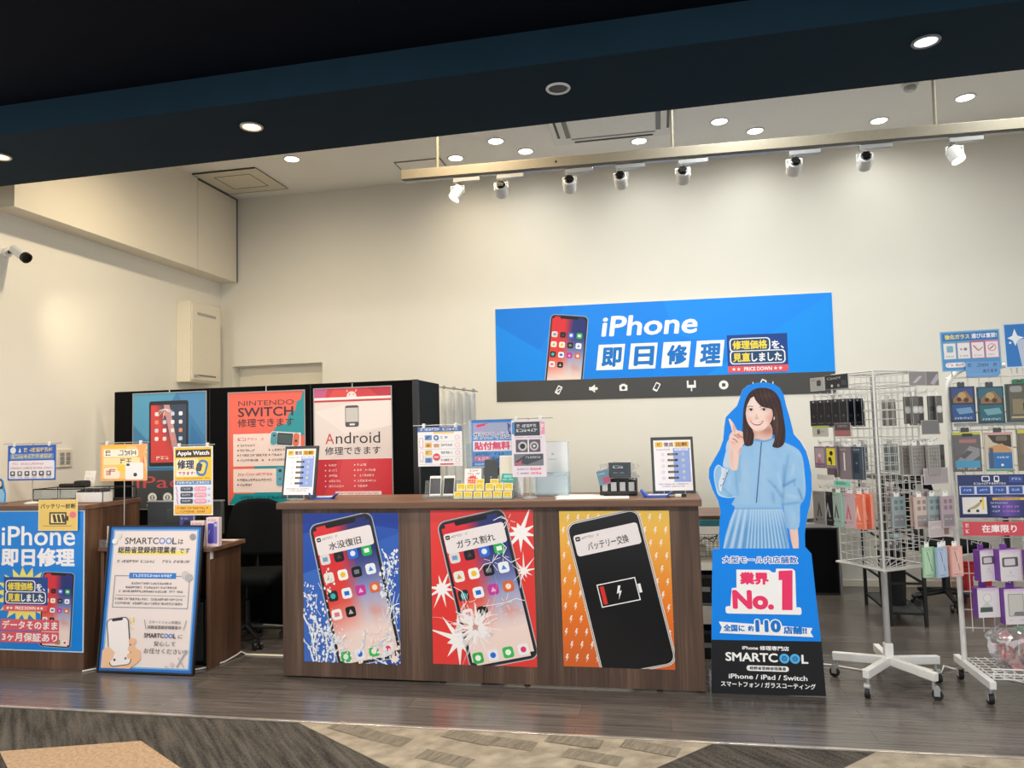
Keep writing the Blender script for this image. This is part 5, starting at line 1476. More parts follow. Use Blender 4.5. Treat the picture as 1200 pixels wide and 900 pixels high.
# ================================================================== CARDBOARD STANDEE
# printed picture of a woman, in metres on the board (x right, z up)
SP = {
'outline': [(-0.225,0.786),(-0.225,0.843),(-0.218,0.926),(-0.211,0.983),(-0.222,1.04),(-0.25,1.103),(-0.266,1.166),(-0.262,1.218),(-0.232,1.27),(-0.2,1.322),(-0.18,1.374),(-0.171,1.447),(-0.161,1.499),(-0.13,1.53),(-0.098,1.56),(-0.078,1.612),(-0.064,1.648),(-0.032,1.673),(0.013,1.684),(0.063,1.684),(0.103,1.673),(0.132,1.651),(0.15,1.614),(0.161,1.551),(0.178,1.478),(0.193,1.395),(0.226,1.353),(0.252,1.301),(0.264,1.25),(0.273,1.178),(0.271,1.097),(0.258,1.016),(0.24,0.955),(0.229,0.894),(0.221,0.833),(0.217,0.788)],
'panel': [(-0.263,0.776),(-0.277,0.529),(-0.288,0.304),(-0.302,-0.003),(0.288,0.006),(0.278,0.278),(0.264,0.517),(0.252,0.751),(0.227,0.783)],
'black': [(-0.289,0.285),(-0.302,-0.003),(0.288,0.006),(0.279,0.29)],
'hair': [(-0.071,1.356),(-0.074,1.425),(-0.07,1.488),(-0.063,1.55),(-0.049,1.597),(-0.025,1.634),(0.009,1.652),(0.045,1.655),(0.081,1.646),(0.109,1.625),(0.129,1.588),(0.138,1.538),(0.144,1.481),(0.147,1.425),(0.142,1.364),(0.131,1.338),(0.107,1.324),(0.079,1.333),(0.089,1.371),(0.087,1.396),(-0.015,1.399),(-0.023,1.349),(-0.047,1.338)],
'neck': [(-0.016,1.442),(-0.015,1.399),(-0.022,1.368),(0.013,1.354),(0.073,1.365),(0.075,1.452)],
'face': [(-0.052,1.55),(-0.054,1.512),(-0.049,1.475),(-0.035,1.446),(-0.015,1.422),(0.007,1.414),(0.034,1.422),(0.062,1.446),(0.082,1.477),(0.09,1.514),(0.089,1.545),(0.08,1.577),(0.049,1.6),(0.019,1.611),(-0.011,1.607),(-0.037,1.586)],
'cheekl': [(-0.046,1.493),(-0.037,1.498),(-0.027,1.49),(-0.03,1.477),(-0.041,1.476)],
'cheekr': [(0.047,1.494),(0.062,1.5),(0.076,1.491),(0.07,1.474),(0.052,1.473)],
'bangs': [(-0.011,1.618),(0.001,1.589),(0.023,1.559),(0.046,1.546),(0.073,1.54),(0.087,1.527),(0.087,1.483),(0.08,1.446),(0.095,1.414),(0.112,1.482),(0.12,1.538),(0.108,1.595),(0.074,1.634),(0.033,1.653),(0,1.644),(-0.029,1.622),(-0.05,1.585),(-0.063,1.538),(-0.065,1.5),(-0.057,1.506),(-0.047,1.553),(-0.033,1.584)],
'browl': [(-0.044,1.552),(-0.031,1.558),(-0.014,1.554),(-0.014,1.55),(-0.03,1.554),(-0.043,1.549)],
'browr': [(0.022,1.551),(0.038,1.557),(0.057,1.553),(0.056,1.549),(0.038,1.553),(0.023,1.546)],
'eyel': [(-0.042,1.536),(-0.035,1.541),(-0.023,1.542),(-0.013,1.536),(-0.012,1.531),(-0.022,1.531),(-0.034,1.532)],
'eyer': [(0.026,1.535),(0.035,1.54),(0.047,1.54),(0.058,1.535),(0.055,1.53),(0.044,1.529),(0.032,1.53)],
'irisl': [(-0.031,1.542),(-0.02,1.542),(-0.018,1.536),(-0.021,1.53),(-0.029,1.531),(-0.032,1.536)],
'irisr': [(0.037,1.54),(0.048,1.54),(0.05,1.534),(0.048,1.529),(0.039,1.529),(0.036,1.535)],
'lidl': [(-0.045,1.536),(-0.035,1.543),(-0.022,1.544),(-0.011,1.537),(-0.023,1.541),(-0.035,1.54)],
'lidr': [(0.024,1.535),(0.035,1.542),(0.048,1.542),(0.06,1.536),(0.048,1.539),(0.035,1.539)],
'nose': [(0.002,1.517),(-0.003,1.495),(-0.009,1.487),(-0.004,1.482),(0.007,1.482),(0.015,1.487),(0.009,1.493),(0.006,1.511)],
'lips': [(-0.032,1.475),(-0.019,1.469),(0.003,1.464),(0.022,1.468),(0.038,1.475),(0.031,1.46),(0.018,1.45),(0.003,1.448),(-0.012,1.452),(-0.024,1.461)],
'teeth': [(-0.027,1.472),(-0.012,1.466),(0.004,1.463),(0.021,1.465),(0.033,1.47),(0.025,1.461),(0.014,1.456),(0.002,1.455),(-0.011,1.458),(-0.02,1.464)],
'ear': [(0.094,1.495),(0.098,1.488),(0.095,1.475),(0.091,1.481)],
'torso': [(-0.016,1.372),(-0.062,1.345),(-0.104,1.309),(-0.112,1.205),(-0.125,1.07),(-0.135,1.006),(0.116,1.004),(0.124,1.078),(0.201,1.057),(0.228,1.046),(0.239,1.097),(0.236,1.179),(0.231,1.271),(0.204,1.318),(0.147,1.35),(0.084,1.377),(0.034,1.362)],
'rsleeve': [(0.164,1.293),(0.204,1.318),(0.231,1.271),(0.238,1.179),(0.239,1.097),(0.228,1.041),(0.206,1.006),(0.194,0.892),(0.13,0.894),(0.121,1.004),(0.119,1.058),(0.136,1.129),(0.151,1.221)],
'collar': [(-0.016,1.372),(-0.001,1.376),(0.039,1.366),(0.084,1.379),(0.085,1.371),(0.038,1.356),(-0.011,1.363)],
'placket': [(0.019,1.358),(0.025,1.358),(-0.017,1.026),(-0.023,1.026)],
'belt': [(-0.135,1.006),(-0.13,1.019),(0.116,1.009),(0.117,0.992),(-0.136,0.992)],
'skirt': [(-0.135,0.994),(0.116,0.992),(0.129,0.935),(0.138,0.833),(0.141,0.78),(-0.206,0.779),(-0.19,0.854),(-0.166,0.926)],
'lsleeve': [(-0.211,1.23),(-0.187,1.217),(-0.158,1.221),(-0.133,1.214),(-0.111,1.213),(-0.111,1.143),(-0.122,1.072),(-0.165,1.064),(-0.207,1.074),(-0.226,1.121),(-0.232,1.176),(-0.226,1.212)],
'lsleeve2': [(-0.162,1.331),(-0.152,1.362),(-0.137,1.372),(-0.14,1.289),(-0.151,1.216),(-0.169,1.221),(-0.188,1.238)],
'cuff': [(-0.197,1.219),(-0.179,1.215),(-0.157,1.206),(-0.16,1.19),(-0.181,1.159),(-0.195,1.123),(-0.203,1.09),(-0.214,1.102),(-0.214,1.144),(-0.198,1.186)],
'forearm': [(-0.149,1.214),(-0.152,1.268),(-0.152,1.331),(-0.143,1.383),(-0.086,1.382),(-0.077,1.35),(-0.098,1.288),(-0.112,1.21)],
'fist': [(-0.145,1.399),(-0.127,1.419),(-0.109,1.424),(-0.084,1.42),(-0.064,1.402),(-0.062,1.376),(-0.076,1.342),(-0.104,1.317),(-0.139,1.325),(-0.15,1.362)],
'finger': [(-0.146,1.486),(-0.14,1.49),(-0.132,1.479),(-0.116,1.454),(-0.105,1.426),(-0.102,1.408),(-0.12,1.403),(-0.13,1.418),(-0.138,1.454)],
'knuck1': [(-0.12,1.401),(-0.1,1.408),(-0.088,1.394),(-0.094,1.39),(-0.104,1.401),(-0.116,1.395)],
'knuck2': [(-0.1,1.39),(-0.082,1.394),(-0.069,1.381),(-0.075,1.377),(-0.086,1.387),(-0.099,1.384)],
'knuck3': [(-0.129,1.383),(-0.111,1.374),(-0.102,1.359),(-0.108,1.357),(-0.118,1.368),(-0.131,1.375)],
'thumb': [(-0.141,1.396),(-0.125,1.395),(-0.105,1.378),(-0.102,1.366),(-0.114,1.361),(-0.134,1.367),(-0.144,1.378)],
'rhand': [(0.144,0.886),(0.188,0.889),(0.19,0.833),(0.188,0.781),(0.159,0.78),(0.149,0.833)],
'whitel': [(-0.212,1.238),(-0.187,1.223),(-0.158,1.227),(-0.164,1.289),(-0.168,1.331),(-0.156,1.368),(-0.141,1.383),(-0.147,1.352),(-0.154,1.31),(-0.151,1.216),(-0.184,1.206),(-0.198,1.186),(-0.212,1.144),(-0.211,1.092),(-0.195,1.069),(-0.155,1.06),(-0.12,1.068),(-0.123,1.06),(-0.166,1.054),(-0.216,1.067),(-0.232,1.113),(-0.239,1.176),(-0.232,1.218)],
'lockr': [(0.089,1.471),(0.111,1.532),(0.13,1.563),(0.139,1.525),(0.144,1.481),(0.149,1.425),(0.146,1.37),(0.134,1.338),(0.108,1.323),(0.078,1.332),(0.09,1.365),(0.094,1.414)],
'lockl': [(-0.074,1.425),(-0.069,1.475),(-0.059,1.462),(-0.044,1.424),(-0.017,1.411),(-0.018,1.374),(-0.026,1.345),(-0.048,1.336),(-0.069,1.349)],
}
FOLDS = {'dark': [(0.134, 1.225, 0.116, 1.018, 0.0075, 0.5), (0.158, 1.284, 0.129, 1.118, 0.0068, 0.4), (0.045, 1.152, 0.082, 1.112, 0.0054, 0.5), (0.082, 1.112, 0.113, 1.058, 0.0068, 0.5), (0.125, 1.115, 0.188, 1.15, 0.0068, 0.7), (0.18, 1.144, 0.185, 1.117, 0.0054, 0.4), (0.202, 1.1, 0.22, 1.04, 0.0054, 0.9), (0.12, 1.017, 0.209, 1.027, 0.0068, 0.55), (-0.123, 1.216, -0.116, 1.074, 0.0068, 0.4), (-0.102, 1.29, -0.102, 1.148, 0.0095, 0.3), (0.068, 1.079, 0.072, 1.028, 0.0082, 0.35), (-0.216, 1.129, -0.153, 1.067, 0.0054, 0.4), (-0.182, 1.149, -0.207, 1.095, 0.0048, 0.4), (0.121, 0.972, 0.136, 0.892, 0.0109, 0.3), (0.116, 1.011, 0.109, 0.992, 0.0068, 0.4)], 'light': [(0.099, 1.185, 0.121, 1.085, 0.0068, 0.5), (0.184, 1.23, 0.173, 1.177, 0.0095, 0.5), (0.144, 1.064, 0.195, 1.057, 0.0109, 0.5), (0.235, 1.243, 0.241, 1.063, 0.0061, 0.5), (-0.067, 1.228, -0.076, 1.046, 0.0306, 0.3), (0.034, 1.307, 0.015, 1.039, 0.0272, 0.2), (-0.155, 1.176, -0.165, 1.095, 0.0109, 0.3), (0.171, 0.971, 0.168, 0.905, 0.0122, 0.35), (0.163, 1.324, 0.218, 1.283, 0.0095, 0.3)]}
t = thing('cardboard_standee', 'life-size blue cardboard standee of a pointing person in a blue dress', 'standee', (0.522, 4.312, 0.0))
BOARD = (0, 140, 248)
s = Sheet(1, 1, raw=True, thick=0.008, base=BOARD, outline=[(0, 0)]*3)
s.v = []; s.f = []; s.c = []
out = SP['panel'][:-1]+[SP['panel'][-1]]
# one board: base panel and figure outline joined into a single outline
board = [SP['panel'][3], SP['panel'][2], SP['panel'][1], SP['panel'][0], (-0.226, 0.778)]+SP['outline'][1:]+[SP['panel'][8], SP['panel'][7], SP['panel'][6], SP['panel'][5], SP['panel'][4]]
board = [(x, max(0.0, z)) for x, z in board]
n = len(board)
s.v = [(x, 0.0, z) for x, z in board]+[(x, 0.008, z) for x, z in board]
s.f = [tuple(reversed(range(n))), tuple(range(n, 2*n))]; s.c = [[rgb(BOARD)]*n, [rgb((200, 196, 186))]*n]
for i in range(n):
    j = (i+1) % n
    s.f.append((i, j, n+j, n+i)); s.c.append([rgb((226, 240, 250))]*4)
def smoothp(p, k=3):
    """rounded closed outline through the points"""
    out = []; n = len(p)
    for i in range(n):
        a, b, c, d = p[i-1], p[i], p[(i+1) % n], p[(i+2) % n]
        for q in range(k):
            u = q/k
            f = lambda w, x, y, z: 0.5*((2*x)+(-w+y)*u+(2*w-5*x+4*y-z)*u*u+(-w+3*x-3*y+z)*u**3)
            out.append((f(a[0], b[0], c[0], d[0]), f(a[1], b[1], c[1], d[1])))
    return out
def P(name, col, k=3):
    s.poly(smoothp(SP[name], k) if k > 1 else SP[name], col)
from mathutils.geometry import delaunay_2d_cdt
def soft(name, fn, step=0.009, k=3):
    """printed area with soft tones: the outline filled with a fine net of colour points"""
    o = smoothp(SP[name], k) if k > 1 else list(SP[name])
    n = len(o)
    xs = [q[0] for q in o]; zs = [q[1] for q in o]
    pts = [Vector(q) for q in o]
    x = min(xs)+step*0.5
    r = 0
    while x < max(xs):
        z = min(zs)+step*(0.25+0.5*(r % 2))
        while z < max(zs):
            pts.append(Vector((x, z))); z += step
        x += step; r += 1
    vs, es, fs, _, _, _ = delaunay_2d_cdt(pts, [], [list(range(n))], 1, 1e-7)
    s.L += 1
    b = len(s.v)
    s.v += [(q.x, -EPS*s.L, q.y) for q in vs]
    cs = [rgb(fn(q.x, q.y)) for q in vs]
    for f in fs:
        s.f.append(tuple(b+i for i in f)); s.c.append([cs[i] for i in f])
def gs(x, z, cx, cz, rx, rz):
    return math.exp(-((x-cx)/rx)**2-((z-cz)/rz)**2)
def sg(x, z, x0, z0, x1, z1, w):
    dx, dz = x1-x0, z1-z0
    t_ = max(0, min(1, ((x-x0)*dx+(z-z0)*dz)/(dx*dx+dz*dz)))
    d_ = math.hypot(x-x0-dx*t_, z-z0-dz*t_)
    return math.exp(-(d_/w)**2)*(0.55+0.45*sin(pi*min(1, max(0, 0.15+0.7*t_))))
def cloth(base=(154, 200, 240)):
    def fn(x, z):
        d_ = sum(a*sg(x, z, *f) for *f, a in FOLDS['dark']); l_ = sum(a*sg(x, z, *f) for *f, a in FOLDS['light'])
        w = 0.06*sin(x*90+z*23)*sin(z*40)
        c = mixc(base, (92, 146, 204), min(1, d_+max(0, w)))
        return mixc(c, (206, 226, 246), min(0.8, l_*0.8))
    return fn
def hairc(x, z):
    t_ = 0.5+0.5*sin(x*420+6*sin(z*14))
    c = mixc((40, 26, 30), (86, 58, 50), t_*0.7)
    return mixc(c, (120, 82, 66), 0.5*gs(x, z, 0.105, 1.45, 0.014, 0.09)+0.35*gs(x, z, 0.06, 1.61, 0.04, 0.02)+0.35*gs(x, z, -0.055, 1.40, 0.01, 0.05))
def skinc(x, z):
    c = mixc((250, 222, 212), (226, 170, 156), 0.9*gs(x, z, 0.085, 1.47, 0.022, 0.07)+0.5*gs(x, z, 0.03, 1.415, 0.05, 0.012)+0.35*gs(x, z, -0.052, 1.5, 0.01, 0.05))
    c = mixc(c, (242, 166, 158), 0.55*gs(x, z, 0.066, 1.487, 0.018, 0.016)+0.5*gs(x, z, -0.032, 1.48, 0.014, 0.014))
    c = mixc(c, (255, 240, 232), 0.6*gs(x, z, 0.0, 1.58, 0.03, 0.03)+0.5*gs(x, z, 0.008, 1.50, 0.008, 0.03))
    return mixc(c, (206, 150, 138), 0.4*gs(x, z, -0.03, 1.535, 0.016, 0.008)+0.4*gs(x, z, 0.05, 1.535, 0.018, 0.008)+0.6*gs(x, z, 0.004, 1.487, 0.010, 0.004))
s.poly([(-0.226, 0.778), (-0.225, 0.86), (0.223, 0.86), (0.222, 0.778)], BOARD)
P('whitel', (186, 226, 250)); soft('hair', hairc); soft('neck', lambda x, z: mixc((240, 200, 186), (196, 140, 126), gs(x, z, 0.06, 1.42, 0.05, 0.03)+0.3*gs(x, z, -0.01, 1.4, 0.01, 0.05)))
def skirtc(x, z):
    u = (x+0.128-(0.985-z)*(-0.32))/(0.23+(0.985-z)*0.51)
    f = 0.5+0.5*sin(u*2*pi*17)
    f = f if u > 0.3 else 0.5+0.5*sin(u*2*pi*8)
    return mixc(mixc((186, 220, 250), (96, 158, 218), f*(0.35+0.65*min(1, max(0, (0.99-z)*9)))), (90, 150, 214), 0.5*gs(x, z, 0.13, 0.86, 0.02, 0.12))
soft('skirt', skirtc, 0.0035, 1)
soft('rhand', lambda x, z: mixc((244, 206, 192), (216, 150, 136), gs(x, z, 0.135, 0.84, 0.012, 0.1)), 0.008, 1)
cf = cloth()
soft('lsleeve2', lambda x, z: (196, 220, 244), 0.012); soft('torso', cf, 0.007); soft('rsleeve', cf, 0.007)
soft('belt', lambda x, z: mixc((150, 198, 240), (110, 166, 220), gs(x, z, 0.0, 0.992, 0.3, 0.006)), 0.006, 1); P('placket', (66, 104, 152), 1); P('collar', (116, 170, 222))
soft('lsleeve', cf, 0.007)
soft('forearm', lambda x, z: mixc((246, 214, 202), (216, 160, 146), gs(x, z, -0.085, 1.31, 0.014, 0.1)+0.3*gs(x, z, -0.14, 1.28, 0.01, 0.06)), 0.006)
soft('cuff', lambda x, z: mixc((226, 234, 248), (160, 190, 226), gs(x, z, -0.17, 1.15, 0.012, 0.05)), 0.008)
s.line(SP['cuff'][2][0], SP['cuff'][2][1], SP['cuff'][5][0], SP['cuff'][5][1], 0.004, (86, 124, 176))
for q in (3, 4, 5): s.circ(SP['cuff'][q][0]-0.008, SP['cuff'][q][1], 0.0035, (60, 76, 106))
soft('fist', lambda x, z: mixc((248, 210, 198), (214, 150, 140), 0.8*gs(x, z, -0.10, 1.39, 0.02, 0.012)+0.6*gs(x, z, -0.125, 1.37, 0.012, 0.02)), 0.005)
SKS = (212, 150, 138)
P('thumb', (250, 216, 204)); P('knuck1', SKS); P('knuck2', SKS); P('knuck3', SKS); soft('finger', lambda x, z: mixc((252, 224, 212), (226, 170, 158), gs(x, z, -0.118, 1.44, 0.008, 0.03)), 0.005)
soft('face', skinc, 0.006)
P('browl', (150, 112, 98)); P('browr', (150, 112, 98)); P('eyel', (236, 220, 214)); P('eyer', (236, 220, 214)); P('irisl', (66, 42, 40)); P('irisr', (66, 42, 40)); P('lidl', (96, 62, 58)); P('lidr', (96, 62, 58))
P('nose', (238, 190, 176)); P('lips', (200, 96, 98)); P('teeth', (252, 240, 238))
soft('lockr', hairc); soft('lockl', hairc); soft('bangs', hairc); P('ear', (200, 210, 220))
P('black', (26, 28, 32), 1)
def tx(body, x0, x1, z1, z0, col, bold=0.03, shear=0.0):
    s.text(body, x0, z1, x1-x0, z1-z0, col, bold, shear)
def otx(body, x0, x1, z1, z0, col, out, bold=0.03, ow=0.06):
    s.otext(body, x0, z1, x1-x0, z1-z0, col, out, bold, ow)
BL = BOARD
def zrr(x0, x1, z1, z0, r, col):
    s.rr(x0, z0, x1-x0, z1-z0, r, col)
otx('大型モール内店舗数', -0.212, 0.178, 0.737, 0.700, (20, 112, 206), (250, 253, 255), 0.02, 0.11)
PK = (246, 58, 112); WH = (255, 255, 255)
s.poly([(-0.142, 0.665), (0.03, 0.665), (0.045, 0.652), (0.062, 0.652), (0.066, 0.672), (0.15, 0.672), (0.164, 0.66), (0.160, 0.448), (-0.185, 0.448), (-0.170, 0.565), (-0.145, 0.568)], WH)
zrr(-0.208, 0.186, 0.468, 0.428, 0.012, WH)
tx('業界', -0.126, 0.026, 0.652, 0.585, PK, 0.06)
tx('No.', -0.170, 0.046, 0.556, 0.452, PK, 0.055)
s.poly([(0.078, 0.660), (0.150, 0.664), (0.140, 0.452), (0.086, 0.452), (0.094, 0.612), (0.076, 0.610)], PK)
s.poly([(-0.247, 0.384), (0.237, 0.360), (0.226, 0.338), (0.240, 0.312), (-0.245, 0.322), (-0.232, 0.352)], WH)
tx('全国に', -0.224, -0.112, 0.370, 0.332, (20, 124, 216), 0.05); tx('約', -0.095, -0.065, 0.366, 0.336, (20, 124, 216), 0.05)
otx('110', -0.056, 0.076, 0.398, 0.332, (20, 124, 216), WH, 0.06, 0.07)
tx('店舗!!', 0.088, 0.208, 0.366, 0.326, (20, 124, 216), 0.05)
tx('iPhone 修理専門店', -0.130, 0.112, 0.260, 0.236, WH, 0.03)
tx('SMARTC', -0.220, 0.052, 0.222, 0.174, WH, 0.03)
tx('L', 0.172, 0.207, 0.219, 0.172, WH, 0.03)
for cx in (0.086, 0.140):
    s.circ(cx, 0.196, 0.026, (90, 186, 246)); s.circ(cx, 0.196, 0.013, (24, 40, 60)); s.star(cx, 0.196, 0.008, 0.013, 6, (60, 150, 220))
zrr(-0.112, 0.106, 0.155, 0.126, 0.014, WH); tx('総務省登録修理業者', -0.096, 0.092, 0.150, 0.132, (34, 36, 42), 0.03)
tx('iPhone / iPad / Switch', -0.207, 0.198, 0.108, 0.082, WH, 0.02)
tx('スマートフォン / ガラスコーティング', -0.250, 0.238, 0.068, 0.038, WH, 0.025)
o = s.build('printed_board', 'print', t)
MB().prism([(-0.15, 0.0), (0.12, 0.0), (0.05, 0.9), (-0.05, 0.9)], 0.0, 0.006).build('back_strut', 'offwhite', t)
st_ = bpy.data.objects['back_strut']
st_.rotation_euler = (radians(10), 0, 0); st_.location = (0, 0.17, 0.0)
MB().box(-0.31, -0.296, 0.0, 0.06, 0.0, 0.11).build('clear_corner_foot', 'acrylic', t)

# ================================================================== ROTATING WIRE RACK
RX, RY, RZ0, RZ1 = 1.195, 4.56, 0.665, 1.715
RA = radians(-14)
t = thing('rotating_wire_rack', 'tall rotating chrome wire rack on a white five-leg wheeled base', 'display rack', (RX, RY, 0), 0)
hub = MB()
hub.box(-0.022, 0.022, -0.022, 0.022, 0.105, 0.225)
hub.build('hub_socket', 'whitem', t, 0.003)
MB().cyl((0, 0, 0.2), (0, 0, RZ0+0.02), 0.017, n=18).cyl((0, 0, RZ0), (0, 0, RZ1-0.01), 0.014, n=14).build('pole', 'lgrey', t)
for k in range(5):
    a = radians(18+72*k-2)
    lg = MB().obox((0.145*cos(a), 0.145*sin(a), 0.125), ((cos(a), sin(a), -0.04), (-sin(a), cos(a), 0), (0.04*cos(a), 0.04*sin(a), 1)), (0.145, 0.017, 0.022)).build('base_leg', 'whitem', t, 0.003)
    cx, cy = 0.27*cos(a), 0.27*sin(a)
    b = MB()
    b.cyl((cx, cy, 0.055), (cx, cy, 0.096), 0.008, n=10, mi=0)
    sa = a+0.6*k
    dx, dy = cos(sa), sin(sa)
    for sg in (-1, 1):
        b.obox((cx+dx*0.014*sg+dy*0.012, cy+dy*0.014*sg-dx*0.012, 0.042), ((dx, dy, 0), (-dy, dx, 0), (0, 0, 1)), (0.0015, 0.014, 0.02), 0)
    b.cyl((cx-dx*0.014+dy*0.014, cy-dy*0.014-dx*0.014, 0.056), (cx+dx*0.014+dy*0.014, cy+dy*0.014-dx*0.014, 0.056), 0.016, n=12, mi=0)
    b.cyl((cx-dx*0.011+dy*0.016, cy-dy*0.011-dx*0.016, 0.026), (cx+dx*0.011+dy*0.016, cy+dy*0.011-dx*0.016, 0.026), 0.026, n=20, mi=1)
    b.build('caster', ['lgrey', 'rubber'], t)
HD = 0.215                      # half diagonal of the tower
def corner(k):
    a = RA-pi/2+k*pi/2
    return Vector((HD*cos(a), HD*sin(a), 0))
Z = Vector((0, 0, 1))
for k in range(4):
    c0, c1 = corner(k), corner(k+1)
    w = MB()
    dvec = (c1-c0)
    for i in range(1, 7):
        p = c0+dvec*(i/7)
        w.cyl(p+Z*RZ0, p+Z*RZ1, 0.0022, n=5, cap=False)
    nz = 21
    for j in range(nz+1):
        zz = RZ0+(RZ1-RZ0)*j/nz
        w.cyl(c0+Z*zz, c1+Z*zz, 0.0022 if j % 5 else 0.0032, n=5, cap=False)
    w.build('wire_panel', 'chrome', t)
    MB().cyl(c0+Z*(RZ0-0.02), c0+Z*(RZ1+0.012), 0.0065 if k == 0 else 0.005, n=10).build('corner_rod', 'chrome', t)
w = MB()
for k in range(4):
    c0, c1 = corner(k)*1.0, corner(k+1)*1.0
    w.tube([c0+Z*(RZ1+0.012), c1+Z*(RZ1+0.012)], 0.005, 8)
    w.tube([c0+Z*(RZ1-0.07), c1+Z*(RZ1-0.07)], 0.004, 8)
    w.cyl(c0+Z*(RZ1+0.012), Z*(RZ1+0.005), 0.003, n=6)
w.build('top_frame', 'chrome', t)
w = MB()
for k in range(4):
    c0, c1 = corner(k)*1.12, corner(k+1)*1.12
    w.tube([c0+Z*(RZ0-0.005), c1+Z*(RZ0-0.005)], 0.006, 8)
    w.cyl(c0+Z*(RZ0-0.005), Z*(RZ0-0.045), 0.006, n=8)
    for i in range(1, 6):
        p = c0+(c1-c0)*(i/6)
        w.cyl(p+Z*(RZ0-0.005), p*0.1+Z*(RZ0-0.035), 0.0025, n=5)
w.build('bottom_tray', 'chrome', t)
def face_frame(k):
    """centre, tangent and outward normal of tower face k (0 = right front, 3 = left front)"""
    c0, c1 = corner(k), corner(k+1)
    ctr = (c0+c1)/2
    n = Vector((ctr.x, ctr.y, 0)).normalized()
    tg = (c1-c0).normalized()
    return ctr, tg, n
def hook(k, off, z, L=0.16):
    ctr, tg, n = face_frame(k)
    p = ctr+tg*off+Z*z
    w = MB()
    w.tube([p-Z*0.02+n*0.003, p+n*0.003, p+n*(L*0.92), p+n*L+Z*0.014], 0.0022, 6)
    w.build('hook', 'chrome', t)
    return p
def header(k, off, z, w_, h_, base, art=None, out=0.165, tilt=0.0):
    """display card clipped over the hook tips"""
    ctr, tg, n = face_frame(k)
    s = Sheet(w_, h_, 100, 100*h_/w_, 0.002, base)
    s.frame(0, 0, 100, s.AH, 2.5, mixc(base, (255, 255, 255), 0.3))
    if art: art(s)
    o = s.build('header_card', 'gloss', t)
    o.location = ctr+tg*off+n*out+Z*z
    o.rotation_euler = (radians(tilt), 0, math.atan2(n.x, -n.y))
    return o

# ------- hanging packs: local origin at the hook hole, face towards -Y
def pack(name, label, w, h, d, base, art, tab=(240, 240, 238), cat='package', side=None, tabw=0.4):
    t = thing(name, label, cat, (0, 0, 0))
    tb = Sheet(w*tabw, 0.03, 100, 100*0.03/(w*tabw), 0.001, tab, outline=[(0, 10), (10, 0), (90, 0), (100, 10), (100, 100*0.03/(w*tabw)), (0, 100*0.03/(w*tabw))])
    tb.rr(30, 12, 40, 10, 4, (60, 60, 64))
    o = tb.build('hang_tab', 'gloss', t); o.location = (0, 0, -0.024)
    s = Sheet(w, h, 100, 100*h/w, 0.0012, base)
    art(s)
    o = s.build('front_card', 'gloss', t); o.location = (0, -d, -0.02-h)
    if d > 0.003:
        MB().box(-w/2, w/2, -d+0.0014, 0.0, -0.02-h, -0.02).build('box_body', plain(name+'_board', side or base, 0.5), t, 0.001)
    return t
def hang(proto, k, off, z, outs, label=None, group=None, jit=3, first=[None]):
    """hang copies of a pack on one hook, one behind the other"""
    ctr, tg, n = face_frame(k)
    base = math.atan2(n.x, -n.y)
    for i, o_ in enumerate(outs):
        p = Vector((RX, RY, 0))+ctr+tg*off+n*o_+Z*(z-0.005)
        rz = base+radians(((i*53+int(off*1000)) % (2*jit+1))-jit)
        if not proto.get('used'):
            proto['used'] = 1
            proto.location = p; proto.rotation_euler = (0, 0, rz)
            if label: proto['label'] = label
            if group: proto['group'] = group
        else:
            c = dup(proto, p, rz, label, group)
def lines(s, y0, n, seed, col=(220, 220, 224), h=5):
    for i in range(n): s.small(14, y0+i*h*1.7, 66, h, col, seed+i)
Lf, Rf = 3, 0
# row heights
H1, H2, H3, H4 = 1.605, 1.345, 1.095, 0.815
# left face, top row: slim dark packs
def a(s):
    s.rect(4, 4, 92, 26, (54, 60, 70)); s.circ(50, 17, 8, (210, 214, 218)); s.rect(10, 40, 80, s.AH*0.5, (20, 24, 34)); s.circ(50, s.AH*0.62, 11, (120, 128, 140)); s.circ(50, s.AH*0.62, 7, (30, 34, 44)); s.small(14, s.AH-34, 70, 9, (150, 156, 168), 2)
pk = pack('cable_pack', 'slim dark cable pack', 0.052, 0.145, 0.012, (26, 30, 40), a, (236, 236, 236))
for off in (-0.128, -0.072, -0.016, 0.04, 0.096):
    p = hook(Lf, off, H1)
    hang(pk, Lf, off, H1, (0.05, 0.10, 0.15), 'slim dark cable pack in the top left row of the rotating rack', 'slim dark packs, top left row')
header(Lf, -0.085, H1+0.028, 0.11, 0.075, (168, 170, 172), lambda s: (s.rr(46, 14, 30, 30, 8, (70, 72, 76)), s.small(8, 10, 30, 8, (90, 92, 96), 1)))
header(Lf, 0.06, H1+0.03, 0.17, 0.08, (40, 44, 52), lambda s: (s.small(10, 8, 60, 8, (190, 192, 198), 2), s.circ(30, 36, 5, (200, 200, 204)), s.circ(58, 36, 5, (150, 150, 156)), s.rect(70, 20, 22, 16, (70, 76, 86))))
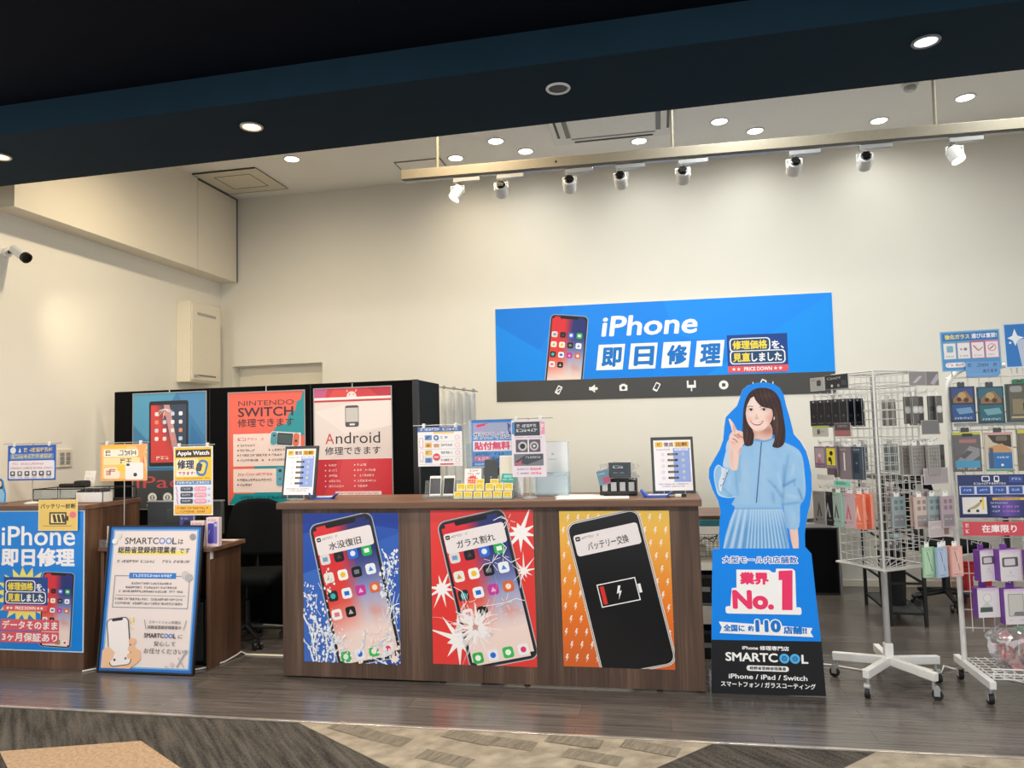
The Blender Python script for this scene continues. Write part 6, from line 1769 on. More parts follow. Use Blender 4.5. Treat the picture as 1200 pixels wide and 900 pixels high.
# left face, second row
def a(s): s.rect(8, 10, 84, s.AH*0.7, (176, 160, 176)); s.circ(48, s.AH*0.42, 13, (232, 206, 220)); s.poly([(28, s.AH*0.75), (40, s.AH*0.45), (60, s.AH*0.75)], (206, 110, 150)); s.small(10, s.AH-18, 70, 8, (210, 200, 214), 3)
p1 = pack('phone_ring_pack', 'violet pack with a pink picture, second row', 0.085, 0.12, 0.006, (132, 110, 134), a)
def a(s): s.rect(10, 10, 80, s.AH*0.78, (222, 214, 70)); s.circ(54, s.AH*0.3, 15, (40, 36, 30)); s.circ(40, s.AH*0.58, 15, (52, 44, 34)); s.rect(46, s.AH*0.6, 12, s.AH*0.22, (60, 50, 36)); s.small(10, s.AH-14, 70, 7, (210, 200, 214), 4)
p2 = pack('phone_ring_pack', 'violet pack with yellow picture', 0.085, 0.12, 0.006, (128, 108, 132), a)
def a(s): s.rect(6, 6, 88, s.AH-12, (128, 118, 124)); s.rect(42, 40, 12, s.AH*0.55, (222, 218, 220)); s.small(14, 14, 66, 10, (200, 194, 200), 5)
p3 = pack('phone_case_pack', 'tall grey pack', 0.08, 0.175, 0.018, (108, 98, 106), a)
def a(s): s.rect(6, 6, 88, s.AH-12, (60, 74, 88)); s.rr(24, 40, 46, s.AH*0.62, 10, (38, 50, 66)); s.small(14, 14, 66, 10, (176, 196, 206), 6); s.circ(48, s.AH*0.5, 8, (90, 120, 130))
p4 = pack('phone_case_pack', 'tall dark blue pack', 0.08, 0.175, 0.018, (58, 70, 84), a)
for off in (-0.11, -0.015, 0.085): hook(Lf, off, H2)
hang(p1, Lf, -0.11, H2, (0.145,), 'violet pack with a pink picture in the second left row of the rotating rack')
hang(p2, Lf, -0.02, H2, (0.15,), 'violet pack with a yellow picture in the second left row of the rotating rack')
hang(p3, Lf, 0.06, H2, (0.12,), 'tall grey pack in the second left row of the rotating rack')
hang(p4, Lf, 0.13, H2, (0.105,), 'tall dark blue pack in the second left row of the rotating rack')
hang(p3, Lf, -0.11, H2, (0.05,), 'tall grey pack behind the violet packs on the rotating rack')
header(Lf, -0.08, H2+0.03, 0.125, 0.062, (186, 186, 184), lambda s: (s.rect(0, 0, 100, 9, (170, 190, 90)), s.rr(30, 16, 18, 22, 4, (90, 92, 94)), s.small(54, 24, 24, 8, (120, 120, 122), 3)))
header(Lf, 0.085, H2+0.032, 0.115, 0.072, (84, 74, 76), lambda s: (s.rect(0, s.AH*0.55, 100, s.AH*0.45, (156, 104, 104)), s.small(20, 10, 60, 9, (170, 164, 166), 4)))
# left face, third row: charging cable packs
def cablepack(base, ink, inner):
    def a(s):
        s.rect(5, 5, 90, s.AH-10, inner)
        s.poly([(30, s.AH*0.75), (50, s.AH*0.3), (72, s.AH*0.75), (60, s.AH*0.75), (50, s.AH*0.48), (40, s.AH*0.75)], ink)
        s.small(12, 12, 60, 8, ink, 5); s.circ(24, s.AH*0.86, 8, ink); s.small(40, s.AH*0.82, 44, 8, ink, 6)
    return a
cp = [('grey charging cable pack with dark triangle', (150, 148, 146), (62, 62, 66), (136, 136, 136)), ('black charging cable pack', (48, 50, 54), (170, 172, 174), (34, 36, 40)), ('mint green charging cable pack', (122, 190, 168), (46, 78, 76), (160, 176, 172)),
      ('pink charging cable pack', (196, 160, 168), (200, 84, 96), (186, 168, 174)), ('coral orange charging cable pack', (240, 138, 110), (250, 214, 196), (236, 128, 100))]
offs = (-0.12, -0.065, 0.0, 0.075, 0.13)
for (nm, b_, ink, inn), off, oo in zip(cp, offs, ((0.15,), (0.14,), (0.14,), (0.13,), (0.07, 0.12))):
    q = pack('charging_cable_pack', nm, 0.088, 0.185, 0.016, b_, cablepack(b_, ink, inn), cat='package')
    hook(Lf, off, H3)
    hang(q, Lf, off, H3, oo, nm+' in the third left row of the rotating rack', None if len(oo) == 1 else 'coral orange cable packs')
header(Lf, -0.06, H3+0.04, 0.13, 0.03, (206, 206, 204)); header(Lf, 0.06, H3+0.012, 0.12, 0.03, (120, 200, 180), lambda s: s.small(14, 5, 60, 12, (40, 90, 80), 7))
for off in (-0.1, 0.0, 0.1): hook(Lf, off, H4+0.05, 0.10)
# right face, top row: packs with white bulb-like parts
def a(s): s.rect(16, 6, 68, s.AH*0.34, (96, 92, 88)); s.rect(16, s.AH*0.62, 68, s.AH*0.34, (84, 82, 80)); s.rr(2, s.AH*0.36, 96, s.AH*0.26, 30, (196, 196, 196)); s.circ(50, s.AH*0.49, 30, (214, 214, 214))
p5 = pack('earphone_pack', 'slim grey pack with a white round part', 0.04, 0.145, 0.012, (98, 96, 94), a)
def a(s): s.rect(16, 6, 68, s.AH*0.34, (70, 68, 66)); s.rect(16, s.AH*0.62, 68, s.AH*0.34, (60, 60, 60)); s.circ(50, s.AH*0.47, 40, (34, 34, 36))
p6 = pack('earphone_pack', 'slim dark pack with a black round part', 0.04, 0.145, 0.012, (80, 78, 76), a)
for off in (-0.10, -0.03, 0.05, 0.11): hook(Rf, off, H1)
lb = 'slim grey pack with pale round part in the top right rack row'
hang(p5, Rf, -0.03, H1, (0.09, 0.14), lb, 'slim grey packs, top right row'); hang(p5, Rf, 0.05, H1, (0.10,), lb, 'slim grey packs, top right row')
hang(p6, Rf, 0.085, H1, (0.14,), 'slim dark pack with a black round part in the top right rack row'); hang(p5, Rf, 0.12, H1, (0.155,), lb, 'slim grey packs, top right row')
header(Rf, -0.02, H1+0.03, 0.12, 0.075, (140, 134, 138), lambda s: s.poly([(20, 50), (60, 20), (80, 20), (40, 50)], (190, 186, 190)))
header(Rf, 0.085, H1+0.03, 0.09, 0.075, (120, 118, 122), lambda s: s.poly([(30, 70), (90, 10), (100, 40), (60, 80)], (176, 172, 176)))
def a(s):
    for i in range(6):
        for j in range(4): s.rr(8+j*22, 14+i*22, 12, 14, 4, (120, 118, 116), i == 0 and j == 0)
    s.line(20, 60, 70, 100, 3, (84, 82, 82)); s.line(60, 40, 40, 110, 3, (84, 82, 82))
p7 = pack('phone_case_pack', 'grey patterned pack', 0.085, 0.155, 0.02, (148, 144, 142), a)
for off in (-0.10, 0.0, 0.10): hook(Rf, off, H2)
lb = 'grey patterned pack in the second right row of the rotating rack'
for off, oo in ((-0.02, (0.06, 0.12)), (0.06, (0.05, 0.10, 0.15)), (0.12, (0.06,))): hang(p7, Rf, off, H2, oo, lb, 'grey patterned packs, second right row')
hang(p6, Rf, 0.145, H2, (0.13,), 'slim dark pack at the outer end of the second right row of the rotating rack')
header(Rf, 0.05, H2+0.032, 0.125, 0.075, (112, 112, 114)); header(Rf, 0.14, H2+0.03, 0.06, 0.055, (206, 206, 204), lambda s: s.rect(0, s.AH*0.75, 100, s.AH*0.25, (210, 110, 110)), 0.12)
def strap(c, c2):
    def a(s): s.rect(6, 6, 88, s.AH-12, c2); s.rr(16, 18, 26, 24, 8, c); s.rr(56, 18, 26, 24, 8, c); s.rr(16, 54, 26, 24, 8, c); s.rr(56, 54, 26, 24, 8, c); s.rect(10, s.AH*0.58, 80, s.AH*0.36, mixc(c2, (90, 90, 96), 0.45)); s.small(16, s.AH*0.7, 60, 9, (220, 216, 214), 3)
    return a
q1 = pack('strap_pack', 'beige pink pack', 0.09, 0.165, 0.014, (206, 182, 172), strap((150, 128, 124), (204, 184, 176)))
q2 = pack('strap_pack', 'grey teal pack', 0.09, 0.165, 0.014, (140, 158, 162), strap((96, 130, 134), (150, 160, 164)))
q3 = pack('strap_pack', 'grey pink pack', 0.09, 0.165, 0.014, (176, 156, 166), strap((140, 110, 126), (172, 156, 164)))
for off in (-0.10, 0.0, 0.10): hook(Rf, off, H3-0.02)
hang(q1, Rf, -0.01, H3-0.02, (0.12,), 'beige pink pack in the third right row of the rotating rack'); hang(q2, Rf, 0.07, H3-0.02, (0.13,), 'grey teal pack in the third right row of the rotating rack'); hang(q3, Rf, 0.13, H3-0.02, (0.16,), 'grey pink pack in the third right row of the rotating rack')
hang(q1, Rf, 0.04, H3-0.02, (0.05,), 'beige pink pack behind the front ones in the third right row of the rotating rack')
hang(q2, Rf, -0.09, H3-0.02, (0.05,), 'grey teal pack close to the corner post of the rotating rack')
header(Rf, 0.07, H3+0.02, 0.17, 0.085, (160, 152, 154), lambda s: s.small(14, 16, 60, 8, (190, 184, 186), 3))
def past(c):
    def a(s): s.rect(6, 6, 88, s.AH-12, mixc(c, (255, 255, 255), 0.25)); s.small(12, 12, 50, 9, (120, 110, 130), 2); s.line(30, 30, 70, s.AH*0.8, 7, mixc(c, (80, 60, 90), 0.5)); s.line(70, 34, 40, s.AH*0.8, 5, mixc(c, (255, 255, 255), 0.5)); s.small(12, s.AH-20, 70, 8, (110, 104, 120), 4)
    return a
for off in (-0.10, 0.0, 0.10): hook(Rf, off, H4)
for nm, c, off, oo in (('pale green', (158, 206, 160), 0.0, 0.14), ('pale blue', (150, 180, 216), 0.055, 0.17), ('pale orange', (226, 158, 130), 0.10, 0.155), ('salmon pink', (224, 160, 146), 0.14, 0.185)):
    q = pack('charging_cable_pack', nm+' pack', 0.075, 0.155, 0.014, c, past(c))
    hang(q, Rf, off, H4, (oo,), nm+' pack in the bottom right row of the rotating rack')
header(Rf, 0.08, H4+0.025, 0.17, 0.085, (188, 176, 178), lambda s: (s.rect(62, 10, 20, 34, (130, 100, 96)), s.small(10, 16, 44, 8, (226, 218, 220), 5)))
# packs hanging on the two far faces, seen through the wires
for kf, offs_ in ((1, (-0.09, 0.02, 0.10)), (2, (-0.09, 0.0, 0.09))):
    for z, pr_, nm in ((H1, p7, 'upper'), (H2, q2, 'middle'), (H3, q3, 'lower')):
        for off in offs_[::2]:
            hook(kf, off, z)
            hang(pr_, kf, off, z, (0.05,), 'pack seen through the wires on the rotating rack far side, %s row' % nm, 'packs on the far side of the rotating rack, %s row' % nm)

# ================================================================== WHITE GRID RACK AT RIGHT
GX0, GX1, GY = 1.60, 2.50, 4.62
t = thing('white_grid_rack', 'white wheeled grid display rack at the right edge', 'display rack', ((GX0+GX1)/2, GY, 0))
hx = (GX1-GX0)/2
arc = [(-hx, 0, 0.12), (-hx, 0, 1.62)]+[(-hx+0.15-0.15*cos(a*pi/12), 0, 1.62+0.125*sin(a*pi/12)) for a in range(1, 7)]
arc += [(-x, y, z) for x, y, z in reversed(arc)]
MB().tube(arc, 0.014, 12).build('loop_frame', 'whitem', t)
w = MB()
for i in range(1, 16):
    x = -hx+2*hx*i/16
    zt = 1.735 if 2 <= i <= 14 else 1.66
    w.cyl((x, 0.012, 0.28), (x, 0.012, zt), 0.0025, n=6)
for j in range(15):
    z = 0.30+j*0.099
    w.cyl((-hx, 0.008, z), (hx, 0.008, z), 0.003 if j % 2 else 0.0042, n=6)
w.build('wire_grid', 'whitem', t)
for sx in (-1, 1):
    MB().box(sx*hx-0.016, sx*hx+0.016, -0.36, 0.12, 0.085, 0.125).build('foot_bar', 'whitem', t, 0.003)
    for y in (-0.32, 0.07):
        b = MB()
        b.cyl((sx*hx, y, 0.055), (sx*hx, y, 0.085), 0.008, n=10).box(sx*hx-0.017, sx*hx-0.014, y-0.012, y+0.02, 0.02, 0.06).box(sx*hx+0.014, sx*hx+0.017, y-0.012, y+0.02, 0.02, 0.06)
        b.cyl((sx*hx-0.012, y+0.008, 0.027), (sx*hx+0.012, y+0.008, 0.027), 0.027, n=22, mi=1)
        b.build('caster', ['lgrey', 'rubber'], t)
w = MB()
for j in range(9):
    y = -0.30+j*0.045
    w.cyl((-hx+0.02, y, 0.12), (hx-0.02, y, 0.12), 0.003, n=6)
for i in range(19):
    x = -hx+0.03+(2*hx-0.06)*i/18
    w.tube([(x, 0.06, 0.125), (x, -0.30, 0.125), (x, -0.30, 0.17)], 0.003, 6)
for z in (0.17, 0.145):
    w.cyl((-hx+0.02, -0.30, z), (hx-0.02, -0.30, z), 0.004, n=6)
w.build('wire_shelf', 'whitem', t)
for z in (1.41,):
    MB().box(-hx+0.02, hx-0.02, -0.012, -0.004, z, z+0.022).build('white_rail', 'whitem', t)
ROOT = t
def ghook(x, z, L=0.12):
    MB().tube([(x-2.05, 0.005, z-0.02), (x-2.05, 0.003, z), (x-2.05, -L*0.92, z), (x-2.05, -L, z+0.013)], 0.0025, 6).build('hook', 'whitem', ROOT)
def ghang(q, x, z, out=0.10, rz=0, lab=None, group=None):
    ghook(x, z, out+0.02)
    p = (x, GY-out, z-0.004)
    if not q.get('used'):
        q['used'] = 1; q.location = p; q.rotation_euler = (0, 0, radians(rz))
        if lab: q['label'] = lab
        if group: q['group'] = group
        return q
    return dup(q, p, radians(rz), lab, group)
# signs above the rack
s = Sheet(0.305, 0.225, 100, 74, 0.002, (74, 146, 206))
s.frame(0, 0, 100, 74, 2, (130, 184, 226)); s.rect(4, 4, 92, 14, (40, 116, 190)); s.text('強化ガラス', 8, 6, 42, 9, (236, 226, 110), 0.04); s.text('選びは重要!', 53, 6, 42, 9, (240, 244, 250), 0.03)
for k, c in enumerate(((110, 170, 196), (150, 160, 170), (226, 90, 90), (240, 130, 150))):
    x = 4+k*23.5
    s.rect(x, 20, 22, 32, c); s.rect(x+1, 22.5, 20, 28.5, (236, 232, 234))
    if k == 0: s.rr(x+6, 27, 11, 12, 2, (120, 176, 200))
    if k == 1: s.circ(x+7, 34, 2, (160, 160, 166)); s.star(x+14, 34, 2, 4, 6, (110, 116, 130))
    if k == 2: s.line(x+4, 28, x+12, 38, 2, (206, 70, 60)); s.line(x+12, 38, x+19, 32, 2, (150, 150, 120))
    if k == 3: s.circ(x+11, 33, 7, (226, 120, 130)); s.circ(x+11, 33, 5.6, (238, 232, 234)); s.line(x+7, 36, x+14, 30, 1.6, (70, 70, 80))
    s.small(x+4, 45, 14, 3, (150, 146, 150), k)
s.rr(6, 58, 34, 9, 4.5, (246, 240, 244)); s.small(9, 60, 12, 4.5, (220, 90, 110), 6); s.small(23, 60, 14, 4.5, (90, 100, 120), 7)
o = place(s.build('header_sign', 'gloss'), 1.722, 4.588, 1.722, 'blue glass film guide sign with four white panels above the white rack', 'sign', ry=radians(-0.6))
for sx in (-0.1, 0.1):
    MB().cyl((sx, 0.012, -0.03), (sx, 0.012, 0.15), 0.004, n=8).build('mounting_stem', 'lgrey', o)
s = Sheet(0.32, 0.25, 100, 78, 0.002, (30, 120, 200))
s.frame(0, 0, 100, 78, 2.4, (206, 226, 240)); s.poly([(20, 30), (60, 24), (74, 76), (26, 76)], (190, 204, 224)); s.poly([(14, 22), (18, 10), (22, 22), (32, 26), (22, 30), (18, 40), (14, 30), (6, 26)], (236, 244, 250)); s.circ(10, 34, 2, (226, 240, 250)); s.small(50, 8, 44, 9, (236, 240, 246), 2)
o = place(s.build('header_sign', 'gloss'), 2.052, 4.588, 1.728, 'blue sign with a white sparkle above the white rack, cut by the picture edge', 'sign', ry=radians(-0.6))
for sx in (-0.1, 0.1):
    MB().cyl((sx, 0.012, -0.03), (sx, 0.012, 0.15), 0.004, n=8).build('mounting_stem', 'lgrey', o)
s = Sheet(0.172, 0.088, 100, 51, 0.002, (104, 158, 214), outline=[(6, 0), (100, 2), (100, 42), (92, 51), (6, 51), (0, 45), (0, 6)])
s.small(6, 7, 86, 11, (54, 66, 96), 1, 0.5); s.small(6, 24, 36, 13, (206, 80, 110), 2, 0.5); s.text('あります', 50, 26, 42, 11, (54, 66, 96), 0.02); s.rect(8, 42, 70, 1.2, (140, 186, 226))
place(s.build('info_card', 'gloss'), 1.770, 4.57, 1.683, 'small rounded pale blue card overlapping the glass film guide sign', 'card')
# top row: glass film packs
def film(c1, c2, c3):
    def a(s):
        s.rect(6, 5, 88, s.AH*0.3, c1); s.poly([(12, s.AH*0.34), (40, s.AH*0.16), (64, s.AH*0.12), (90, s.AH*0.36), (90, s.AH*0.46), (12, s.AH*0.46)], c2)
        s.circ(48, s.AH*0.26, 16, mixc(c2, (240, 220, 150), 0.4)); s.circ(36, s.AH*0.36, 9, (60, 40, 30)); s.circ(64, s.AH*0.38, 10, (70, 48, 34))
        s.rect(6, s.AH*0.5, 88, s.AH*0.44, c3); s.poly([(20, s.AH*0.62), (80, s.AH*0.58), (90, s.AH*0.74), (34, s.AH*0.78)], mixc(c3, (190, 226, 240), 0.5)); s.small(14, s.AH*0.86, 70, 9, (190, 210, 226), 4)
    return a
fA = pack('glass_film_pack', 'x', 0.128, 0.195, 0.012, (24, 38, 60), film((50, 74, 130), (150, 110, 70), (30, 80, 140)), tab=(60, 66, 74), tabw=0.3)
fB = pack('glass_film_pack', 'x', 0.128, 0.200, 0.012, (20, 56, 66), film((40, 100, 120), (140, 104, 66), (30, 96, 110)), tab=(60, 66, 74), tabw=0.3)
def a(s): s.rect(10, 5, 84, s.AH-10, (92, 88, 74)); s.rr(14, 8, 40, 22, 8, (150, 152, 148)); s.rect(20, s.AH*0.4, 70, s.AH*0.4, (134, 124, 92)); s.rr(56, s.AH*0.3, 24, 26, 6, (46, 106, 96)); s.rect(54, s.AH*0.5, 22, 28, (40, 46, 48)); s.rect(14, s.AH*0.86, 76, 6, (190, 180, 140))
fC = pack('glass_film_pack', 'x', 0.150, 0.205, 0.012, (34, 62, 56), a, tab=(40, 120, 80), tabw=0.5)
def a(s): s.rect(6, 5, 88, s.AH-10, (44, 60, 66)); s.rr(10, 8, 40, 24, 8, (130, 140, 146)); s.small(14, s.AH*0.45, 60, 14, (190, 200, 206), 3); s.rect(20, s.AH*0.6, 50, 40, (70, 90, 96))
fD = pack('glass_film_pack', 'x', 0.150, 0.205, 0.012, (30, 52, 56), a, tab=(40, 120, 80), tabw=0.5)
ghang(fA, 1.634, 1.655, 0.10, 3, 'dark blue glass film pack, first in the white rack top row')
ghang(fB, 1.775, 1.650, 0.10, -4, 'dark teal glass film pack, second in the white rack top row')
ghang(fC, 1.925, 1.660, 0.10, 0, 'olive glass film pack with green tab, third in the white rack top row')
ghang(fD, 2.085, 1.660, 0.10, 0, 'dark slate glass film pack at the picture edge in the white rack top row')
# second row
def camp(c1, c2, c3, edge):
    def a(s):
        s.rect(0, 0, 100, 10, edge); s.poly([(6, 12), (94, 12), (94, s.AH*0.45), (6, s.AH*0.6)], c1); s.rr(34, 5, 40, 12, 6, (40, 40, 42)); s.rect(24, s.AH*0.18, 60, 14, mixc(c1, (230, 130, 120), 0.5))
        s.poly([(10, s.AH*0.75), (60, s.AH*0.35), (94, s.AH*0.42), (94, s.AH*0.6), (40, s.AH*0.85)], c2); s.poly([(24, s.AH*0.62), (50, s.AH*0.46), (70, s.AH*0.5), (40, s.AH*0.68)], mixc(c2, (40, 44, 50), 0.6)); s.rect(6, s.AH*0.72, 88, s.AH*0.18, c3); s.small(12, s.AH*0.9, 70, 8, (220, 216, 206), 3)
    return a
fE = pack('camera_film_pack', 'x', 0.142, 0.215, 0.012, (96, 92, 92), camp((100, 96, 98), (140, 140, 144), (70, 150, 190), (190, 190, 60)), tab=(60, 60, 60), tabw=0.3)
def a(s): s.rect(0, 0, 100, 8, (200, 150, 150)); s.poly([(10, 10), (94, 10), (94, 60), (30, 40)], (54, 48, 40)); s.rr(40, 14, 40, 20, 5, (110, 100, 80)); s.poly([(10, 60), (60, 44), (94, 70), (94, s.AH*0.52), (10, s.AH*0.52)], (196, 150, 100)); s.rect(10, s.AH*0.52, 84, s.AH*0.42, (36, 110, 176)); s.rr(14, s.AH*0.4, 14, s.AH*0.5, 4, (70, 84, 110)); s.small(40, s.AH*0.62, 44, 8, (210, 226, 240), 4); s.circ(58, s.AH*0.84, 5, (236, 240, 246)); s.rect(0, s.AH-7, 100, 7, (90, 150, 110))
fF = pack('camera_film_pack', 'x', 0.136, 0.210, 0.012, (200, 190, 170), a, tab=(60, 60, 60), tabw=0.3)
fG = pack('camera_film_pack', 'x', 0.185, 0.220, 0.012, (110, 100, 84), camp((120, 112, 98), (168, 154, 124), (110, 106, 98), (200, 196, 60)), tab=(60, 60, 60), tabw=0.3)
ghang(fE, 1.640, 1.405, 0.10, 2, 'grey camera film pack with lime top edge, first in the white rack second row')
ghang(fF, 1.800, 1.400, 0.10, -2, 'tan and blue film pack, second in the white rack second row')
ghang(fG, 1.985, 1.410, 0.10, 0, 'wide tan camera film pack at the picture edge in the white rack second row')
# information board
s = Sheet(0.335, 0.232, 100, 69, 0.004, (26, 40, 92))
s.rect(0, 0, 100, 17, (34, 50, 104)); s.rr(36, 2, 12, 9, 2, (236, 240, 246)); s.rr(37.5, 3.5, 9, 6, 1.2, (34, 50, 104)); s.rr(54, 2, 8, 10, 2, (236, 240, 246)); s.rr(55.5, 3.5, 5, 6, 1.2, (34, 50, 104)); s.small(24, 12.5, 48, 3.4, (226, 230, 240), 2); s.rect(76, 3, 20, 10, (50, 80, 160)); s.small(80, 5.5, 14, 4, (190, 206, 236), 3)
s.rect(2, 18, 96, 14, (206, 214, 232))
for k in range(4): s.rect(4+k*23.6, 19, 20, 12, (46, 84, 166)); s.small(8+k*23.6, 23, 12, 3.4, (190, 206, 236), 4+k)
s.rect(5, 36, 36, 27, (228, 226, 222)); s.poly([(13, 55), (22, 50), (30, 44), (34, 40), (35, 42), (30, 50), (24, 54), (14, 57)], (176, 160, 110)); s.circ(14, 58, 2.4, (50, 50, 54)); s.circ(27, 58, 2.4, (50, 50, 54)); s.circ(33, 42, 2, (60, 58, 56)); s.rect(34, 36, 3, 20, (240, 206, 70))
s.grad(44, 34, 54, 33, lambda u, v: mixc((30, 44, 100), (110, 84, 176), 1-abs(u-0.5)*2), 6, 4); s.rect(50, 37, 46, 4, (226, 190, 80)); s.small(52, 38, 40, 2.4, (60, 44, 30), 9); s.small(46, 44, 26, 3, (190, 200, 236), 10); s.small(48, 50, 12, 3.4, (206, 214, 240), 11); s.small(64, 50, 24, 3.4, (206, 140, 200), 12); s.small(48, 57, 12, 3.4, (206, 214, 240), 13); s.small(64, 57, 24, 3.4, (190, 130, 206), 14)
o = place(s.build('information_board', 'gloss'), 1.758, 4.53, 0.915, 'dark blue information board hanging in the middle of the white rack', 'sign')
MB().tube([(-0.12, 0.006, 0.22), (-0.12, 0.02, 0.245), (-0.12, 0.075, 0.245)], 0.0025, 6).tube([(0.12, 0.006, 0.22), (0.12, 0.02, 0.245), (0.12, 0.075, 0.245)], 0.0025, 6).build('hanging_hook', 'lgrey', o)
# red stock sign
s = Sheet(0.345, 0.075, 100, 21.7, 0.002, (214, 78, 90))
s.text('在庫限り', 27, 4.5, 50, 12.5, (250, 240, 240), 0.03); s.small(3.5, 3, 6, 6, (250, 236, 238), 1); s.small(3.5, 12, 6, 6, (250, 236, 238), 2); s.small(90, 3, 6, 6, (250, 236, 238), 3); s.small(90, 12, 6, 6, (250, 236, 238), 4)
place(s.build('stock_sign', 'gloss'), 1.775, 4.53, 0.818, 'red while-stocks-last sign strip across the white rack', 'sign')
o = bpy.data.objects['stock_sign']
MB().box(-0.16, 0.16, 0.002, 0.07, 0.03, 0.04).build('sign_bracket', 'whitem', o)
# purple and white boxes
def pbox(kind):
    def a(s):
        s.rect(0, 0, 100, 9, (220, 190, 226)); s.small(20, 11, 60, 5, (190, 184, 196), 2)
        if kind == 0: s.rr(10, 32, 76, 40, 6, (96, 90, 96)); s.rr(20, 38, 52, 28, 4, (216, 212, 214)); s.circ(48, 96, 8, (214, 210, 214)); s.small(30, 108, 36, 5, (170, 166, 172), 3)
        if kind == 1: s.rr(2, 32, 96, 44, 3, (44, 50, 62)); s.small(20, 50, 50, 7, (96, 110, 124), 3); s.small(26, 92, 16, 10, (150, 146, 152), 4); s.small(56, 92, 22, 10, (150, 146, 152), 5)
        if kind == 2: s.circ(44, 44, 20, (206, 204, 206)); s.circ(44, 44, 16, (232, 230, 230)); s.poly([(10, 84), (66, 84), (66, 104), (8, 106)], (78, 92, 92)); s.poly([(14, 84), (40, 60), (66, 84)], (206, 206, 206))
        if kind == 3: s.rr(14, 20, 66, 90, 4, (150, 148, 146)); s.rr(17, 23, 60, 84, 3, (206, 204, 198)); s.poly([(34, 106), (40, 92), (76, 92), (80, 108)], (130, 130, 132)); s.small(60, 122, 26, 7, (226, 170, 190), 4); s.small(16, 122, 16, 6, (200, 180, 206), 5)
        if kind == 4: s.rr(10, 24, 84, 70, 4, (150, 150, 150)); s.rr(14, 28, 80, 62, 3, (40, 70, 66)); s.small(20, 104, 30, 6, (200, 180, 206), 5)
    return a
def purple(kind, w, h): return pack('accessory_box', 'x', w, h, 0.045, (230, 224, 228), pbox(kind), tab=(120, 60, 160), side=(120, 66, 160), tabw=0.36)
ghang(purple(0, 0.105, 0.165), 1.675, 0.775, 0.11, 26, 'purple and white box with small grey picture, first in the upper box row')
ghang(purple(0, 0.125, 0.165), 1.785, 0.777, 0.11, 20, 'purple and white box with grey frame picture, second in the upper box row')
ghang(purple(1, 0.135, 0.165), 1.93, 0.775, 0.11, 18, 'purple and white box with dark picture, third in the upper box row')
ghang(purple(2, 0.120, 0.155), 1.672, 0.575, 0.11, 14, 'purple and white box with ring light picture, first in the lower box row')
ghang(purple(3, 0.130, 0.185), 1.805, 0.572, 0.11, 14, 'purple and white box with large frame picture, second in the lower box row')
ghang(purple(4, 0.130, 0.185), 1.955, 0.572, 0.11, 14, 'purple and white box at the picture edge in the lower box row')
# bag of red and white sachets in the wire shelf
t = thing('sachet_bag', 'clear bag of red and white sachets lying in the white rack shelf', 'bag', (1.86, 4.47, 0.1285))
rnd = random.Random(9)
def bg_(u, v):
    a = u*2*pi
    r = (1-abs(2*v-1)**3)
    k = 0.175+0.012*sin(a*5+v*9)
    return (k*cos(a)*(0.72+0.35*r)*(1.0 if v < 0.7 else 1.1), 0.075*sin(a)*(0.25+0.75*r)+0.008*sin(a*7+v*4), v*0.225+0.01*sin(a*3))
MB().grid(bg_, 36, 14).build('clear_film', 'film', t)
MB().box(-0.06, 0.12, -0.03, -0.026, 0.205, 0.225).build('green_label', plain('green_paper', (60, 160, 120), 0.5), t)
mm = [plain('red_sachet', (214, 50, 56), 0.4), plain('white_sachet', (240, 232, 230), 0.4), plain('pink_sachet', (240, 170, 170), 0.4)]
for i in range(46):
    x = rnd.uniform(-0.135, 0.135); y = rnd.uniform(-0.05, 0.05); z = rnd.uniform(0.025, 0.16)
    q = Matrix.Rotation(rnd.uniform(-0.9, 0.9), 3, 'X') @ Matrix.Rotation(rnd.uniform(0, 3), 3, 'Z') @ Matrix.Rotation(rnd.uniform(-0.7, 0.7), 3, 'Y')
    def sf_(u, v):
        p = q @ Vector(((u-0.5)*0.05, 0.006*sin(u*pi)*sin(v*pi), (v-0.5)*0.062))
        return (x+p.x, y+p.y, z+p.z)
    MB().grid(sf_, 4, 4).build('sachet', mm[(i*7) % 3 if i % 3 else 0], t, thick=0.006)

# floor cable between the racks
tag(MB().tube([(0.83, 4.88, 0.006), (0.95, 4.86, 0.006), (1.1, 4.78, 0.006), (1.24, 4.90, 0.006), (1.36, 4.98, 0.006), (1.46, 4.86, 0.006), (1.53, 4.78, 0.006), (1.57, 4.86, 0.02), (1.62, 4.86, 0.006), (1.75, 4.78, 0.006), (1.95, 4.60, 0.006), (2.2, 4.5, 0.006)], 0.005, 8).build('floor_cable', 'cable'), 'thin white cable on the floor behind the two wheeled racks', 'cable')

# ================================================================== THINGS AT THE BACK WALL
t = thing('black_cabinet', 'black cabinet with pale top by the back wall behind the standee', 'cabinet', (1.20, 6.98, 0))
MB().box(-0.24, 0.24, -0.16, 0.16, 0.0, 0.565).build('body', 'black', t, 0.004)
MB().box(0.2405, 0.262, -0.16, 0.16, 0.0, 0.565).build('side_panel', 'grey', t, 0.002)
MB().box(-0.245, 0.267, -0.17, 0.165, 0.5655, 0.60).build('top_board', 'lgrey', t, 0.002)
MB().box(-0.23, 0.23, -0.165, -0.16, 0.02, 0.55).build('door', 'felt', t, 0.002)
t = thing('stapler', 'small black stapler on the pale cabinet top', 'stapler', (1.28, 6.95, 0.60))
MB().box(-0.06, 0.06, -0.014, 0.014, 0, 0.008).build('base', 'black', t, 0.002)
MB().obox((0, 0, 0.022), ((1, 0, 0.12), (0, 1, 0), (-0.12, 0, 1)), (0.055, 0.012, 0.008)).build('arm', 'dgrey', t, 0.003)
t = thing('black_metal_shelf', 'black metal frame shelf stand behind the rotating rack', 'shelf', (1.675, 6.16, 0))
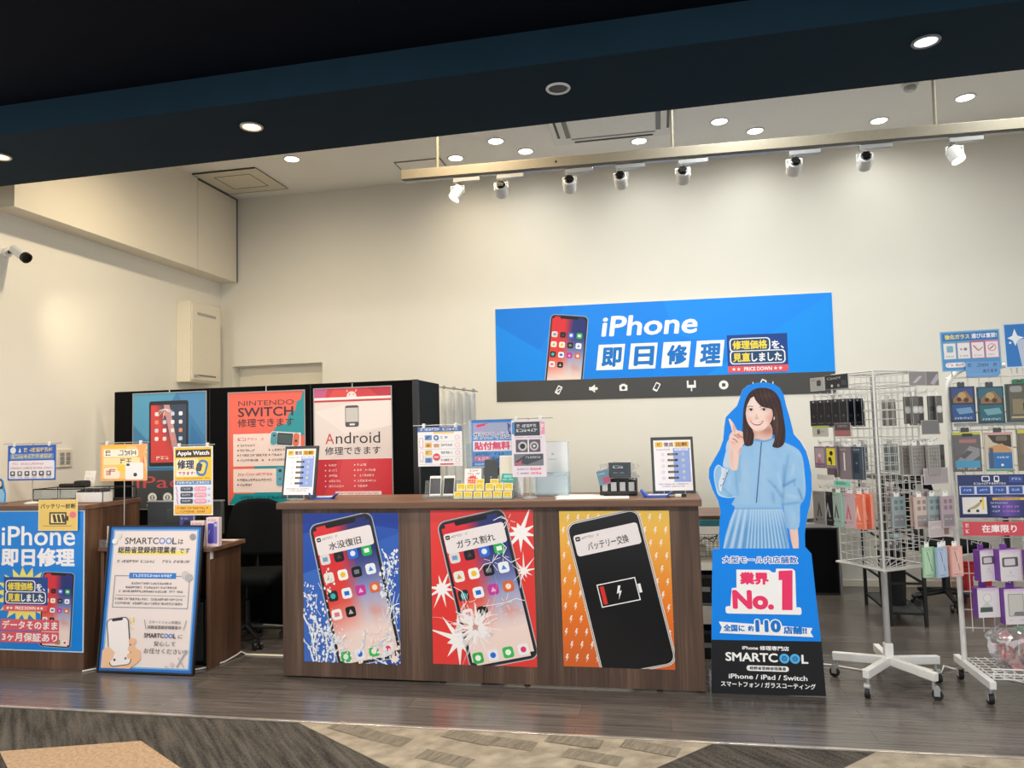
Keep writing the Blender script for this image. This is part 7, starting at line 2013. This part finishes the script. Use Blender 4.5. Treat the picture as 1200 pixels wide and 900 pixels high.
for sx in (-0.115, 0.115):
    for sy in (-0.33, 0.33):
        MB().box(sx-0.011, sx+0.011, sy-0.011, sy+0.011, 0.0, 1.04).build('leg', 'black', t)
for z in (0.09, 0.30, 0.60, 0.66, 1.03):
    MB().box(-0.115, 0.115, -0.336, -0.324, z-0.008, z+0.008).box(-0.115, 0.115, 0.324, 0.336, z-0.008, z+0.008).box(-0.121, -0.109, -0.33, 0.33, z-0.008, z+0.008).box(0.109, 0.121, -0.33, 0.33, z-0.008, z+0.008).build('rail', 'black', t)
w = MB()
for k in range(9): w.box(-0.108+k*0.027-0.006, -0.108+k*0.027+0.006, -0.33, 0.33, 1.025, 1.031)
for k in range(19): w.box(-0.115, 0.115, -0.33+k*0.0365-0.006, -0.33+k*0.0365+0.006, 1.0315, 1.035)
w.build('mesh_top', 'black', t)
MB().box(-0.109, 0.109, -0.324, 0.324, 0.085, 0.095).build('bottom_board', 'dgrey', t)
t = thing('waste_bin', 'black waste bin inside the black metal shelf stand', 'bin', (1.66, 6.12, 0.0955))
MB().lathe([(0.085, 0), (0.10, 0.40), (0.105, 0.41), (0.10, 0.415), (0.092, 0.40), (0.08, 0.01)], 28).build('bin_body', 'black', t)
MB().lathe([(0.1045, 0.40), (0.109, 0.405), (0.109, 0.415), (0.103, 0.42)], 28).build('rim', 'dgrey', t)
t = thing('pale_tape_dispenser', 'pale round dispenser on the black metal shelf seen through the wires', 'dispenser', (1.62, 5.92, 0.609))
MB().lathe([(0.05, 0), (0.055, 0.01), (0.05, 0.035), (0.02, 0.045)], 24).build('body', plain('pale_aqua_plastic', (190, 214, 218), 0.4), t)
MB().lathe([(0.02, 0.045), (0.02, 0.06), (0.012, 0.065)], 18).build('knob', 'lgrey', t)
t = thing('white_side_table', 'pale low table by the back wall at the right edge', 'table', (3.35, 6.85, 0))
MB().box(-0.55, 0.65, -0.3, 0.3, 0.70, 0.735).build('table_top', 'offwhite', t, 0.003)
for sx in (-0.5, 0.6):
    for sy in (-0.26, 0.26):
        MB().box(sx-0.016, sx+0.016, sy-0.016, sy+0.016, 0, 0.70).build('leg', 'black' if sx < 0 else 'lgrey', t)
t = thing('red_storage_crate', 'red plastic crate on the floor by the back wall, seen through the white rack', 'crate', (2.22, 5.75, 0))
t.location = (2.53, 6.98, 0.0)
MB().box(-0.10, 0.10, -0.09, 0.09, 0, 0.01).box(-0.10, -0.092, -0.09, 0.09, 0.01, 0.24).box(0.092, 0.10, -0.09, 0.09, 0.01, 0.24).box(-0.092, 0.092, -0.09, -0.082, 0.01, 0.24).box(-0.092, 0.092, 0.082, 0.09, 0.01, 0.24).build('crate_body', 'red', t, 0.003)
MB().tube([(-0.1, -0.09, 0.24), (0.1, -0.09, 0.24), (0.1, 0.09, 0.24), (-0.1, 0.09, 0.24)], 0.008, 8, closed=True).build('rim', 'red', t)
MB().box(-0.04, 0.04, -0.0925, -0.09, 0.08, 0.16).build('white_sticker', 'white', t)
